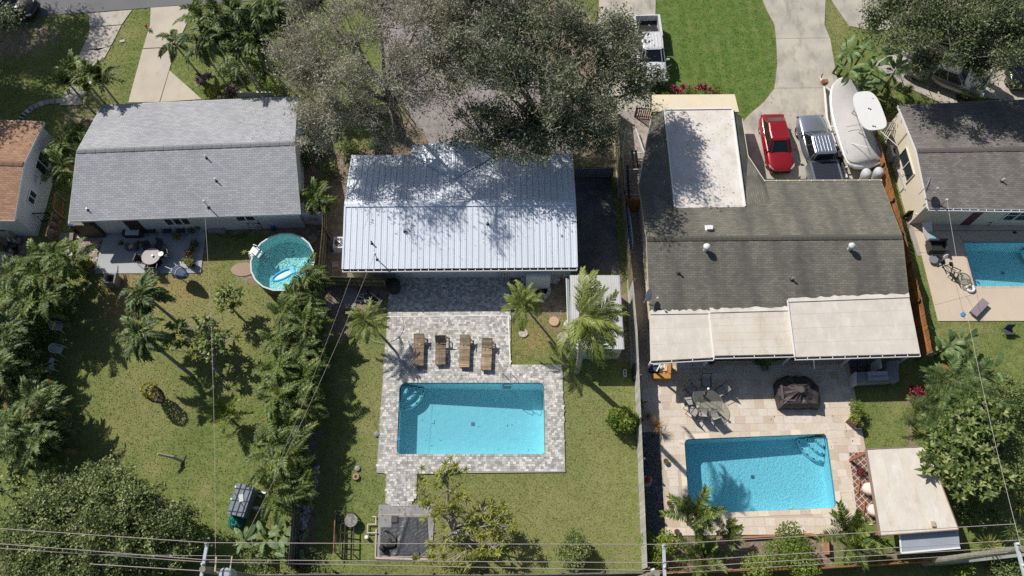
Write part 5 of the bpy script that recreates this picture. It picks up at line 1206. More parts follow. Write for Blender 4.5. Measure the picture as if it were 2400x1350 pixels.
# ---- patio D planting
for i,(x,y,h,s,n) in enumerate([(1625,1215,1.6,.95,14),(1700,1245,1.1,.6,10),(1640,1305,1.0,.85,13),(1985,1255,1.3,1.0,14)]):
    b = P(x,y,h); palm('star_palm', ['star shaped palm at the lower left patio corner over the pool edge','small palm between the pool corner and round shrub','low spreading palm crossed by the power lines','wide star shaped palm left of the pergola roof'][i], (b.x,b.y), h, (0,0), n, FR_star, .07, el=(-5,60), scale=s*.92, seed=110+i)
rosettes('red_cordyline', 'dark red cordyline at the edge of the right planting bed', P(2145,930), cloudpts(2150,935,.7,.6,.9,.3,12,14), RO_red, M_stemgreen, 'plant', .9, seed=12, r0=.03)
rosettes('rust_grass', 'rust brown ornamental grass tuft nearest the patio tiles', P(1538,995), [P(1538,998,.5)], RO_rust, M_stemgreen, 'plant', 1.0, seed=13, r0=.03)
rosettes('rust_grass', 'rust brown ornamental grass tuft against the pale fence', P(1518,982), [P(1516,978,.5)], RO_rust, M_stemgreen, 'plant', .85, seed=14, r0=.03)
for i,(x,y,h,s) in enumerate(sorted([(2230,890,2.2,1),(2200,940,1.8,.9),(2270,860,2.4,1),(2260,960,2.2,.95),(2210,1010,1.8,.9),(2290,920,2.6,1),(2160,975,1.4,.7),(2225,985,2.6,1),(2300,880,2.6,1),(2330,930,2.8,1)])):
    b = P(x,y,h); clump('blue_palm', ORD[i]+' grey green feather palm counting from the outdoor kitchen rightwards', (b.x,b.y), .35, (h*.5,h*.95), 5, 4, FR_blue, scale=s*.72, group='feather palms in the right planting bed', seed=120+i, tilt=(-30,12))
for i,(x,y,h) in enumerate([(2240,800,1.6),(2270,790,1.8),(2345,860,1.8),(2215,820,1.2)]):
    b = P(x,y,h); rr = random.Random(i); rt = thing('banana_plant', ['broad leafed banana plant at the top of the right bed','banana plant with browned flower stalk beside the lawn','single large pale banana leaf near the frame edge','small banana plant beside the orange fence end'][i], 'banana plant', (b.x,b.y,0)); MB().tube([(0,0,0),(0,0,h*.6)], [.1,.06], 7).obj('stem', M_stemgreen, rt)
    for k in range(7 if i != 2 else 4): inst(BL_ban[k%3], 'leaf', rt, (0,0,h*.55), (rr.uniform(-.5,.5), R(rr.uniform(-10,25)), k*2.4+rr.uniform(-.4,.4)), rr.uniform(.5,.75))
pts = cloudpts(2262,1050,3.0,1.7,2.1,.8,95,21)+cloudpts(2305,990,2.8,1.6,1.7,.8,70,22)+cloudpts(2265,1125,2.8,1.5,1.3,.6,45,23)+cloudpts(2195,1085,2.9,.9,1.0,.5,20,25)+cloudpts(2320,1100,2.6,1.2,1.3,.6,40,24)
rosettes('broad_leaf_tree', 'dense broad leafed tree with pale leaf tips hanging over the pergola roof', P(2275,1110), pts, RO_mag, M_bark_pale, 'tree', 1.15, seed=15, r0=.13, fork=(.1,.2,1.2), limbs=12)
for i,(x,y) in enumerate([(2325,1200),(2370,1240),(2310,1270),(2290,1180),(2385,1180)]):
    rosettes('spiky_plant', ['spiky long leafed plant nearest the pergola roof corner','spiky plant under the wires at the right edge','lowest spiky plant beside the boundary wall','spiky plant half hidden under the broad leafed tree','spiky plant at the frame edge above the wires'][i], P(x,y), [P(x,y,1.3),P(x+8,y+12,1.0)], RO_yucca, M_bark, 'plant', 1.0, seed=16+i, r0=.06)
# ---- top right
for i,(x,y,h) in enumerate(sorted([(2010,100,3.4),(2060,60,4),(2000,150,3),(2060,140,3.2),(2080,100,4),(2030,185,2.4),(2110,150,3),(1985,115,2.6)])):
    b = P(x,y,h); rr = random.Random(40+i); rt = thing('traveller_palm', ORD[i]+' large paddle leafed plant counting rightwards from the boat driveway', 'tropical plant', (b.x,b.y,0), 0, 'paddle leafed plants right of the curved driveway')
    mb = MB(); mb.tube([(0,0,0),(.1,.1,h*.5),(0,0,h*.72)], [.09,.07,.05], 6); mb.obj('stem', M_stemgreen, rt)
    for k in range(9): inst(BL_ban[k%3], 'leaf', rt, (0,0,h*.7), (rr.uniform(-.7,.7), R(rr.uniform(-25,25)), k*2.4+rr.uniform(-.4,.4)), rr.uniform(.55,.85))
for i,(x,y) in enumerate([(2080,205),(2130,210),(2165,185),(2105,170)]):
    rosettes('fan_palm', ['left','lower','right','upper'][i]+' drooping tuft headed palm of the four by the shaded drive', P(x+8,y+25), [P(x,y,1.7)], RO_fan, M_palmbark, 'palm', 1.0, seed=60+i, r0=.06)
for i,(x,y) in enumerate([(1592,207),(1650,207)]):
    rosettes('red_ti_plant', ['left','right'][i]+' clump of dark red plants in the bed above the cream awning', P(x,y+5), cloudpts(x,y,.5,.75 if i==0 else .7,.25,.2,11,50+i), RO_red, M_stemgreen, 'plant', .72, seed=70+i, r0=.025)
for i,(x,y) in enumerate([(1620,214),(1680,215),(1560,213)]): bush('border_plant', ['low green border plants left of centre above the awning','low green border plants at the right above the awning','low green plants at the driveway end of the bed'][i], x, y, .55, .35, 500, .1, F_bright, 200+i)
bush('shade_bush', 'dark shrub in the shaded bed beside the boat bow', 2005, 215, .8, 1.0, 900, .15, F_green, 210)
bush('shade_bush', 'dark rounded shrub at the top corner of the dark grey roof', 2085, 255, .8, 1.1, 900, .15, F_green, 211)
for i,(x,y) in enumerate([(560,1270),(610,1265),(645,1255),(690,1285),(625,1300)]):
    rr = random.Random(90+i); b = P(x+20,y); rt = thing('heliconia_plant', ['leftmost','second','tallest','fence side','lowest'][i]+' strap leafed plant of the bed beside the dark fence end', 'plant', (b.x,b.y,0)); MB().tube([(0,0,0),(0,0,.4)], [.05,.03], 6).obj('stem', M_stemgreen, rt)
    for k in range(7): inst(BL_ban[k%3], 'leaf', rt, (0,0,.35), (rr.uniform(-.4,.4), R(rr.uniform(0,35)), k*2.4+rr.uniform(-.4,.4)), rr.uniform(.45,.7))
for i,(x,y) in enumerate([(30,1105),(60,1090),(100,1085),(20,1140)]):
    rosettes('strap_leaf_plant', ['left','middle','right','lower'][i]+' tufted pink flowering tree above the rounded leafy tree', P(x,y+20), cloudpts(x,y,1.5,.7,.6,.4,9,90+i), RO_mag, M_bark_pale, 'plant', .9, seed=95+i, r0=.04)
# climbers and weeds
rosettes('small_agave', 'small green agave against the pale fence by the patio corner', P(1500,948), [P(1502,948,.35)], RO_mag, M_stemgreen, 'plant', 1.0, seed=99, r0=.03)
rosettes('young_shoot', 'small leafy sapling on the mulch beside the round pool step', P(572,595), [P(573,592,.7)], RO_plum, M_stemgreen, 'plant', 1.0, seed=98, r0=.02)
# ============================================================ vehicles
def paint(name, c, metal=.3, rough=.25):
    nt = NT(name); m = nt.fin(c4(c), rough, metal, .6); nt.b.inputs['Coat Weight'].default_value = .6; nt.b.inputs['Coat Roughness'].default_value = .06
    return m
M_carglass = paint('car_glass', (.012,.016,.02), 0, .06)
M_red = paint('red_car_paint', (.33,.012,.02), .25, .3); M_silver = paint('silver_paint', (.32,.35,.41), .6, .3); M_whitep = paint('white_paint_car', (.66,.67,.69), 0, .3)
M_grayp = paint('grey_car_paint', (.20,.21,.22), .5, .3); M_blackp = paint('black_car_paint', (.012,.012,.014), .2, .2)
M_lamp = paint('lamp_glass', (.5,.5,.52), .3, .15); M_redlamp = paint('rear_lamp', (.35,.01,.01), 0, .2)
def ringloft(mb, rings, close_ends=True):
    n = len(rings[0]); o = len(mb.v)
    for r_ in rings:
        for p in r_: mb.v.append(tuple(p))
    for i in range(len(rings)-1):
        for k in range(n):
            k2 = (k+1)%n; mb.f.append((o+i*n+k, o+i*n+k2, o+(i+1)*n+k2, o+(i+1)*n+k)); mb.t.append(.5)
    if close_ends:
        mb.f.append(tuple(o+k for k in range(n))[::-1]); mb.t.append(.5); mb.f.append(tuple(o+(len(rings)-1)*n+k for k in range(n))); mb.t.append(.5)
def subd(o, lv=2):
    m = o.modifiers.new('smooth', 'SUBSURF'); m.levels = lv; m.render_levels = lv
    o.data.polygons.foreach_set('use_smooth', [True]*len(o.data.polygons)); return o
def lower_body(stations):
    """stations (y, half width, z bottom, z belt, crown)"""
    rings = []
    for y, w_, zb, zt, cr in stations:
        rings.append([(-w_*.86,y,zb),(-w_*.99,y,zb+.14),(-w_,y,(zb+zt)*.52),(-w_*.965,y,zt-.10),(-w_*.86,y,zt),(-w_*.4,y,zt+cr),(0,y,zt+cr*1.15),(w_*.4,y,zt+cr),(w_*.86,y,zt),(w_*.965,y,zt-.10),(w_,y,(zb+zt)*.52),(w_*.99,y,zb+.14),(w_*.86,y,zb),(0,y,zb)])
    mb = MB(); ringloft(mb, rings[::-1]); return mb
def wheels(root, ys, w_, r, rimm):
    w_ -= .09
    for y in ys:
        for s in (-1,1):
            M = Matrix.Translation((s*(w_-.10), y, r)) @ Euler((0,R(90),0)).to_matrix().to_4x4()
            mb = MB(); mb.lathe([(r*.6,-.11),(r*.95,-.11),(r,-.06),(r,.06),(r*.95,.11),(r*.6,.11)], 20, M=M); mb.f = mb.f[:-2]; mb.t = mb.t[:-2]; wh = mb.obj('wheel', M_rubber, root, smooth=True)
            mb = MB(); mb.lathe([(0,-.05*s),(r*.2,-.05*s)], 10, M=M)
            for k in range(5):
                a = k*2*PI/5; c = Vector((math.cos(a)*r*.38, math.sin(a)*r*.38, s*.07)); mb.add(*_box((r*.5,r*.16,.03)), M @ Matrix.Translation(c) @ Euler((0,0,a)).to_matrix().to_4x4())
            mb.lathe([(r*.56,s*.04),(r*.64,s*.09),(r*.64,-s*.02)], 20, M=M); mb.f = [f for f in mb.f if len(f) < 12]; mb.t = mb.t[:len(mb.f)]
            mb.obj('rim', rimm, wh)
def cabin(root, base, top, zb, zt, m_body, name='cabin', pill=.05, roofrise=.05, ribs=0):
    """base, top: (y_front, y_rear, half width front, half width rear) ; glass sides with pillars and a roof panel"""
    def ring(d, z, k=1.0):
        yf, yr, wf, wr = d; ym = (yf+yr)/2; wm = max(wf,wr)*1.03
        return [Vector(p) for p in ((-wf*.75,yf,z),(wf*.75,yf,z),(wf,yf-.12*(1 if yf>yr else -1),z),(wm,ym,z),(wr,yr+.1*(1 if yf>yr else -1),z),(wr*.8,yr,z),(-wr*.8,yr,z),(-wr,yr+.1*(1 if yf>yr else -1),z),(-wm,ym,z),(-wf,yf-.12*(1 if yf>yr else -1),z))]
    b, t = ring(base, zb), ring(top, zt); n = len(b); g = MB()
    names = {0:'windshield',5:'rear_window'}
    gl = MB(); ws = MB(); rw = MB()
    for i in range(n):
        j = (i+1)%n; q = (b[i],b[j],t[j],t[i]); (ws if i == 0 else rw if i == 5 else gl).quad(*q)
    cab = MB(); r2 = [p+Vector((0,0,roofrise)) for p in t]; inner = [Vector((p.x*.86, p.y*.97+(base[0]+base[1])*.0, zt+roofrise)) for p in t]
    ctr = sum(t, Vector())/n
    inner = [ctr+(p-ctr)*.88+Vector((0,0,roofrise)) for p in t]
    for i in range(n): j=(i+1)%n; cab.quad(t[i],t[j],inner[j],inner[i])
    cab.quad(*inner)
    for i in (0,1,2,3,4,5,6,7,8,9):
        if i in (2,4,7,9,3,8,1,0,5,6): cab.bar(b[i], t[i], pill*(1.3 if i in (4,7) else .9), pill)
    for i in range(n): j=(i+1)%n; cab.bar(t[i], t[j], pill*.8, .05)
    roof = cab.obj(name, m_body, root)
    for k in range(ribs):
        x = (k-(ribs-1)/2)*.22; m_ = MB(); m_.box((x,(top[0]+top[1])/2,zt+roofrise+.012), (.07,abs(top[0]-top[1])*.78,.03)); m_.obj('roof_rib', m_body, roof)
    gl.obj('side_glass', M_carglass, root); ws.obj('windshield', M_carglass, root); rw.obj('rear_window', M_carglass, root)
def mirrors(root, y, w_, z, m):
    for s in (-1,1):
        mb = MB(); mb.box((s*(w_+.08), y, z), (.20,.09,.14)); mb.obj('side_mirror', m, root)
def red_car(loc, rz):
    t = thing('red_car', 'glossy red hatchback parked nose down on the drive beside the flat white roof', 'car', loc, rz)
    W = .92
    st = [(-2.25,.55,.35,.62,.02),(-2.18,.74,.22,.70,.03),(-1.9,.88,.18,.78,.05),(-1.2,W,.18,.88,.05),(-.6,W,.18,.93,.03),(.6,W,.18,.95,.0),(1.5,W,.18,.97,.02),(1.95,.88,.22,.98,.03),(2.18,.78,.28,.92,.02),(2.25,.6,.38,.8,.01)]
    subd(lower_body(st).obj('body', M_red, t))
    cabin(t, (-.98,1.95,.80,.72), (-.28,1.25,.62,.60), .93, 1.38, M_red)
    wheels(t, (-1.4,1.35), W, .33, M_greymetal); mirrors(t, -.75, W, .98, M_red)
    for s in (-1,1):
        mb = MB(); mb.tube([(s*.60,-2.16,.68),(s*.78,-2.0,.74),(s*.86,-1.8,.78)], [.05,.07,.03], 6); mb.obj('headlight', M_lamp, t)
        mb = MB(); mb.tube([(s*.45,2.2,.84),(s*.8,2.06,.90)], [.05,.06], 6); mb.obj('tail_light', M_redlamp, t)
    mb = MB(); mb.box((0,-2.22,.42), (1.2,.12,.22)); mb.obj('grille', M_blackmetal, t)
    return t
def pickup(loc, rz, label, m, name, tonneau=False, ribs=0, L=5.8, hdr=True):
    t = thing(name, label, 'pickup truck', loc, rz); W = 1.0; h = L/2; y0 = h-1.7
    # front at +y; bed at -y
    st = [(y0+1.7-.02,.72,.5,.98,.02),(y0+1.6,.88,.4,1.06,.04),(y0+1.2,.97,.38,1.12,.06),(y0+.4,W,.36,1.18,.05),(y0-.2,W,.34,1.2,.0),(y0-2.3,W,.34,1.2,.0)]
    subd(lower_body(st).obj('body', m, t))
    cabin(t, (y0+.25,y0-2.1,.88,.86), (y0-.45,y0-2.0,.70,.72), 1.18, 1.78, m, ribs=ribs)
    yb0, yb1 = y0-2.18, -h+.05; mb = MB(); w2 = W*.97; zt = 1.2
    for s in (-1,1): mb.box((s*(w2-.07),(yb0+yb1)/2,.8),(.16,yb0-yb1,.82))
    mb.box((0,yb1+.05,.82),(w2*2-.3,.09,.78)); mb.box((0,(yb0+yb1)/2,.62),(w2*2-.3,yb0-yb1,.06)); mb.box((0,yb0-.04,.85),(w2*2-.3,.06,.7))
    mb.obj('bed', m, t)
    if tonneau:
        mb = MB(); n = 16; 
        for i in range(n): y = yb0-.1-(yb0-yb1-.2)*(i+.5)/n; mb.box((0,y,zt+.02),(w2*2-.26,(yb0-yb1-.2)/n-.012,.03))
        mb.obj('bed_cover', mat('tonneau_vinyl', (.022,.025,.04), .6), t)
    else:
        mb = MB(); mb.box((0,(yb0+yb1)/2,.66),(w2*2-.34,yb0-yb1-.2,.02)); mb.obj('bed_floor', M_black, t)
    wheels(t, (y0+.75,-h+1.15), W, .40, M_greymetal); mirrors(t, y0+.05, W, 1.25, m)
    for s in (-1,1):
        mb = MB(); mb.box((s*.78,y0+1.64,.92),(.34,.12,.18)); mb.obj('headlight', M_lamp, t)
        mb = MB(); mb.box((s*.92,-h+.03,1.0),(.12,.06,.3)); mb.obj('tail_light', M_redlamp, t)
    mb = MB(); mb.box((0,y0+1.68,.72),(1.3,.08,.3)); mb.obj('grille', M_blackmetal, t)
    mb = MB(); mb.box((0,-h-.06,.5),(1.8,.14,.16)); mb.obj('bumper', M_chrome, t)
    return t
red_car(P(1813,347), R(2)); 
pickup(P(1908,372), R(3.5), 'silver pickup with a black bed cover and ribbed roof beside the covered boat', M_silver, 'silver_pickup', True, 5, 5.9)
pickup(P(1519,134), R(182), 'white pickup with an open black bed parked half under the dense oak', M_whitep, 'white_pickup', False, 4, 5.9)
pickup(P(2205,190), R(-118), 'dark grey four wheel drive pickup parked in tree shade on the curved drive', M_grayp, 'grey_pickup', False, 0, 5.5)
def black_car(loc, rz, label):
    t = thing('black_car', label, 'car', loc, rz); W = .93
    st = [(-2.3,.6,.35,.62,.02),(-2.2,.8,.22,.74,.03),(-1.8,.9,.18,.84,.05),(-1.0,W,.18,.92,.04),(.8,W,.18,.96,.0),(1.7,W,.2,.98,.02),(2.2,.84,.26,.94,.02),(2.3,.66,.38,.8,.01)]
    subd(lower_body(st).obj('body', M_blackp, t)); cabin(t, (-.95,1.9,.80,.74), (-.3,1.3,.64,.62), .94, 1.5, M_blackp)
    wheels(t, (-1.45,1.4), W, .35, M_greymetal); mirrors(t, -.75, W, 1.0, M_blackp)
    for s in (-1,1): mb = MB(); mb.tube([(s*.6,-2.22,.68),(s*.84,-1.98,.76)], [.06,.05], 6); mb.obj('headlight', M_lamp, t)
    return t
black_car(P(2375,160), R(-7), 'black car parked at the right frame edge on the shaded curved drive')
black_car(P(28,26), R(80), 'black car standing on the street in the top left corner')
# ---- covered boat on a trailer
M_cover = mat('boat_cover', (.50,.49,.47), .8, var=.1, sc1=2, bump=.5, bsc=3); M_gel = mat('white_gelcoat', (.78,.78,.78), .3, var=.04)
bt = thing('covered_boat', 'white centre console boat under a grey cover with a white hard top', 'boat', P(1984,326), R(7))
sts = [(-3.2,1.32,1.25),(-2.0,1.42,1.3),(0,1.45,1.4),(1.5,1.38,1.55),(2.6,1.18,1.7),(3.3,.85,1.85),(3.7,.42,1.95)]
rings = [[(0,y,.55+max(0,y)*.10),(-w_*.8,y,.75+max(0,y)*.12),(-w_,y,z),(-w_*.94,y,z+.05),(0,y,z+.06),(w_*.94,y,z+.05),(w_,y,z),(w_*.8,y,.75+max(0,y)*.12)] for y,w_,z in sts]
mb = MB(); ringloft(mb, rings); subd(mb.obj('hull', M_gel, bt), 1)
cov = []
for y, w_, z in sts[1:]:
    pk = .55 if y < .6 else .22; cov.append([(-w_*.98,y,z+.07),(-w_*.9,y,z+.10),(-w_*.4,y,z+.14+pk*.7),(0,y,z+.12+pk),(w_*.4,y,z+.14+pk*.7),(w_*.9,y,z+.10),(w_*.98,y,z+.07),(0,y,z+.0)])
cov.insert(0, [(p[0], -2.9, p[2]-.05-(.3 if i in (2,3,4) else 0)) for i, p in enumerate(cov[0])])
mb = MB(); ringloft(mb, cov); subd(mb.obj('boat_cover', M_cover, bt), 2)
mb = MB()
for a,b in (((-.95,-.3,2.05),(-.1,-.4,2.3)),((-1.15,-2.0,1.48),(-1.1,.6,1.55)),((0,.9,2.0),(-1.1,.6,1.6)),((0,-2.2,2.0),(0,1.0,2.05))): mb.bar(a, b, .03, .02)
mb.obj('cover_seam', mat('seam', (.2,.2,.2), .8), bt)
mb = MB(); poly = []
for k in range(33):
    a = k*2*PI/32; y = math.sin(a); x = math.cos(a); poly.append((.88*math.copysign(abs(x)**.6, x)+.36, .15+1.55*math.copysign(abs(y)**(.75 if y > 0 else .45), y)))
mb.prism(poly[:-1], 2.95, 3.03); ht = mb.obj('hard_top', M_gel, bt)
mb = MB(); 
for x,y in ((.35,.3),(.45,.22),(.2,-1.1),(.32,-1.15)): mb.lathe([(.05,3.03),(.05,3.06),(0,3.07)], 8, c=(x,y,0))
mb.obj('antenna_mount', M_blackmetal, ht)
for x, y in ((-.2,.8),(.95,.8),(-.2,-.8),(.95,-.8)): mb = MB(); mb.tube([(x,y,1.4),(x,y,2.96)], .03, 6); mb.obj('top_post', M_chrome, bt)
mb = MB(); mb.tube([(.85,-.5,1.5),(.95,-2.4,1.6)], .02, 5); mb.tube([(-.9,-1.2,1.5),(-.3,-2.4,2.6)], .02, 5); mb.tube([(.6,-1.5,2.98),(1.2,-2.9,3.2)], .02, 5); mb.obj('outrigger', M_white, bt)
for x in (-.42,.42):
    mb = MB(); rings = []
    for z, a, b in ((.55,.14,.2),(.9,.16,.24),(1.15,.27,.36),(1.5,.34,.42),(1.75,.30,.36),(1.87,.12,.18)): rings.append([(x+math.cos(k*PI/5)*a, -3.75+math.sin(k*PI/5)*b, z) for k in range(10)])
    ringloft(mb, rings); subd(mb.obj('outboard_motor', mat('motor_cover', (.50,.51,.53), .7), bt, label='outboard motor under a pale cover'), 1)
tr = thing('boat_trailer', 'white boat trailer under the covered boat, tongue toward the street', 'trailer', P(1984,326), R(7))
mb = MB()
for s in (-1,1): mb.bar((s*1.18,-3.3,.5),(s*1.15,1.6,.5),.09,.12); mb.bar((s*1.15,1.6,.5),(-.55,4.3,.5),.09,.1)
for y in (-2.5,-1,.8): mb.bar((-1.15,y,.5),(1.15,y,.5),.08,.08)
mb.bar((-.55,4.3,.5),(-.6,5.1,.5),.1,.1)
mb.obj('frame', M_white, tr); wheels(tr, (-1.9,-1.0), 1.35, .32, M_greymetal)
mb = MB(); mb.box((-.5,4.5,.62),(.4,.3,.3)); mb.tube([(-.6,5.0,.5),(-.6,5.0,.95)], .04, 6); mb.obj('winch', M_rust, tr)
# ============================================================ power line
M_concpole = mat('weathered_pole', (.20,.19,.14), .9, col2=(.28,.27,.24), sc1=3, fine=.25); M_arm = mat('grey_crossarm', (.45,.50,.54), .6)
def pole(label, x, y, h, arm_pts, extra=None):
    t = P(x, y, h); root = thing('utility_pole', label, 'utility pole', (t.x,t.y,0)); mb = MB(); mb.tube([(0,0,0),(0,0,h)], [.19,.14], 12); mb.obj('pole', M_concpole, root)
    for (p, q) in arm_pts:
        a, b = P(*p,h-.2), P(*q,h-.2); mb = MB(); mb.bar(a,b,.13,.12); ar = mb.obj('crossarm', M_arm, root, world=True)
        for tt in (.03,.5,.8): c = a.lerp(b,tt); m2 = MB(); m2.lathe([(.05,.05),(.07,.1),(.04,.15),(.06,.2),(0,.24)], 8, c=tuple(c)); m2.obj('insulator', M_whitegrey, ar, world=True)
    return root, t
pL, tL = pole('left utility pole with a long pale crossarm and drum transformer', 474, 1334, 9, [((486,1272),(468,1375))])
pM, tM = pole('middle utility pole below the right yard with a pale crossarm', 1540, 1344, 9, [((1555,1275),(1559,1385))])
pR, tR = pole('right utility pole leaning out of the frame edge by the boundary wall', 2398, 1286, 9, [((2381,1272),(2410,1380))])
mb = MB(); c = P(527,1341,8.2)-Vector((0,.1,0)); mb.lathe([(0,-.9),(.28,-.88),(.3,-.8),(.3,0),(.22,.06),(0,.08)], 16, c=tuple(c)); mb.obj('transformer', mat('transformer_paint', (.40,.44,.50), .5), pL, world=True)
mb = MB(); mb.bar(tL+Vector((0,0,-.9)), c+Vector((0,0,-.4)), .08,.08); mb.bar(P(507,1305,8.6), P(504,1340,8.6), .06, .06); mb.bar(P(544,1303,8.6), P(539,1336,8.6), .05, .05); mb.obj('bracket', M_tan, pL, world=True)
c = P(1532,1336,8.2); mb = MB(); mb.lathe([(.06,-.5),(.09,-.4),(.06,-.1),(.09,0),(0,.1)], 8, c=tuple(c)); mb.obj('cutout_switch', M_whitegrey, pM, world=True)
M_wire = mat('wire', (.42,.36,.34), .5, var=.05)
def wire(label, a, b, sag, r=.016, n=14):
    a, b = Vector(a), Vector(b); pts = [a.lerp(b,t/n)-Vector((0,0,4*sag*(t/n)*(1-t/n))) for t in range(n+1)]; mb = MB(); mb.tube(pts, r, 4, cap=False)
    o = mb.obj('power_line', M_wire, None, world=True); tag(o, label, 'cable'); return o
hW = 9.1
wire('topmost power line from the left frame edge to the left pole arm', P(-160,1228,hW), P(486,1272,hW), .0)
wire('topmost power line spanning from the left pole to the middle pole', P(486,1272,hW), P(1555,1276,hW), .12)
wire('topmost power line running from the middle pole to the right pole', P(1555,1276,hW), P(2381,1228,hW), .0)
wire('second power line from the left frame edge to the left pole', P(-160,1262,8.9), P(478,1312,8.9), .0)
wire('second power line spanning left pole to middle pole', P(478,1312,8.9), P(1556,1319,8.9), .05)
wire('second power line running from the middle pole to the right edge', P(1556,1317,8.9), P(2450,1262,8.9), .0)
wire('third thin power line at the left', P(-100,1278,8.7), P(474,1317,8.7), .0)
wire('third thin power line in the middle span above the rear fence', P(474,1317,8.7), P(1556,1338,8.7), .0)
wire('third thin power line over the right boundary wall', P(1556,1332,8.7), P(2450,1278,8.7), .0)
wire('lowest thick cable at the right above the boundary wall', P(1556,1345,8.0), P(2450,1290,8.0), .0, .012)
wire('short lower cable left of the left pole', P(210,1322,7.5), P(470,1338,7.5), .0, .02)
wire('pale messenger cable just above the second line at the left', P(210,1300,7.9), P(540,1303,7.9), .0, .012)
mB = on_slope(B, 489, 486); mC = on_slope(C, 884, 608); mE = on_slope(E, 2205, 482)
for nm, q, h_, lab in (('B',mB,.75,'thin service mast with shadow on the blue grey roof'),('C',mC,.8,'thin dark service mast near the front edge of the metal roof'),('E',mE,.7,'bent service mast on the dark grey roof corner')):
    mt = thing('service_mast', lab, 'mast', q); mb = MB(); mb.tube([(0,0,-.05),(0,0,h_)], .035, 8); mb.obj('pipe', M_greymetal, mt); mb = MB(); mb.lathe([(0,.12),(.07,.1),(.08,0),(.03,-.03)], 8, c=(0,0,h_)); mb.obj('weatherhead', M_whitegrey, mt); mb=MB(); mb.lathe([(.12,0),(.05,.05)],10); mb.obj('boot', M_rubber, mt)
wire('service cable dropping from the left pole to the blue grey roof', P(505,1308,8.6), mB+Vector((0,0,.8)), .5, .010)
wire('service cable slanting from the left pole to the metal roof', P(560,1290,8.6), mC+Vector((0,0,.85)), .6, .010)
wire('second slanting cable beside the metal roof corner', P(640,1120,7.2), mC+Vector((-1.2,-.3,.3)), .2, .008)
wire('service cable from the right pole down to the dark grey roof', P(2395,1290,8.6), mE+Vector((0,0,.75)), .4, .010)
# ============================================================ things on the roofs
def vent(label, q, r, h, m, kind='pipe', cap=False):
    t = thing('roof_vent', label, 'roof vent', q); mb = MB()
    if kind == 'pipe': mb.lathe([(r*1.0,-.1),(r,h),(r*.7,h),(r*.7,h-.1)], 10); mb.obj('pipe', m, t); mb = MB(); mb.lathe([(r*2.4,-.02),(r*1.1,.06)], 10); mb.obj('boot', M_rubber, t)
    elif kind == 'turbine':
        mb.lathe([(r*.6,-.1),(r*.6,h*.45)], 12); mb.obj('neck', m, t); mb = MB(); mb.lathe([(r*.6,h*.45),(r,h*.6),(r*1.05,h*.8),(r*.8,h*.95),(0,h)], 16); hd = mb.obj('head', m, t, smooth=True)
        mb = MB()
        for k in range(12): a = k*PI/6; mb.bar((math.cos(a)*r*.7,math.sin(a)*r*.7,h*.47),(math.cos(a+.3)*r*1.07,math.sin(a+.3)*r*1.07,h*.8),.015,.03)
        mb.obj('fins', M_greymetal, hd, kind='stuff')
    else: mb.box((0,0,h/2),(r*2,r*1.6,h)); mb.obj('hood', m, t); mb = MB(); mb.box((0,0,.01),(r*3,r*2.6,.02)); mb.obj('flange', m, t)
    return t
vent('white round turbine vent at the left of the green grey roof', on_slope(D,1653,586), .2, .6, M_white, 'turbine')
vent('greyish round turbine vent at the right of the green grey roof', on_slope(D,1990,584), .2, .6, M_whitegrey, 'turbine')
vent('white box vent just above the green grey ridge', on_slope(D,1662,536,True), .17, .22, M_white, 'box')
vent('short pipe vent left of centre on the green grey roof', on_slope(D,1590,640), .06, .3, M_greymetal)
vent('short pipe vent right of centre on the green grey roof', on_slope(D,1856,655), .06, .3, M_tan)
vent('upper thin pipe vent on the blue grey roof', on_slope(B,484,370), .04, .32, M_greymetal)
vent('middle thin pipe vent on the blue grey roof', on_slope(B,507,424), .04, .32, M_greymetal)
vent('lower left thin pipe vent on the blue grey roof', on_slope(B,206,492), .04, .22, M_greymetal)
vent('dark pipe vent at the left of the metal roof', on_slope(C,872,571), .05, .3, M_blackmetal)
vent('grey pipe vent in the middle of the metal roof', on_slope(C,949,542), .06, .2, M_greymetal)
vent('grey pipe vent under the tree shadow on the metal roof', on_slope(C,1143,525), .06, .2, M_greymetal)
vent('white bent pipe vent on the dark grey roof', on_slope(E,2348,424), .05, .3, M_white)
def dish(label, base, az, el, r, m):
    t = thing('satellite_dish', label, 'satellite dish', base); mb = MB(); mb.tube([(0,0,-.4),(0,0,.35),(.05,.1,.5)], .03, 8); mb.obj('mast', M_whitegrey, t)
    M = Matrix.Translation((.05,.1,.62)) @ Euler((R(el),0,R(az))).to_matrix().to_4x4()
    mb = MB(); mb.lathe([(0,0),(r*.4,.012),(r*.75,.05),(r,.1),(r*1.01,.09),(r*.75,.04),(r*.4,.0)], 24, M=M, sy=1.12); mb.obj('reflector', m, t, smooth=True)
    mb = MB(); mb.tube([M@Vector((0,-r*1.0,.08)), M@Vector((0,-r*1.1,.35)), M@Vector((0,-r*.4,.6))], .018, 6); mb.box(tuple(M@Vector((0,-r*.3,.62))),(.09,.09,.12)); mb.obj('arm', M_whitegrey, t)
    return t
dish('white satellite dish on the left rake of the green grey roof', P(1512,704,2.75), 62, 62, .36, M_whitegrey)
dish('dark edged satellite dish on the cream gable wall', P(2160,448,3.1), 60, 70, .42, mat('grey_dish', (.25,.25,.27), .6))
mb = MB(); mb.box((0,0,.06),(.2,.28,.1)); o = mb.obj('brick_block', M_tan); o.location = P(2186,1228,2.62); tag(o, 'small brown block lying on the pergola roof', 'block')
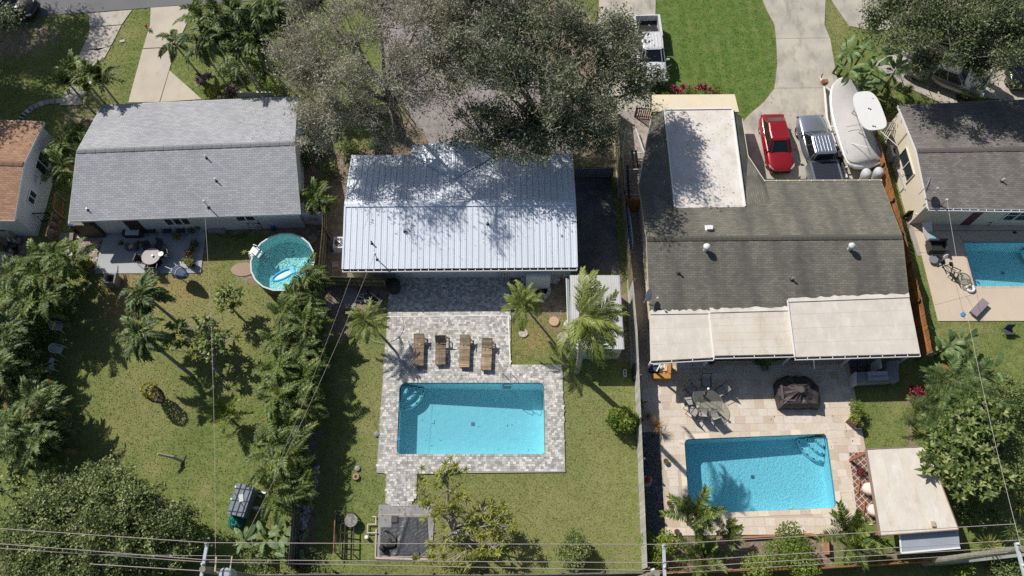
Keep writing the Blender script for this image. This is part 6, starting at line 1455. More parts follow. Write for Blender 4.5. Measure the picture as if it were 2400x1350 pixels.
# ============================================================ shed and pergola
hs = 2.25; S = [P(1340,818,hs), P(1465,817,hs), P(1452,645,hs), P(1338,645,hs)]; c = sum(S, Vector())/4
sh = thing('garden_shed', 'pale shed with a ribbed metal roof half under the coconut palm', 'shed', (c.x,c.y,0))
x0, x1, y0_, y1_ = S[0].x, S[1].x-.1, S[0].y+.12, S[3].y-.1
mb = MB(); mb.box(((x0+x1)/2+.05,(y0_+y1_)/2,1.05),(x1-x0-.15,y1_-y0_,2.1)); mb.obj('wall', mat('pale_green_metal', (.50,.56,.55), .6), sh, world=True)
mb = MB(); mb.box(((x0+x1)/2+.05,(y0_+y1_)/2,2.17),(x1-x0+.05,y1_-y0_+.2,.04)); rf = mb.obj('roof', M_greymetal, sh, world=True)
n = 26; mb = MB(); pw = (x1-x0)/n
for i in range(1): pass
b_ = MB(); Ly = (y1_-y0_+.24)
for (xa,za),(xb,zb) in (((0,0),(0,.012)),((0,.012),(pw*.3,.012)),((pw*.3,.012),(pw*.4,0)),((pw*.4,0),(pw,0))): b_.quad((xa,-Ly/2,za),(xb,-Ly/2,zb),(xb,Ly/2,zb),(xa,Ly/2,za))
M_shedroof = mat('ribbed_shed_roof', (.56,.56,.55), .45, var=.1, rnd=.05, metal=.1); me = b_.mesh('roof_panel', M_shedroof)
for i in range(n): inst(me, 'roof_panel', rf, (x0+pw*i+.03-sh.location.x, (y0_+y1_)/2-sh.location.y, 2.2))
mb = MB(); mb.box((x0-.1,(y0_+y1_)/2,1.95),(.22,y1_-y0_,.05), ry=R(40)); mb.obj('side_awning', mat('white_corrugated', (.66,.68,.68), .5), sh, world=True)
mb = MB(); mb.box(((x0+x1)/2+.35,y0_-.02,1.0),(1.5,.03,1.9)); dr = mb.obj('door', mat('green_white_door', (.42,.50,.48), .6), sh, world=True); mb = MB(); mb.box(((x0+x1)/2+.3,y0_-.06,1.0),(.04,.05,.14)); mb.obj('handle', M_blackmetal, dr, world=True)
hp_ = 2.6; Q = [P(2063,1255,hp_), P(2246,1241,hp_), P(2172,1046,hp_), P(2030,1053,hp_)]
pg = thing('pergola', 'pergola with a cream membrane roof beside the right pool', 'pergola', ((Q[0]+Q[1]+Q[2]+Q[3])/4)*Vector((1,1,0)) if False else (sum((q.x for q in Q))/4, sum((q.y for q in Q))/4, 0))
mb = MB(); mb.prism([tuple(q[:2]) for q in Q], hp_-.14, hp_); pr_ = mb.obj('roof', M_membrane, pg, world=True)
for i in range(8):
    a, b, c_, d = Q[0].lerp(Q[1],i/8), Q[0].lerp(Q[1],(i+1.03)/8 if i < 7 else 1), Q[3].lerp(Q[2],(i+1.03)/8 if i < 7 else 1), Q[3].lerp(Q[2],i/8); z = Vector((0,0,.008+.007*(i%2))); mb = MB(); mb.quad(a+z,b+z,c_+z,d+z); mb.obj('roof_sheet', M_memb_tan if i%3==1 else M_membrane, pr_, world=True)
mb = MB(); 
for i in range(4): mb.bar(Q[i]+Vector((0,0,-.06)), Q[(i+1)%4]+Vector((0,0,-.06)), .05, .2)
mb.obj('edge_board', mat('brown_edge', (.28,.20,.15), .7), pg, world=True)
for i in range(4):
    q = Q[i].lerp(sum(Q, Vector())/4, .06); mb = MB(); mb.box((q.x,q.y,1.23),(.14,.14,2.46)); mb.obj('post', M_terra, pg, world=True)
a_, b_2, c_2, d_2 = P(2112,1296,2.2), P(2250,1284,2.2), P(2246,1238,2.3), P(2108,1250,2.3)
ls = thing('lean_to_roof', 'blue grey lean-to roof below the pergola with pale edges', 'lean-to', ((a_+c_2)/2)*1.0); ls.location.z = 0
mb = MB(); mb.quad(a_,b_2,c_2,d_2); mb.quad(*[q-Vector((0,0,.08)) for q in (d_2,c_2,b_2,a_)]); 
for p,q in ((a_,b_2),(b_2,c_2),(d_2,a_)): mb.quad(p,p-Vector((0,0,.08)),q-Vector((0,0,.08)),q)
mb.obj('roof', mat('blue_grey_sheet', (.33,.37,.42), .6, var=.15), ls, world=True); mb = MB(); mb.bar(a_+Vector((0,0,.02)), b_2+Vector((0,0,.02)), .08,.05); mb.bar(d_2+Vector((0,0,.02)), a_+Vector((0,0,.02)), .08,.05); mb.obj('edge_trim', M_white, ls, world=True)
for q in (a_,b_2,c_2,d_2): mb = MB(); mb.box((q.x,q.y+.05,1.05),(.08,.08,2.1)); mb.obj('post', M_post, ls, world=True)
o = sheet('patterned_rug', [(1989,1061),(2032,1060),(2044,1125),(2056,1225),(2010,1222)], .074, None, kind=None, z0=.064); 
nt = NT('trellis_rug'); tx = nt.n('ShaderNodeTexVoronoi', feature='DISTANCE_TO_EDGE'); tx.inputs['Scale'].default_value = 3.6; tx.inputs['Randomness'].default_value = 0
mp = nt.n('ShaderNodeMapping'); mp.inputs['Rotation'].default_value = (0,0,R(45+8)); mp.inputs['Scale'].default_value = (1.0,1.0,0.0); nt.L(nt.pos, mp.inputs[0]); nt.L(mp.outputs[0], tx.inputs[0])
o.data.materials.clear(); o.data.materials.append(nt.fin(nt.mix(nt.ramp(tx.outputs['Distance'], [(.05,1),(.08,0)]), (.17,.085,.07), (.60,.50,.42)), .9)); tag(o, 'brown trellis patterned outdoor rug beside the pergola', 'rug')
# boundary wall bottom right
mb = MB(); mb.bar(P(2200,1322,.5), P(2440,1296,.5), .16, 1.0); o = mb.obj('boundary_wall', M_slab, None, world=True); tag(o, 'grey low masonry wall at the bottom right corner', 'wall')
mb = MB(); mb.bar(P(1936,1262,.25), P(1938,1300,.25), .12, .5); mb.bar(P(1896,1252,.15), P(1938,1262,.15), .12, .3); mb.bar(P(1700,1262,.12), P(1896,1252,.12), .1, .24); o = mb.obj('planter_border', mat('brick_border', (.40,.20,.12), .8), None, world=True); tag(o, 'low brick edging of the bottom planting bed', 'border')
mb = MB(); mb.bar(P(1545,1012,.04), P(1562,1256,.04), .06, .06); o = mb.obj('gravel_edging', M_tan, None, world=True); tag(o, 'thin pale edging between gravel strip and stone patio', 'edging')
mb = MB(); mb.bar(P(880,1308,.07), P(1008,1311,.07), .12, .14); mb.bar(P(882,1240,.06), P(880,1306,.06), .08, .12); mb.bar(P(886,1207,.06), P(1010,1207,.06), .05, .03); o = mb.obj('pad_border', mat('pinkish_curb', (.50,.40,.34), .8), None, world=True); tag(o, 'pinkish white kerb along the equipment pad with the tarp', 'kerb')
# ============================================================ furniture and small things
M_slat = mat('weathered_teak', (.24,.18,.12), .85, col2=(.33,.24,.16), sc1=4, tint=.4, rnd=.25)
M_slat2 = mat('light_teak', (.48,.33,.20), .85, tint=.3)
def lounger(label, x, y, rz, back=22, light=0.0, arch=False):
    t = thing('sun_lounger', label, 'sun lounger', P(x,y), rz, 'wooden sun loungers on the paver deck')
    mb = MB(); L0, L1 = -1.0, .35; n = 20
    for i in range(n):
        mb.tint = random.random(); yy = L0+(L1-L0)*(i+.5)/n; z = .36+(.10*math.sin((yy-L0)/(L1-L0)*PI) if arch else 0); mb.box((0,yy,z), (.62,.055,.022))
    mb.obj('slats', M_slat, t, kind='stuff')
    if light:
        mb = MB()
        for i in range(6): mb.tint = random.random(); mb.box((0,L0+.03+.068*i,.385), (.625,.05,.012))
        mb.obj('lighter_slats', M_slat2, t, kind='stuff')
    mb = MB(); b = R(back); n = 12
    for i in range(n):
        mb.tint = random.random(); s = .03+.66*(i+.5)/n; mb.box((0, L1+s*math.cos(b), .37+s*math.sin(b)), (.60,.05,.022), rx=b)
    bo = mb.obj('backrest', M_slat, t, kind=None)
    mb = MB()
    for s in (-.30,.30): mb.bar((s,L0,.33),(s,L1+.65,.33),.04,.06); mb.bar((s,L1,.36),(s,L1+.68*math.cos(b),.36+.68*math.sin(b)),.035,.03)
    mb.bar((.36,L1+.05,.52),(.36,L1+.42,.52),.05,.03); mb.bar((.36,L1+.4,.52),(.34,L1+.4,.33),.035,.035); mb.bar((.36,L1+.08,.52),(.34,L1+.08,.33),.035,.035)
    mb.bar((-.3,L1+.45,.33),(.3,L1+.45,.33),.04,.04); mb.obj('frame', M_slat, t)
    for sx in (-.28,.28):
        for yy in (L0+.12, L1+.55): mb = MB(); mb.box((sx,yy,.16),(.05,.05,.32)); mb.obj('leg', M_slat, t)
    return t
lounger('leftmost wooden lounger, backrest slightly raised, nearest the small palm', 983, 825, R(1), 24)
lounger('second wooden lounger, darker with curved body and shaded backrest', 1034, 822, R(1), 62, arch=True)
lounger('third wooden lounger with pale orange slats at the foot end', 1090, 828, R(-1), 24, light=1)
lounger('rightmost wooden lounger with a greyed backrest', 1141, 835, R(-2), 28)
# pool ladder
t = thing('pool_ladder', 'steel pool ladder at the top right corner of the turquoise pool', 'pool ladder', P(1188,896,.08))
mb = MB()
for s in (-.24,.24): mb.tube([(s,.55,0),(s,.5,.55),(s,.3,.72),(s,.05,.6),(s,-.12,.1),(s,-.14,-1.0)], .022, 7)
mb.obj('handrail', M_chrome, t)
for z in (-.15,-.45,-.75): mb = MB(); mb.box((0,-.14,z),(.46,.1,.03)); mb.obj('step', M_whitegrey, t)
def disc_thing(name, label, cat, x, y, r, z, h, m, prof=None, n=24):
    mb = MB(); mb.lathe(prof or [(r,0),(r,h),(0,h)], n); o = mb.obj(name, m); o.location = P(x,y,z); tag(o, label, cat); return o
o = disc_thing('skimmer_lid', 'small white round skimmer lid on the paver deck', 'skimmer lid', 1229, 883, .11, .082, .012, M_white)
o = disc_thing('pool_float', 'small blue chlorine floater at the left pool edge', 'pool float', 935, 1030, .09, -.05, .12, mat('float_blue', (.02,.25,.75), .4))
o = disc_thing('concrete_disc', 'plain tan round concrete disc in the dirt', 'stepping stone', 1298, 754, .31, 0, .12, mat('tan_disc', (.50,.36,.24), .9, bump=.2))
nt = NT('mosaic_disc'); vo = nt.n('ShaderNodeTexVoronoi', feature='DISTANCE_TO_EDGE'); vo.inputs['Scale'].default_value = 5; nt.L(nt.pos, vo.inputs[0]); M_mos = nt.fin(nt.mix(nt.ramp(vo.outputs['Distance'], [(.03,0),(.09,1)]), (.22,.18,.15), (.55,.50,.44)), .8)
disc_thing('mosaic_disc', 'pale mosaic disc on the grass under the curved palm', 'stepping stone', 1226, 781, .29, 0, .08, M_mos)
disc_thing('mosaic_disc', 'larger grey mosaic disc beside the shed wall', 'stepping stone', 1319, 791, .35, 0, .08, M_mos)
disc_thing('mosaic_disc', 'half shaded round disc against the shed side', 'stepping stone', 1333, 762, .33, 0, .06, M_mos)
# fire pit
t = thing('fire_pit', 'round fire pit of pale blocks around black ashes', 'fire pit', P(1267,681)); mb = MB(); mb.lathe([(.42,0),(.42,.02),(0,.02)], 20); mb.obj('ash_bed', mat('ash', (.012,.012,.012), .95), t)
b_ = MB(); b_.box((0,0,.11),(.26,.2,.22)); me = b_.mesh('block', mat('pale_block', (.48,.49,.50), .85, rnd=.12))
for k in range(12): a = k*PI/6; inst(me, 'block', t, (math.cos(a)*.55, math.sin(a)*.55, 0), (0,0,a+PI/2+random.uniform(-.08,.08)))
mb = MB(); mb.tube([(-.3,.1,.08),(.2,-.1,.14)], .03, 5); mb.tube([(-.1,-.2,.06),(.1,.25,.1)], .025, 5); mb.obj('log', M_bark, t)
# white sideboard of planks
t = thing('stacked_panels', 'stack of pale grey metal panels lying below the wall cabinet', 'panel stack', P(1268,655))
for i,(w_,d) in enumerate(((2.2,.42),(2.5,.36),(1.9,.3),(2.8,.12))): mb = MB(); mb.box((random.uniform(-.1,.1), -.1+.1*i, .08+i*.09),(w_,d,.05)); mb.obj('panel', M_whitegrey if i != 3 else M_greymetal, t)
def post(label, x, y, h=1.6, m=M_blackmetal):
    mb = MB(); mb.tube([(0,0,0),(0,0,h)], .035, 8); mb.lathe([(.06,h),(.06,h+.06),(0,h+.08)], 8); o = mb.obj('thin_post', m); o.location = P(x,y); tag(o, label, 'post')
post('thin black post at the corner of the shaded pavers', 1196, 700, 1.2)
# kettle barbecue under umbrella: dark round cover by fence end
t = thing('covered_barbecue', 'round black covered kettle barbecue beside the cross fence end', 'barbecue', P(925,678)); mb = MB(); mb.lathe([(.38,.0),(.42,.3),(.46,.75),(.40,.95),(.2,1.08),(.05,1.1),(.04,1.16),(0,1.17)], 20); mb.obj('cover', M_black, t, smooth=True)
# chairs
def sling_chair(label, x, y, rz, m_s, m_f=M_blackmetal, name='patio_chair', group=None, h=.95, w_=.56, arms=True, first={}):
    t = thing(name, label, 'chair', P(x,y), rz, group); W = w_/2
    mb = MB(); mb.box((0,0,.42),(w_-.06,.5,.02), rx=R(3)); mb.obj('seat', m_s, t)
    mb = MB(); mb.box((0,.33,.42+(h-.42)/2),(w_-.06,.02,h-.42+.02), rx=R(-16)); mb.obj('backrest', m_s, t)
    for s in (-1,1):
        mb = MB(); mb.tube([(s*W,-.28,0),(s*W,-.24,.42),(s*W,.24,.42),(s*W,.42,h)], .017, 6); mb.tube([(s*W,-.24,.42),(s*W,-.2,.63),(s*W,.32,.66)], .017, 6); mb.obj('arm', m_f, t)
        for yy in (-.25,.3): mb = MB(); mb.tube([(s*W,yy*.9,.42),(s*W,yy*1.1,0)], .016, 6); mb.obj('leg', m_f, t)
    mb = MB(); mb.tube([(-W,.42,h),(W,.42,h)], .017, 6); mb.tube([(-W,-.24,.42),(W,-.24,.42)], .017, 6); mb.obj('frame_bar', m_f, t)
    return t
M_sling = mat('grey_sling', (.36,.35,.33), .8)
for i, (x,y,a,lab) in enumerate([(1651,902,2,'sling chair standing square above the glass table'),(1616,918,42,'sling chair at the upper left of the glass table, turned in the shade'),(1686,922,-62,'tipped sling chair catching sun right of the glass table'),(1610,945,98,'sling chair left of the glass table half in sun'),(1622,968,140,'empty frame chair at the lower left of the glass table'),(1643,970,175,'sling chair below the glass table'),(1668,975,200,'sling chair at the lower right of the glass table')]):
    sling_chair(lab, x, y, R(a), M_sling, group='chairs around the glass patio table')
M_tglass = NT('table_glass'); tg_ = M_tglass.n('ShaderNodeBsdfTransparent'); tg_.inputs[0].default_value = (.86,.88,.86,1); mx = M_tglass.n('ShaderNodeMixShader'); mx.inputs[0].default_value = .13; M_tglass.fin((.36,.37,.35), .08); M_tglass.L(tg_.outputs[0], mx.inputs[1]); M_tglass.L(M_tglass.b.outputs[0], mx.inputs[2]); M_tglass.L(mx.outputs[0], M_tglass.out.inputs[0]); M_tglass = M_tglass.m
t = thing('glass_table', 'oval glass patio table with the closed umbrella through its centre', 'table', P(1653,945), R(-35)); mb = MB(); mb.lathe([(.9,.70),(.92,.71),(.9,.72),(0,.72)], 32, sx=1.02, sy=.75); mb.obj('tabletop', M_tglass, t, smooth=False)
mb = MB(); mb.lathe([(.92,.69),(.94,.70),(.92,.73)], 32, sx=1.02, sy=.75); mb.f = [f for f in mb.f if len(f) < 10]; mb.t = mb.t[:len(mb.f)]; mb.obj('rim', M_greymetal, t)
for a in (.6,2.4,3.8,5.6): mb = MB(); mb.tube([(math.cos(a)*.75,math.sin(a)*.5,0),(math.cos(a)*.6,math.sin(a)*.4,.69)], .02, 6); mb.obj('leg', M_blackmetal, t)
def closed_umbrella(label, x, y, top, m, m_pole=M_whitegrey, L=2.3, r=.13, canopy=1.2):
    a = P(x,y); b = Vector(top); t = thing('closed_umbrella', label, 'umbrella', a); d = b-a
    mb = MB(); mb.tube([(0,0,0), d], .022, 8); mb.obj('pole', m_pole, t)
    mb = MB(); k = [d*(1-canopy/d.length*s) for s in (0.02,.15,.5,.85,1.0)]; mb.tube(k, [.02,r*.45,r*.8,r,r*.85], 8); mb.obj('canopy', m, t)
    mb = MB(); mb.tube([d*(1-canopy*.62/d.length), d*(1-canopy*.58/d.length)], r*.95, 8); mb.obj('strap', M_tan, t)
    mb = MB(); mb.lathe([(.24,0),(.24,.05),(.1,.09),(.03,.25)], 14); mb.obj('base', M_blackmetal, t); return t
closed_umbrella('closed dark brown umbrella standing in the glass table with a white cap', 1643, 938, P(1659,913,2.0), mat('dark_brown_fabric', (.09,.05,.04), .8), canopy=1.15, r=.10)
o = disc_thing('umbrella_cap', 'small white ball on top of the closed brown umbrella', 'finial', 1660, 912, .08, 2.0, .1, M_white, [(0,0),(.07,.02),(.08,.07),(.04,.12),(0,.13)], 12)
# covered furniture: black cover over table
t = thing('covered_patio_set', 'large wrinkled black cover over a patio table and chairs', 'covered furniture', P(1862,925)); n = 28; rr = random.Random(6)
prof = []; R0 = []
for k in range(n):
    a = 2*PI*k/n; cx_, sy_ = math.cos(a), math.sin(a); R0.append(min(((ex*cx_+ey_*sy_) > 1e-6 and ed/(ex*cx_+ey_*sy_)) or 9 for ex, ey_, ed in ((0,-1,.93),(1,0,1.32),(-1,0,1.25),(0,1,1.02),(.72,.69,1.25),(-.72,.69,1.3)))*(.98+rr.uniform(-.02,.02)))
mb = MB(); rings = []
for s, z in ((1.02,0),(1.0,.35),(.97,.62),(.82,.80),(.6,.84),(.38,.92),(.2,1.12),(.17,1.15)):
    rings.append([(math.cos(2*PI*k/n)*R0[k]*s*(1+(.03 if k%2 else -.02)*(z>.2)), math.sin(2*PI*k/n)*R0[k]*s*(1+(.03 if k%2 else -.02)), z+(.05*((k%2)-.5) if .5<z<1.0 else 0)+(rr.uniform(-.05,.05) if .5<z<1 else 0)) for k in range(n)])
ringloft(mb, rings); co = mb.obj('cover', mat('black_vinyl_cover', (.045,.038,.038), .55, var=.2, bump=.5, bsc=4), t, smooth=False)
mb = MB(); mb.lathe([(.20,1.14),(.20,1.165),(0,1.17)], 20); mb.obj('cap', mat('grey_patch', (.10,.09,.09), .7), t)
mb = MB(); mb.bar((-1.05,-.5,.86),(-1.02,.35,.86),.14,.06); mb.bar((-1.05,-.55,.84),(-.3,-.6,.84),.1,.06); mb.obj('fold', mat('cover_fold', (.10,.09,.09), .6), t)
# outdoor kitchen
t = thing('outdoor_kitchen', 'grey L shaped outdoor kitchen counter with a grill at the patio end', 'outdoor kitchen', P(2060,885)); kc = P(2060,885); M_counter = mat('grey_counter', (.24,.25,.27), .5); M_kwall = mat('grey_kitchen_wall', (.42,.42,.42), .7)
def kb(name, poly, z0, z1, m, par=t, lab=None):
    mb = MB(); mb.prism([tuple(P(a,b,z1)[:2]) for a,b in poly], z0, z1); return mb.obj(name, m, par, world=True, label=lab)
kb('base', [(2008,897),(2104,890),(2106,893),(2106,845),(2078,848),(2078,869),(2006,873)], 0, .86, M_kwall)
kb('countertop', [(2006,899),(2108,892),(2102,845),(2078,847),(2079,869),(2004,875)], .86, .90, M_counter)
g = kb('grill', [(2036,893),(2082,890),(2080,870),(2033,872)], .90, 1.05, M_greymetal); kb('hood', [(2034,880),(2081,878),(2080,869),(2033,871)], 1.05, 1.25, mat('steel_hood', (.5,.5,.52), .35, metal=.8), g)
kb('shelf', [(2056,893),(2083,890),(2083,883),(2055,886)], 1.0, 1.04, mat('pink_board', (.52,.40,.36), .7))
kb('side_panel', [(2004,902),(2008,902),(2008,872),(2004,872)], 0, 1.0, M_whitegrey); kb('side_panel', [(2064,862),(2068,862),(2064,838),(2060,838)], 0, 1.3, M_whitegrey)
kf = bpy.data.objects.new('kitchen_floor', None); COL.objects.link(kf); kf['kind'] = 'structure'; fl = MB(); fl.box((0,0,.025),(.66,.66,.05)); me = fl.mesh('slab', mat('dark_slab', (.10,.10,.11), .8, rnd=.15))
for i in range(3):
    for j in range(3): inst(me, 'slab', kf, P(1998+22*i, 850+22*j))
# planters at the patio edge
t = thing('square_planter', 'tall brown square planter at the patio edge', 'planter', P(1992,990)); mb = MB(); mb.lathe([(.3,0),(.38,.7),(.33,.7),(.31,.6)], 4); mb.obj('pot', mat('brown_planter', (.22,.11,.08), .7), t); mb=MB(); mb.lathe([(.31,.6),(0,.62)],4); mb.obj('soil', M_soil, t)
def pot(label, x, y, r, h, m, plant=None, pr=.3, pm=None, n=14, seed=0, z=0, leafs=70, lsz=.12):
    t = thing('flower_pot', label, 'plant pot', P(x,y,z)); mb = MB(); mb.lathe([(r*.7,0),(r,h),(r*1.05,h),(r*.9,h),(r*.88,h*.9)], n); mb.obj('pot', m, t, smooth=False)
    mb = MB(); mb.lathe([(r*.88,h*.9),(0,h*.92)], n); mb.obj('soil', M_soil, t)
    if pm is not None:
        rg = np.random.default_rng(seed+500); d = unit(rg.normal(size=(leafs,3)))*(rg.uniform(.2,1,(leafs,1))**.5)*pr; d[:,2] = np.abs(d[:,2])+h
        inst(leaf_mesh('plant', d, lsz, pm, rg, .5, .4), 'plant', t)
    return t
pot('round grey pot with orange flowers at the patio edge', 2005, 1000, .27, .55, mat('grey_pot', (.22,.22,.25), .6), pr=.2, pm=F_yellow, seed=1)
pot('small terracotta pot on the pool side, upper one of the pair', 1559, 1083, .16, .28, M_tan, pr=.1, pm=F_plum, seed=2, leafs=25)
pot('small terracotta pot on the pool side, lower one of the pair', 1567, 1181, .16, .28, M_tan, pr=.1, pm=F_plum, seed=3, leafs=25)
pot('terracotta pot by the star shaped palm', 1585, 1248, .16, .25, M_terra, seed=4)
pot('dark pot with palm tuft under the left patio roof', 1664, 850, .2, .4, M_blackmetal, pr=.28, pm=F_green, seed=5)
pot('small pot plant on the rug near the pergola', 2010, 1108, .14, .3, M_blackmetal, pr=.26, pm=F_red, seed=6)
t = thing('red_gnome_urn', 'red topped round ornament with ringed base on the dark gravel', 'garden ornament', P(1515,1128)); mb = MB(); mb.lathe([(.3,0),(.32,.05),(.22,.06),(.24,.12),(.16,.14),(.14,.5)], 16); mb.obj('base', M_greymetal, t); mb = MB(); mb.lathe([(.14,.5),(.2,.62),(.2,.78),(.1,.92),(0,.95)], 16); mb.obj('head', mat('red_glaze', (.35,.03,.03), .3), t, smooth=True)
# orange bench box with toys
t = thing('orange_planter_bench', 'orange wooden corner bench heaped with white pipes by the patio roof', 'bench', P(1550,872)); c = P(1550,872)
mb = MB(); mb.bar(P(1531,884,.3), P(1573,884,.3), .3, .55); mb.bar(P(1571,880,.3), P(1569,855,.3), .24, .55); mb.obj('seat', mat('orange_wood', (.50,.25,.06), .7), t, world=True)
t = thing('toy_pile', 'blue box with white pipes and a ball in front of the bench', 'pile', P(1543,868)); mb = MB(); mb.box((-.3,.05,.2),(.6,.5,.4)); mb.obj('box', mat('navy_box', (.03,.05,.12), .6), t)
for a,b in (((-.4,.2,.5),(.3,.25,.5)),((-.2,-.2,.45),(.1,.3,.6)),((.2,-.2,.5),(.35,.3,.5))): mb = MB(); mb.tube([a,b], .04, 6); mb.obj('pipe', M_white, t)
mb = MB(); mb.lathe([(0,-.12),(.09,-.08),(.12,0),(.09,.08),(0,.12)], 10, c=(.1,0,.55)); mb.obj('ball', mat('cream_ball', (.6,.5,.4), .5), t)
for i,x in enumerate((1600,1640)):
    t = thing('patio_bench', ['left','right'][i]+' grey metal bench in the shade of the left patio roof', 'bench', P(x,858)); mb = MB()
    for k in range(5): mb.box((0,.12-.07*k,.4),(.95,.05,.02))
    mb.obj('seat', M_whitegrey, t); mb = MB(); mb.tube([(-.48,-.22,0),(-.48,-.2,.4),(.48,-.2,.4),(.48,-.22,0)], .018, 6); mb.obj('frame', M_whitegrey, t)
mb = MB(); mb.box((0,0,.3),(.28,.95,.6)); o = mb.obj('trash_box', M_blackmetal); o.location = P(1487,876); tag(o, 'dark narrow box standing against the fence at the patio corner', 'box')
# canoe
t = thing('kayak', 'blue and white kayak standing on edge along the mossy fence', 'kayak', P(1468,540)); mb = MB(); rings = []
for y, w_, h in ((-1.9,.02,.05),(-1.6,.16,.2),(-.8,.3,.3),(0,.34,.32),(.8,.3,.3),(1.6,.16,.2),(1.9,.02,.05)): rings.append([(math.cos(k*PI/4)*w_*.55, y, .7+math.sin(k*PI/4)*w_*1.6) for k in range(8)])
ringloft(mb, rings); subd(mb.obj('hull', mat('kayak_blue', (.06,.22,.45), .4), t), 1)
mb = MB(); rings2 = [[(p[0]*.6+.12,p[1]*.97,p[2]*1.0) for p in r_] for r_ in rings]; ringloft(mb, rings2); subd(mb.obj('deck', M_white, t), 1); t.rotation_euler = (0,0,R(3))
# old trailer frame in the side yard
t = thing('dismantled_trailer', 'dismantled boat trailer frame with upright black guide posts', 'trailer', P(1478,385)); mb = MB()
mb.bar(P(1467,298,.4), P(1459,360,.4), .09,.1); mb.bar(P(1459,360,.4), P(1466,455,.4), .09,.1); mb.bar(P(1490,302,.4), P(1514,372,.4), .11,.1); mb.bar(P(1514,372,.4), P(1527,428,.4), .11,.1); mb.bar(P(1462,360,.4), P(1505,358,.4), .06,.06); mb.bar(P(1460,398,.4), P(1515,396,.4), .06,.06); mb.bar(P(1455,455,.4), P(1500,457,.4), .09,.06); mb.obj('frame', M_whitegrey, t, world=True)
for x, y0, y1 in ((1482,352,397),(1491,352,397),(1471,388,468),(1511,385,428),(1527,400,428)): mb = MB(); mb.bar(P(x-1,y0,.85), P(x+4,y1,.3), .12, .12); mb.obj('guide_post', M_blackmetal, t, world=True)
mb = MB(); mb.bar(P(1452,405,.5), P(1457,452,.5), .2, .05); o = mb.obj('white_gutter_piece', M_whitegrey, None, world=True); tag(o, 'long pale board leaning against the mossy fence', 'board')
# ---- blue grey house patio
M_wick = mat('dark_wicker', (.05,.045,.045), .85)
t = thing('patio_cabinet', 'tall dark brown cabinet with open door on the left patio', 'cabinet', P(228,545)); mb = MB(); mb.box((0,0,.85),(1.3,.8,1.7)); mb.obj('body', mat('dark_brown_cabinet', (.045,.035,.03), .6), t); mb = MB(); mb.box((-.05,-.2,1.715),(1.0,.35,.02)); mb.obj('top_panel', mat('tan_top', (.16,.14,.11), .7), t); mb = MB(); mb.box((.75,.35,1.2),(.12,.9,1.0), rz=R(-35)); mb.obj('door', M_whitegrey, t)
t = thing('gas_grill', 'steel gas grill with a shiny lid at the house corner', 'grill', P(190,540)); mb = MB(); mb.box((0,0,.4),(.55,.5,.8)); mb.obj('cart', M_blackmetal, t); mb = MB(); mb.tube([(-.3,0,.88),(.3,0,.88)], .2, 12); mb.obj('lid', M_chrome, t)
t = thing('patio_loveseat', 'grey wicker love seat with a white cushion against the left house wall', 'sofa', P(318,548)); mb = MB(); mb.box((0,.0,.22),(1.15,.7,.36)); mb.box((0,.36,.5),(1.2,.14,.75)); mb.box((-.55,0,.42),(.12,.7,.25)); mb.box((.55,0,.42),(.12,.7,.25)); mb.obj('frame', M_wick, t); mb = MB(); mb.box((0,-.04,.44),(.9,.55,.1)); mb.obj('cushion', mat('white_cushion', (.6,.62,.68), .8), t)
for i, x in enumerate((362,398,430)): sling_chair(['left','middle','right'][i]+' scroll backed metal chair along the left house wall', x, 545, 0, M_wick, name='metal_chair', group='metal chairs along the patio wall')
t = thing('stone_bench', 'small dark carved bench with wreath decor between two potted plants', 'bench', P(313,583)); mb = MB(); mb.box((0,0,.3),(.75,.4,.12)); mb.box((-.3,0,.12),(.1,.36,.24)); mb.box((.3,0,.12),(.1,.36,.24)); mb.obj('body', mat('dark_stone', (.09,.085,.085), .8), t); mb = MB(); mb.lathe([(.09,.36),(.13,.40),(.17,.37)], 14); mb.obj('wreath', M_tan, t)
pot('white ringed pot with a leafy plant left of the dark bench', 290, 575, .14, .3, M_whitegrey, pr=.22, pm=F_green, seed=7); pot('white ringed pot with a leafy plant right of the dark bench', 328, 576, .14, .3, M_whitegrey, pr=.22, pm=F_green, seed=8)
t = thing('round_patio_table', 'round grey table with a white plate on the left patio', 'table', P(365,612)); mb = MB(); mb.lathe([(.58,.70),(.6,.72),(.58,.74),(0,.74)], 28); mb.obj('tabletop', mat('grey_tabletop', (.36,.34,.34), .6), t)
for a in (.8,2.4,3.9,5.5): mb = MB(); mb.tube([(math.cos(a)*.45,math.sin(a)*.45,0),(math.cos(a)*.3,math.sin(a)*.3,.7)], .02, 6); mb.obj('leg', M_blackmetal, t)
disc_thing('white_plate', 'white plate on the round patio table', 'plate', 377, 595, .17, .74, .015, M_white); o = disc_thing('table_candle', 'small white ornament in the centre of the round table', 'candle', 358, 600, .07, .74, .1, M_white)
for i,(x,y,a,l) in enumerate([(352,590,20,'upper left'),(377,584,-20,'upper right'),(342,617,80,'left'),(388,603,-70,'right')]): sling_chair(l+' dark round backed chair at the round grey table', x, y, R(a), M_wick, name='round_back_chair', group='chairs at the round grey table', h=.8, w_=.5)
sling_chair('dark metal armchair cluttered with pots below the round table', 368, 628, R(180), M_blackmetal, name='dark_armchair')
closed_umbrella('closed navy blue umbrella leaning out over the grass from the patio', 372, 618, P(440,648,1.3), mat('navy_fabric', (.06,.09,.17), .8), r=.45, canopy=1.25)
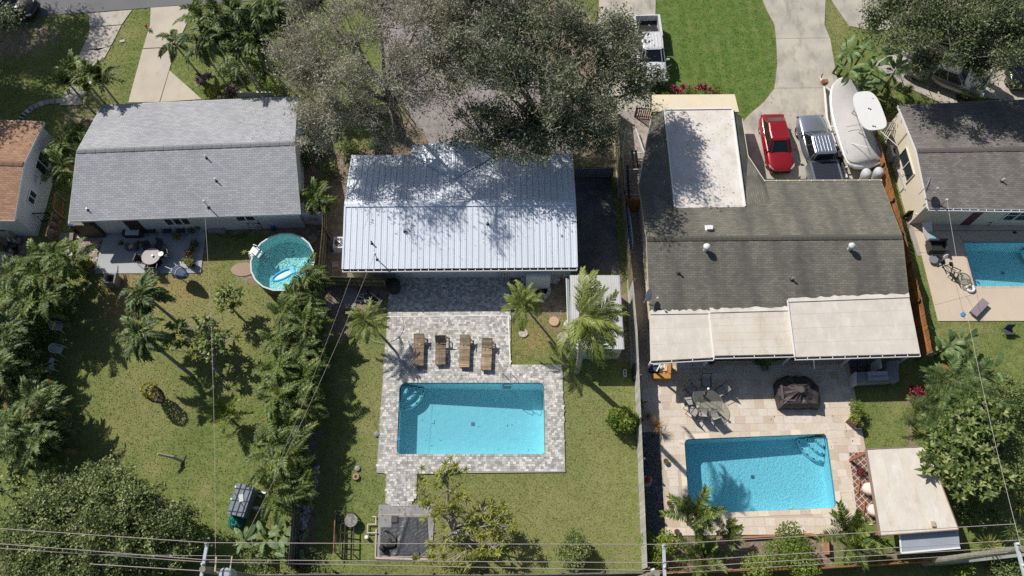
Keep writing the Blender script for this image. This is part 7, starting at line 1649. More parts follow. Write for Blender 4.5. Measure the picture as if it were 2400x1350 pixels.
for i,(x,y,r,h,pm,lab) in enumerate([(460,575,.2,.35,F_green,'round dark pot with a leafy plant at the patio right edge'),(455,588,.16,.3,F_plum,'small pot in the middle of the right patio plant row'),(447,602,.2,.4,F_olive,'pot with a rusty leafed plant in the patio plant row'),(452,622,.24,.45,F_plum,'large terracotta pot with yellow green leaves at the patio corner'),(440,618,.16,.3,F_plum,'small pot with spiky yellow leaves near the closed navy umbrella'),(470,540,.18,.45,F_green,'white tall pot at the right end of the house wall'),(452,545,.15,.3,F_green,'small leafy pot by the white tall pot'),(418,560,.14,.3,F_green,'low pot with shells between the wall chairs')]):
    pot(lab, x, y, r, h, [M_blackmetal,M_terra,M_tan][i%3] if i != 5 else M_whitegrey, pr=.3, pm=pm, seed=20+i, leafs=90, lsz=.14)
t = thing('concrete_planter_box', 'grey square concrete planter standing open on the left lawn', 'planter', P(271,664)); mb = MB()
for cx_,cy_,sx,sy in ((-.3,0,.1,.7),(.3,0,.1,.7),(0,.3,.5,.1),(0,-.3,.5,.1)): mb.box((cx_,cy_,.4),(sx,sy,.8))
mb.obj('walls', mat('mossy_concrete', (.24,.24,.22), .9), t); mb = MB(); mb.box((0,0,.25),(.5,.5,.4)); mb.obj('soil', M_soil, t)
mb = MB(); mb.box((0,0,.15),(1.1,.5,.3)); o = mb.obj('concrete_trough', M_slab); o.location = P(511,540); tag(o, 'long pale concrete trough against the left house wall', 'trough')
mb = MB(); pts = [P(535+38*math.cos(t_*.5)+t_*1.2, 548+9*math.sin(t_*.9), .05+.01*(t_%3)) for t_ in range(16)]; mb.tube(pts, .018, 5); o = mb.obj('garden_hose', M_blackmetal, None, world=True); tag(o, 'dark loops of garden hose along the left house wall', 'hose')
t = thing('plant_stand', 'metal plant rack crowded with white flower heads by the house wall', 'plant stand', P(592,530)); mb = MB()
for z in (.25,.8): mb.box((0,0,z),(1.5,.45,.03))
for sx in (-.7,.7):
    for sy in (-.2,.2): mb.bar((sx,sy,0),(sx,sy,1.2),.03,.03)
mb.obj('rack', M_blackmetal, t)
rgx = np.random.default_rng(3); pts = np.stack([rgx.uniform(-.7,.7,160), rgx.uniform(-.25,.25,160), rgx.uniform(.3,1.1,160)], -1); inst(leaf_mesh('plants', pts, .2, F_green, rgx, .5, .5), 'plants', t)
for cx_,cy_ in ((-.35,.1),(.15,-.05),(-.1,.2),(.4,.1)): mb = MB(); mb.lathe([(0,0),(.12,.03),(.16,.1),(.05,.13)], 10, c=(cx_,cy_,1.1)); mb.obj('white_bloom', M_whitegrey, t)
# stop sign propped at wall
t = thing('stop_sign', 'black oval sign with white STOP lettering leaning on the left house wall', 'sign', P(674,526)); mb = MB(); M4 = Matrix.Translation((0,0,.3)) @ Euler((R(25),0,0)).to_matrix().to_4x4(); mb.lathe([(.30,-.01),(.31,0),(.30,.012),(0,.012)], 24, M=M4, sy=.62); mb.obj('plate', M_black, t)
fc = bpy.data.curves.new('lettering', 'FONT'); fc.body = 'STOP'; fc.size = .24; fc.align_x = 'CENTER'; fc.align_y = 'CENTER'; fc.extrude = .004; fc.materials.append(M_white); lo0 = bpy.data.objects.new('lettering', fc); COL.objects.link(lo0); bpy.context.view_layer.update(); fm = bpy.data.meshes.new_from_object(lo0); bpy.data.objects.remove(lo0); lo = bpy.data.objects.new('lettering', fm); COL.objects.link(lo); lo.parent = t; lo.matrix_local = M4 @ Matrix.Translation((0,0,.02))
mb = MB(); mb.box((0,0,.2),(.25,.25,.4), rz=.3); o = mb.obj('blue_bucket', mat('blue_plastic', (.03,.10,.35), .5)); o.location = P(642,537); tag(o, 'blue plastic jug on the mulch above the round pool', 'bucket')
mb = MB(); mb.box((0,0,.03),(.55,.55,.06)); o = mb.obj('paving_slab', mat('sand_slab', (.38,.31,.24), .9)); o.location = P(732,560); o.rotation_euler = (0,0,R(40)); tag(o, 'tan square slab lying beside the round pool', 'paving slab')
for i,(x,y) in enumerate([(787,590),(785,620)]): mb = MB(); mb.box((0,0,.03),(.4,.4,.06)); o = mb.obj('paving_slab', M_walk); o.location = P(x,y); o.rotation_euler = (0,0,R(10*i)); tag(o, ['upper','lower'][i]+' small square slab in the passage left of the metal roof', 'paving slab')
# white bracket wall with red fish pattern between houses
mb = MB(); mb.bar(P(703,510,.8), P(762,512,.8), .12, 1.6); o = mb.obj('low_wall', M_stucco_w, None, world=True); tag(o, 'low white wall with rusty patches joining house and fence', 'wall')
for x in (708,728,740): mb = MB(); mb.lathe([(0,0),(.16,.01),(0,.02)], 10, M=Matrix.Translation(P(x,514,1.0)+Vector((0,-.03,0))) @ Euler((R(90),0,0)).to_matrix().to_4x4(), sy=.6); q = mb.obj('rust_patch', M_rust, o); q.location = -Vector(o.location)
# ---- above ground pool
pc_ = P(662,613,1.15); pc_.z = 0; t = thing('round_pool', 'round above ground pool with turquoise liner, floating blue raft inside', 'swimming pool', pc_); Rr = 2.0; hh = 1.15; n = 18
pw = [(math.cos(2*PI*k/n)*Rr, math.sin(2*PI*k/n)*Rr) for k in range(n)]; mb = MB()
for k in range(n): a, b = pw[k], pw[(k+1)%n]; mb.quad((a[0],a[1],0),(b[0],b[1],0),(b[0],b[1],hh),(a[0],a[1],hh))
mb.obj('outer_wall', mat('dark_pool_wall', (.12,.10,.09), .7), t)
mb = MB(); k9 = .975
for k in range(n): a, b = pw[k], pw[(k+1)%n]; mb.quad((b[0]*k9,b[1]*k9,.02),(a[0]*k9,a[1]*k9,.02),(a[0]*k9,a[1]*k9,hh),(b[0]*k9,b[1]*k9,hh))
mb.quad(*[(p[0]*k9,p[1]*k9,.02) for p in pw]); mb.obj('liner', plaster('turquoise_liner', (.55,.84,.84), (.76,.94,.92), 6), t)
mb = MB(); mb.quad(*[(p[0]*k9,p[1]*k9,hh-.16) for p in pw]); mb.obj('water', water('round_pool_water', (.72,.95,.97), .2, 3, .05), t)
mb = MB()
for k in range(n): a, b = pw[k], pw[(k+1)%n]; mb.bar((a[0],a[1],hh+.01),(b[0],b[1],hh+.01),.09,.03)
mb.obj('top_rail', M_whitegrey, t)
rgx = np.random.default_rng(9); a = rgx.uniform(0,6.28,110); r_ = Rr*.9*rgx.uniform(0,1,110)**.6; pts = np.stack([np.cos(a)*r_, np.abs(np.sin(a))*r_*.8+.1, np.full(110,.06)], -1); o = inst(leaf_mesh('fallen_leaves', pts, .07, M_soil, rgx, 6, .6), 'fallen_leaves', t); o['kind'] = 'stuff'
t2 = thing('pool_steps', 'white A frame steps reaching over the round pool edge', 'pool ladder', P(618,612)); mb = MB()
for s in (-.28,.28): mb.tube([(-.75,s,0),(-.55,s,1.0),(-.4,s,1.55),(-.15,s,1.6),(.05,s,1.2),(.55,s,.5)], .03, 6)
mb.obj('handrail', M_whitegrey, t2)
for k in range(4): mb = MB(); mb.box((-.72+.07*k,0,.25+.27*k),(.2,.56,.04)); mb.obj('step', M_white, t2)
for k in range(4): mb = MB(); mb.box((.12+.12*k,0,1.1-.16*k),(.12,.52,.03)); mb.obj('step', M_whitegrey, t2)
mb = MB(); mb.box((-.3,0,1.18),(.5,.54,.04)); mb.obj('platform', M_white, t2)
t2.rotation_euler = (0,0,R(-25))
t3 = thing('pool_raft', 'blue and white inflatable raft floating in the round pool', 'inflatable raft', P(665,645,.98), R(30)); mb = MB(); k_ = 20; mb.tube([(math.cos(2*PI*i/k_)*.75, math.sin(2*PI*i/k_)*.26, .05) for i in range(k_+1)], .075, 8); mb.obj('tube', mat('raft_blue', (.04,.45,.85), .35), t3); mb = MB(); mb.box((0,0,.03),(1.2,.4,.04)); mb.obj('bed', mat('raft_pale', (.55,.75,.80), .4), t3); mb = MB(); mb.box((.62,.0,.12),(.25,.5,.12)); mb.obj('pillow', mat('raft_pillow', (.10,.55,.90), .4), t3)
mb = MB(); mb.lathe([(.5,0),(.48,.05),(0,.06)], 20, sx=1.6); o = mb.obj('sand_pad', mat('sand_pad', (.36,.27,.20), .95, fine=.3), None); o.location = P(570,632); tag(o, 'round sandy mulch pad in front of the pool steps', 'landing pad')
# ---- plastic chairs on the left
M_resin = mat('white_resin', (.62,.65,.70), .5)
def resin_chair(label, x, y, rz):
    t = thing('plastic_chair', label, 'chair', P(x,y), rz, 'white plastic chairs beside the left palm hedge'); mb = MB(); mb.box((0,0,.42),(.46,.45,.03)); mb.obj('seat', M_resin, t)
    for i in range(6): a = (i-2.5)*.075; mb = MB(); mb.bar((a,.22,.43),(a*1.15,.34,.84-abs(a)*.3),.035,.015); mb.obj('back_slat', M_resin, t)
    mb = MB(); mb.tube([(-.25,-.22,.64),(-.27,.2,.66),(-.22,.34,.78),(0,.38,.88),(.22,.34,.78),(.27,.2,.66),(.25,-.22,.64)], .025, 6); mb.obj('arm_rail', M_resin, t)
    for s in (-1,1):
        for yy in (-.22,.24): mb = MB(); mb.tube([(s*.25,yy,.64 if yy<0 else .43),(s*.28,yy*1.2,0)], .022, 5); mb.obj('leg', M_resin, t)
    return t
resin_chair('upper white plastic chair half under the palm hedge', 147, 772, R(86)); resin_chair('middle white plastic chair facing the lawn', 146, 825, R(80)); resin_chair('lower white plastic chair turned toward the small stool', 126, 868, R(120))
t = thing('plastic_stool', 'small round white stool between the two lower plastic chairs', 'stool', P(130,849)); mb = MB(); mb.lathe([(.16,.4),(.17,.43),(0,.44)], 14); mb.obj('top', M_resin, t)
for a in (.5,2.6,4.7): mb = MB(); mb.tube([(math.cos(a)*.12,math.sin(a)*.12,.42),(math.cos(a)*.18,math.sin(a)*.18,0)], .02, 5); mb.obj('leg', M_resin, t)
t = thing('blue_tarp_heap', 'heap of pale and dark objects under the left hedge shade', 'pile', P(150,705)); rr = random.Random(3); Mcol = [M_whitegrey, M_blackmetal, mat('dark_blue', (.02,.04,.12), .5), M_tan]
for i in range(26): mb = MB(); mb.box((rr.uniform(-.4,.4), rr.uniform(-.9,.9), rr.uniform(.1,.6)), (rr.uniform(.06,.22),rr.uniform(.06,.22),rr.uniform(.05,.2)), rz=rr.uniform(0,3), rx=rr.uniform(0,1)); mb.obj('piece', Mcol[i%4], t)
sling_chair('navy folding chair above the plastic chairs', 145, 752, R(90), mat('navy_sling', (.03,.06,.15), .7), name='folding_chair')
for i,(x,y,r,lab) in enumerate([(205,672,.2,'white pot with yellow leafed plant at the shade edge'),(170,640,.18,'dark pot under the croton'),(225,630,.16,'small white pot at the patio corner'),(150,668,.15,'pale pot in the dark corner under the hedge')]): pot(lab, x, y, r, .35, M_whitegrey if i != 1 else M_blackmetal, pr=.3, pm=F_yellow if i == 0 else F_green, seed=50+i, leafs=80)
mb = MB(); mb.tube([P(176,692,.1), P(168,735,.5)], .02, 6); o = mb.obj('rake_handle', M_whitegrey, None, world=True); tag(o, 'thin pale pole leaning in the hedge shade', 'pole')
t = thing('wood_crates', 'tan wooden boards and crate beside the pavers in the left corner', 'crate', P(160,595)); mb = MB(); mb.box((0,0,.25),(.6,.5,.5), rz=.3); mb.obj('crate', M_walk, t); mb = MB(); mb.box((-.2,.9,.3),(.9,.9,.04), rx=.2); mb.obj('board', M_grey_wood, t)
sling_chair('tan canvas chair among the pots at the left hedge top', 178, 608, R(150), M_tan, name='canvas_chair')
for i,(x,y,r) in enumerate([(124,548,.35),(128,530,.28),(140,515,.25)]): mb = MB(); mb.lathe([(r,0),(r*.9,.3),(r*.5,.55),(0,.6)], 9, sy=.7); o = mb.obj('garden_boulder', M_slab, smooth=False); o.location = P(x,y); tag(o, ['lowest','middle','topmost'][i]+' grey rounded boulder of the row at the wire fence', 'boulder')
t = thing('air_conditioner', 'tan air conditioner beside the blue drum at the left edge', 'air conditioner', P(24,545)); 
def acbox(t, m, s=.8, h=.75):
    mb = MB(); mb.box((0,0,h/2),(s,s,h)); mb.obj('case', m, t); mb = MB(); mb.lathe([(s*.38,h+.002),(s*.38,h+.02),(s*.3,h+.02),(s*.3,h+.003)], 20); mb.obj('fan_ring', M_blackmetal, t); mb = MB()
    for k in range(4): mb.box((0,0,h+.03),(s*.72,.02,.01), rz=k*PI/4)
    mb.lathe([(.08,h+.02),(.08,h+.05),(0,h+.05)], 10); mb.obj('grille', M_greymetal, t)
acbox(t, M_tan); t = thing('air_conditioner', 'pale air conditioner under the slat gate by the right house', 'air conditioner', P(2092,368)); acbox(t, M_whitegrey, .85, .8)
t = thing('air_conditioner', 'white air conditioner tucked against the left edge of the metal roof', 'air conditioner', P(801,580)); acbox(t, M_whitegrey, .8, .75)
disc_thing('blue_drum', 'blue plastic drum at the left frame edge', 'barrel', 4, 542, .32, 0, .85, mat('drum_blue', (.01,.03,.25), .4))
t = thing('junk_pile', 'dark scrap heap with hoses and a tyre below the brown roofed house', 'pile', P(25,580)); mb = MB(); mb.lathe([(.22,.1),(.36,.05),(.38,.2),(.24,.22)], 14); mb.obj('tyre', M_rubber, t)
for i in range(22): mb = MB(); mb.box((rr.uniform(-.9,.7), rr.uniform(-1.4,.5), rr.uniform(.05,.4)), (rr.uniform(.1,.4),rr.uniform(.06,.3),rr.uniform(.05,.3)), rz=rr.uniform(0,3)); mb.obj('scrap', [M_blackmetal, M_slab, M_rust, M_tan, M_whitegrey][i%5], t)
mb = MB(); mb.box((0,0,.5),(.8,1.3,1.0)); o = mb.obj('storage_box', M_whitegrey); o.location = P(0,625); tag(o, 'pale storage box cut by the left frame edge', 'box')
# ---- yard odds
t = thing('leaning_log', 'pale weathered post leaning on the left lawn with a long shadow', 'log', P(428,1081)); mb = MB(); mb.tube([(0,0,0),(-.35,.12,.6),(-1.0,.2,1.15)], [.10,.09,.07], 8); mb.obj('trunk', mat('bleached_wood', (.55,.44,.34), .9), t); mb = MB(); mb.bar((-.05,-.3,.03),(.1,.35,.03),.08,.06); mb.obj('foot', M_post, t)
t = thing('lobster_trap_stack', 'blue grey tarp wrapped crate stack tied with black rope', 'crate stack', P(578,1178), R(-12)); mb = MB(); mb.box((0,0,.55),(.95,1.7,1.1)); bo = mb.obj('tarp', mat('blue_grey_tarp', (.16,.20,.26), .6, bump=.4, bsc=5), t); mb = MB()
for x in (-.25,.05,.35): mb.bar((x,-.85,1.12),(x,.85,1.12),.035,.03)
for y in (-.7,-.1,.55): mb.bar((-.48,y,1.125),(.48,y+.1,1.125),.035,.03)
mb.bar((-.45,.3,1.13),(.4,-.4,1.13),.03,.03); mb.obj('rope', M_blackmetal, t); mb = MB(); mb.box((.02,.1,1.14),(.25,.4,.02), rz=.4); mb.obj('mesh_patch', M_whitegrey, t)
for yy in (-.1,.6): mb = MB(); mb.box((-.1,yy,.04),(1.7,.1,.08), rz=R(-8)); mb.obj('runner', M_white, t)
t = thing('teal_net_heap', 'heap of teal green rope and netting below the tarp wrapped stack', 'net', P(556,1222)); rgx = np.random.default_rng(12); mb = MB()
for i in range(14):
    a = np.cumsum(rgx.normal(size=(9,3))*.16, axis=0); a -= a.mean(0); a[:,2] = np.abs(a[:,2])+.1+.3*rgx.random(); a[:,:2] = np.clip(a[:,:2], -.42, .42); mb.tube([tuple(p) for p in a], .018, 4)
mb.obj('rope', mat('teal_rope', (.03,.32,.26), .7), t); mb = MB(); mb.lathe([(.5,0),(.45,.25),(.2,.38),(0,.4)], 14); mb.obj('bundle', mat('dark_teal', (.01,.11,.10), .8), t)
for i,(x,y) in enumerate([(612,1188),(610,1150)]): mb = MB(); mb.bar((-.35,0,.05),(.35,-.15,.05),.1,.08); o = mb.obj('white_plank', M_white); o.location = P(x,y); tag(o, ['lower','upper'][i]+' short white plank sticking out beside the tarp stack', 'plank')
# stones along the dark fence
t = thing('stone_row', 'row of small pale rocks piled along the dark fence foot', 'rock pile', P(722,1165)); st_ = []
for k in range(4):
    r2 = random.Random(k); b_ = MB(); b_.lathe([(.10,0),(.13,.05),(.09,.12),(0,.14)], 6, sx=r2.uniform(.8,1.2), sy=r2.uniform(.8,1.2)); st_.append(b_.mesh('rock', mat('pale_rock', (.40,.39,.38), .9, rnd=.35)))
rr = random.Random(8); c = P(722,1165)
for i in range(120):
    f = rr.random(); q = P(738-34*f+rr.uniform(-11,11), 1095+145*f, rr.uniform(0,.1)); inst(st_[i%4], 'rock', t, q-c, (rr.uniform(-.3,.3),rr.uniform(-.3,.3),rr.uniform(0,6)), rr.uniform(.5,1.15))
pot('white tub standing near the foot of the dark fence', 713, 1262, .2, .3, M_white, seed=60)
t = thing('rusty_frame_trailer', 'rusty iron bed frame trailer lying in the shade left of the tarp', 'metal frame', P(808,1250)); mb = MB()
a, b, c_, d = P(790,1197,.4), P(830,1203,.4), P(828,1300,.4), P(786,1297,.4)
for p,q in ((a,b),(b,c_),(c_,d),(d,a),((a+d)/2,(b+c_)/2),(a.lerp(b,.5),d.lerp(c_,.5)),(a.lerp(d,.75),b.lerp(c_,.75)),(a.lerp(d,.28),b.lerp(c_,.28)),(a.lerp(b,.25),d.lerp(c_,.25))): mb.bar(p,q,.05,.06)
mb.obj('frame', mat('dark_iron', (.035,.03,.03), .8), t, world=True); mb = MB(); mb.bar(a+Vector((-.05,0,.25)), d+Vector((-.05,0,.25)), .05, .08); mb.obj('side_rail', M_rust, t, world=True)
for p in (a,b,c_,d): mb = MB(); mb.bar(p, Vector((p.x,p.y,0)), .05,.05); mb.obj('leg', M_rust, t, world=True)
disc_thing('spool_top', 'round weathered wooden disc lying inside the rusty frame', 'wooden disc', 823, 1220, .36, .44, .05, mat('weathered_disc', (.30,.30,.29), .9, col2=(.16,.14,.13), sc1=6))
t = thing('tree_stump', 'small cut tree stump on the shaded lawn', 'stump', P(835,1118)); mb = MB(); mb.lathe([(.22,0),(.19,.15),(.18,.16),(0,.16)], 12); mb.obj('wood', mat('cut_wood', (.42,.26,.17), .9), t); mb = MB(); mb.lathe([(.10,.161),(0,.163)], 10); mb.obj('core', M_soil, t)
for i,(x,y) in enumerate([(838,1098),(883,1018)]): mb = MB(); mb.lathe([(.18,0),(.16,.12),(0,.16)], 7); o = mb.obj('grey_stone', M_slab); o.location = P(x,y); tag(o, ['grey stone above the tree stump','grey stone at the left edge of the paver deck'][i], 'stone')
# tarp with wrinkles on the pad
gx_ = 22; q00, q10, q11, q01 = P(890,1300,.1), P(1005,1300,.1), P(1000,1212,.1), P(893,1212,.1); V=[]; rgx = np.random.default_rng(15)
for j in range(gx_+1):
    for i in range(gx_+1):
        u, v = i/gx_, j/gx_; p = q00.lerp(q10,u).lerp(q01.lerp(q11,u), v); z = .10+.035*abs(math.sin(u*9+v*5))*(1 if .3<u<.8 else .4)+.06*max(0,1-abs((u-.45)-(.25*(v-.5)))*14)+rgx.uniform(0,.012); V.append((p.x,p.y,z))
Fc = [(j*(gx_+1)+i, j*(gx_+1)+i+1, (j+1)*(gx_+1)+i+1, (j+1)*(gx_+1)+i) for j in range(gx_) for i in range(gx_) if not (i < 5 and j > 15)]
t = thing('black_tarp', 'wrinkled black tarp spread over the concrete equipment pad', 'tarp', (0,0,0)); t.location = P(950,1255); V = [tuple(Vector(p)-t.location) for p in V]; inst(raw_mesh('sheet', V, Fc, mat('black_tarp', (.055,.06,.07), .5, var=.25, sc1=3)), 'sheet', t)
for i,(x,y) in enumerate([(925,1217),(975,1302),(922,1262)]): mb = MB(); mb.box((0,0,.05),(.36,.36,.1)); o = mb.obj('weight_block', mat('dark_block', (.09,.085,.085), .9)); o.location = P(x,y,.1); tag(o, ['block holding the top edge of the black tarp','ridged block at the bottom edge of the black tarp','dark block in the middle left of the black tarp'][i], 'block')
t = thing('pool_pump', 'black pool pump and hoses heaped at the left of the tarp', 'pool pump', P(898,1285)); mb = MB(); mb.lathe([(.16,0),(.17,.4),(.1,.55),(0,.56)], 12); mb.tube([(.2,.1,.2),(.7,.15,.2)], .12, 10); mb.obj('motor', M_blackmetal, t); mb = MB(); mb.tube([(0,.9,.1),(.25,.9,.3),(.7,.5,.25),(.8,0,.15),(.6,-.2,.1)], .03, 6); mb.tube([(.1,.8,.2),(.4,.5,.3),(.2,.1,.2)], .025, 6); mb.obj('hose', M_blackmetal, t)
mb = MB(); pp = [P(872,1211,.15), P(881,1211,.15), P(881,1229,.15), P(862,1229,.15), P(861,1249,.15), P(884,1249,.15)]
for p,q in zip(pp[:-1],pp[1:]): mb.tube([p,q], .035, 8)
o = mb.obj('pvc_pipe', mat('pvc', (.60,.50,.44), .5), None, world=True); tag(o, 'zigzag of pinkish white pipe left of the equipment pad', 'pipe')
mb = MB(); mb.lathe([(.1,0),(.1,.35),(0,.36)], 10); o = mb.obj('filter_canister', M_white); o.location = P(861,1260); tag(o, 'small white canister beside the zigzag pipe', 'canister')
t = thing('cinder_block', 'two hole cinder block on the grass by the pale fence', 'cinder block', P(1464,876), R(90)); mb = MB()
for cx_,cy_,sx,sy in ((0,.08,.4,.03),(0,-.08,.4,.03),(-.185,0,.03,.14),(.185,0,.03,.14),(0,0,.03,.14)): mb.box((cx_,cy_,.1),(sx,sy,.2))
mb.obj('block', M_white, t)
for i,(x,y) in enumerate([(803,662),(1134,1330)]): pass
t = thing('utility_ring', 'rusty white ring fitting standing by the rear fence', 'pipe ring', P(1134,1330)); mb = MB(); mb.lathe([(.13,0),(.14,.2),(.10,.2),(.09,.02)], 14); mb.obj('ring', M_tan, t)
mb = MB(); k_ = 40; mb.tube([P(800+34*math.cos(i*.22), 745+0*i, .03) if False else P(868+48*math.cos(i*.16-1.6)+30, 755+40*math.sin(i*.16-1.6)+8, .11) for i in range(k_)], .014, 5); o = mb.obj('white_hose', mat('pale_hose', (.5,.5,.5), .5), None, world=True); tag(o, 'pale hose curling around the small palm onto the deck', 'hose')
t = thing('scrap_heap', 'shaded clutter of white rods and junk below the cross fence', 'pile', P(865,697))
for i in range(20): mb = MB(); mb.bar((rr.uniform(-.9,.9), rr.uniform(-.5,.5), rr.uniform(.05,.3)), (rr.uniform(-.9,.9), rr.uniform(-.5,.5), rr.uniform(.05,.4)), rr.uniform(.03,.08), rr.uniform(.03,.08)); mb.obj('scrap', [M_blackmetal, M_rust, M_whitegrey, M_slab][i%4], t)
disc_thing('grey_bucket', 'grey bucket lid beside the dark fence in the shade', 'bucket', 772, 720, .2, 0, .3, M_greymetal)
mb = MB(); mb.bar(P(746,948,.06), P(766,956,.06), .07,.04); mb.bar(P(757,952,.05), P(770,968,.05), .07,.04); o = mb.obj('broken_stick', M_tan, None, world=True); tag(o, 'broken pale sticks on the shaded lawn by the dark fence', 'stick')
# mailbox, verge
t = thing('mailbox', 'white mailbox on a dark slanting post at the street edge', 'mailbox', P(188,52)); mb = MB(); mb.tube([(0,0,0),(-.25,.15,1.1)], .05, 6); mb.obj('post', M_post, t); mb = MB(); mb.box((-.3,.2,1.2),(.22,.5,.2), rz=-.3); mb.tube([(-.22,-.03,1.27),(-.38,.43,1.27)], .11, 10); mb.obj('box', M_white, t)
mb = MB(); mb.box((0,0,.03),(.35,.22,.06), rz=.3); o = mb.obj('lawn_slab', M_drive); o.location = P(287,97); tag(o, 'small pale slab on the grass strip between the driveways', 'paving slab')
rosettes('red_bromeliad', 'dark red spiky plant at the edge of the wide driveway', P(344,66), [P(344,64,.25)], RO_red, M_stemgreen, 'plant', .8, seed=150, r0=.03)
mb = MB(); mb.bar(P(556,222,.3), P(640,222,.3), .05,.6); o = mb.obj('low_rail', M_greymetal, None, world=True); tag(o, 'thin grey rail on the shaded grass above the long roof', 'rail')
# ---- right house deck
def steel(label, x, y): pass
for i,(x,y) in enumerate([(2252,518),(2304,520)]): sling_chair(['left','right'][i]+' black sling chair in the shade of the dark grey house', x, y, R(-8), M_black, name='black_chair', group='black chairs by the right house wall')
t = thing('wicker_sofa', 'dark wicker armchair facing the right pool', 'armchair', P(2188,585), R(0)); mb = MB(); mb.box((0,0,.25),(1.05,.7,.4)); mb.box((0,.36,.55),(1.15,.12,.6), rx=.15); mb.box((-.52,0,.5),(.1,.7,.3)); mb.box((.52,0,.5),(.1,.7,.3)); mb.obj('frame', M_wick, t); mb = MB(); mb.box((0,-.05,.48),(.85,.55,.08)); mb.obj('cushion', M_black, t)
t = thing('pool_lounger', 'white and grey padded lounger above the wicker armchair', 'lounger', P(2170,552), R(12)); mb = MB(); mb.box((0,.35,.5),(.62,.72,.06), rx=R(30)); mb.obj('backrest', M_white, t); mb = MB(); mb.box((0,-.3,.34),(.62,.75,.06)); mb.obj('seat', mat('grey_cushion', (.35,.38,.40), .8), t); mb = MB(); mb.box((.12,-.42,.39),(.3,.25,.04), rz=.4); mb.obj('towel', mat('blue_towel', (.10,.42,.70), .9), t)
for sx in (-.28,.28):
    for sy in (-.6,.6): mb = MB(); mb.box((sx,sy,.15),(.03,.03,.3)); mb.obj('leg', M_greymetal, t)
closed_umbrella('closed white umbrella tilted over the deck clutter', 2206, 612, P(2222,596,1.9), M_gel, canopy=1.0, r=.13)
t = thing('exercise_bike', 'dark exercise bike frame between wicker armchair and pool', 'exercise bike', P(2205,620)); mb = MB(); mb.bar((-.3,-.2,.05),(.3,.1,.05),.06,.05); mb.bar((-.1,.6,.05),(.2,-.7,.05),.06,.06); mb.bar((0,.1,.05),(0,.3,1.1),.05,.05); mb.bar((0,-.2,.05),(.05,-.4,.9),.05,.05); mb.obj('frame', M_blackmetal, t); mb = MB(); mb.lathe([(.28,-.03),(.3,0),(.28,.03),(0,.03)], 20, c=(-.55,.25,.25)); mb.obj('flywheel', M_greymetal, t); mb = MB(); mb.box((.08,-.42,.95),(.2,.28,.07)); mb.obj('saddle', M_black, t)
t = thing('step_frame', 'black square tubular frame on the deck by the trampoline', 'metal frame', P(2232,645), R(-28)); mb = MB()
for a,b in (((-.25,-.35),(-.25,.35)),((.25,-.35),(.25,.35)),((-.3,.35),(.3,.35)),((-.3,-.35),(.3,-.35))): mb.bar((a[0],a[1],.35),(b[0],b[1],.35),.05,.04)
for a in ((-.25,-.3),(.25,-.3),(-.25,.3),(.25,.3)): mb.bar((a[0],a[1],0),(a[0],a[1],.35),.03,.03)
mb.obj('frame', M_blackmetal, t)
t = thing('glass_side_table', 'round dark rimmed side table beside the white pool ring', 'side table', P(2251,660)); mb = MB(); mb.tube([(math.cos(i*PI/12)*.42, math.sin(i*PI/12)*.42, .4) for i in range(25)], .03, 6); mb.obj('rim', mat('brass_rim', (.10,.09,.04), .4), t); mb = MB(); mb.lathe([(.4,.385),(.4,.395),(0,.395)], 24); mb.obj('tabletop', M_tglass, t)
for k in range(4): a = k*PI/2; mb = MB(); mb.tube([(math.cos(a)*.4,math.sin(a)*.4,.4),(math.cos(a)*.4,math.sin(a)*.4,0)], .02, 5); mb.obj('leg', M_blackmetal, t)
t = thing('life_ring', 'white ring float at the corner of the right pool', 'ring float', P(2273,677,.06)); mb = MB(); mb.tube([(math.cos(i*PI/12)*.22, math.sin(i*PI/12)*.22, .08) for i in range(25)], .085, 8); mb.obj('ring', M_white, t, smooth=True)
t = thing('flat_bench', 'grey purple rectangular bench pad set diagonally on the tan deck', 'bench', P(2289,725), R(42)); mb = MB(); mb.box((0,0,.32),(1.35,.5,.08)); mb.obj('pad', mat('mauve_pad', (.26,.22,.24), .8), t); mb = MB(); mb.box((0,0,.13),(1.2,.42,.26)); mb.obj('base', mat('grey_base', (.22,.22,.23), .7), t)
mb = MB(); mb.box((0,0,.03),(.3,.2,.05), rz=.5); mb.box((-.05,-.1,.04),(.2,.12,.05), rz=-.3); o = mb.obj('blue_towel', mat('blue_cloth', (.08,.28,.60), .9)); o.location = P(2256,736,.05); tag(o, 'crumpled blue cloth left of the diagonal bench', 'cloth')
for i,(x,y) in enumerate([(2324,508),(2340,503),(2378,545)]): mb = MB(); mb.lathe([(0,0),(.1,.02),(.06,.08),(0,.09)], 8, sx=1.5); o = mb.obj('pool_shoe', [M_black, mat('dark_red_shoe', (.10,.02,.02), .7), M_black][i]); o.location = P(x,y,.05); tag(o, ['dark shoe right of the two black chairs','dark red object against the right house wall','small dark object on the deck above the right pool'][i], 'shoe')
t = thing('lawn_chair', 'dark low chair casting a shadow on the lawn below the right deck', 'chair', P(2357,780)); mb = MB(); mb.box((0,0,.3),(.5,.45,.05)); mb.obj('seat', mat('charcoal', (.06,.07,.09), .8), t); mb = MB(); mb.box((0,.22,.55),(.5,.05,.5), rx=-.2); mb.obj('backrest', mat('charcoal', (.06,.07,.09), .8), t)
for sx in (-.22,.22):
    for sy in (-.2,.2): mb = MB(); mb.box((sx,sy,.14),(.03,.03,.28)); mb.obj('leg', M_blackmetal, t)
t = thing('long_table', 'long grey folding table in the passage beside the orange fence', 'table', P(2109,430), R(8)); mb = MB(); mb.box((0,0,.72),(.62,1.75,.05)); mb.obj('tabletop', mat('grey_top', (.40,.40,.43), .7), t)
for sx in (-.25,.25):
    for sy in (-.7,.7): mb = MB(); mb.box((sx,sy,.35),(.04,.04,.7)); mb.obj('leg', M_greymetal, t)
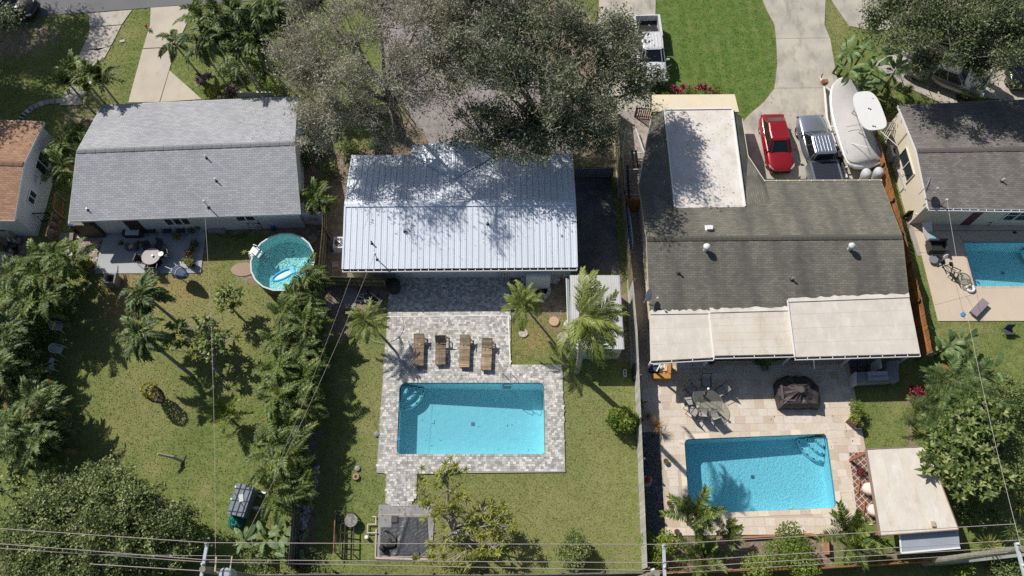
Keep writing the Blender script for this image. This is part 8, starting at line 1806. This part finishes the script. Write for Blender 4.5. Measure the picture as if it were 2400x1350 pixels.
t = thing('bottle_row', 'row of pale blue jugs along the cream gable wall', 'jugs', P(2127,440)); b_ = MB(); b_.lathe([(.12,0),(.14,.25),(.05,.33),(.05,.38),(0,.38)], 10); me = b_.mesh('jug', mat('pale_blue_jug', (.35,.55,.65), .3, rnd=.3))
rr = random.Random(4)
for i in range(16): inst(me, 'jug', t, P(2118+i*1.3+rr.uniform(-3,3), 418+i*3.6, 0)-t.location, (rr.uniform(-.4,.4),0,rr.uniform(0,6)), rr.uniform(.7,1.1))
t = thing('garden_statues', 'cluster of cream shells and ornaments at the gable wall end', 'ornaments', P(2138,478))
for i in range(14): mb = MB(); mb.lathe([(.12,0),(.16,.12),(.08,.25),(.1,.35),(0,.42)], 8); q = mb.obj('ornament', [M_tan, M_white, M_terra][i%3], t); q.location = (rr.uniform(-.4,.4), rr.uniform(-.8,.8), 0); q.scale = (rr.uniform(.6,1.1),)*3
t = thing('wall_gate', 'small dark gate with a white post at the right house corner', 'gate', P(2150,505)); mb = MB(); mb.bar(P(2122,502,.5), P(2160,500,.5), .04,.9); mb.obj('panel', M_blackmetal, t, world=True); mb = MB(); mb.bar(P(2146,502,1.1), P(2172,485,1.4), .07,.07); mb.obj('brace', M_white, t, world=True)
# outdoor sofas under pergola
for i,(x,y) in enumerate([(2030,1148),(2042,1198)]):
    t = thing('covered_armchair', ['upper','lower'][i]+' armchair under a pale pink white cover at the pergola edge', 'armchair', P(x,y,.07), R(-18)); mb = MB(); rings = [[(-.42,-.42,0),(.5,-.42,0),(.5,.42,0),(-.42,.42,0)],[(-.4,-.4,.45),(.48,-.4,.5),(.48,.4,.5),(-.4,.4,.45)],[(-.3,-.36,.5),(.44,-.36,.8),(.44,.36,.8),(-.3,.36,.5)]]; ringloft(mb, rings); q = mb.obj('cover', mat('pink_white_cover', (.68,.58,.54), .8), t); subd(q, 1); mb = MB(); mb.box((-.44,0,.05),(.06,.8,.1)); mb.obj('hem', M_terra, t)
# fallen leaves on pools
rgx = np.random.default_rng(30); cpt = [P(955,1048,-.03),P(998,1032,-.03),P(1012,1045,-.03),P(970,1053,-.03),P(1190,998,-.03),P(1200,996,-.03),P(1122,1000,-.03),P(960,975,-.03),P(990,985,-.03),P(1225,905,-.03)]
pts = np.array([tuple(p) for p in cpt]); o = inst(leaf_mesh('floating_leaves', pts, .16, M_post, rgx, 20, .3), 'floating_leaves'); o['kind'] = 'stuff'; tag(o, 'few dark leaves floating on the turquoise pool', 'leaves')

# leaf litter on the ground and on the roofs under the trees
rgx = np.random.default_rng(71); N = 9000; cx_ = []
for x, y, sx, sy, n in ((1150,330,9,4,2600),(850,350,4,3,700),(760,500,1.2,4,500),(1395,500,1.5,5,500),(700,1100,1.6,9,900),(560,1000,5,8,700),(1500,330,1.2,4,400),(2180,160,4,3,600),(1080,1260,4,2.5,700),(1300,760,2,1.2,350),(250,1000,5,6,350),(1700,300,4,5,160),(1960,980,3,4,60),(1100,870,6,3,90)):
    q = P(x,y); cx_.append(np.stack([q.x+rgx.normal(size=n)*sx*.6, q.y+rgx.normal(size=n)*sy*.6, np.full(n,.1)], -1))
pts = np.concatenate(cx_)
for ol, dz in ((outC, 0),(outD, 0),(outE, 0)): pts = pts[sdist(ol, pts[:,0], pts[:,1]) < 0]
M_litter = mat('dry_leaf', (.22,.13,.07), .9, tint=.6)
o = inst(leaf_mesh('leaf_litter', pts, .085, M_litter, rgx, 5, .55), 'leaf_litter'); o['kind'] = 'stuff'; tag(o, 'scattered dry fallen leaves on lawns, drives and decks', 'leaves')
def roof_leaves(I, pxs, n, size, parent, seed, back=False):
    rg = np.random.default_rng(seed); out = []
    x0, x1, y0, y1 = pxs
    for _ in range(n): out.append(tuple(on_slope(I, rg.uniform(x0,x1), y0+(y1-y0)*rg.random()**1.5, back)+Vector((0,0,.05))))
    a = np.array(out)-np.array(tuple(parent.location)); o = inst(leaf_mesh('roof_leaves', a, size, M_litter, rg, 6, .5), 'roof_leaves', parent); o['kind'] = 'stuff'
roof_leaves(C, (835,1335,366,470), 420, .07, C['root'], 1, True); roof_leaves(C, (815,1345,485,620), 90, .06, C['root'], 2)
roof_leaves(D, (1505,1560,435,550), 120, .07, D['root'], 3, True); roof_leaves(B, (560,695,232,330), 160, .07, B['root'], 4, True)
q = [P(rgx.uniform(1565,1740), rgx.uniform(262,480), 3.07) for _ in range(150)]; a = np.array([tuple(p) for p in q])-np.array(tuple(D['root'].location)); o = inst(leaf_mesh('roof_leaves', a, .07, M_litter, rgx, 6, .5), 'roof_leaves', D['root']); o['kind'] = 'stuff'
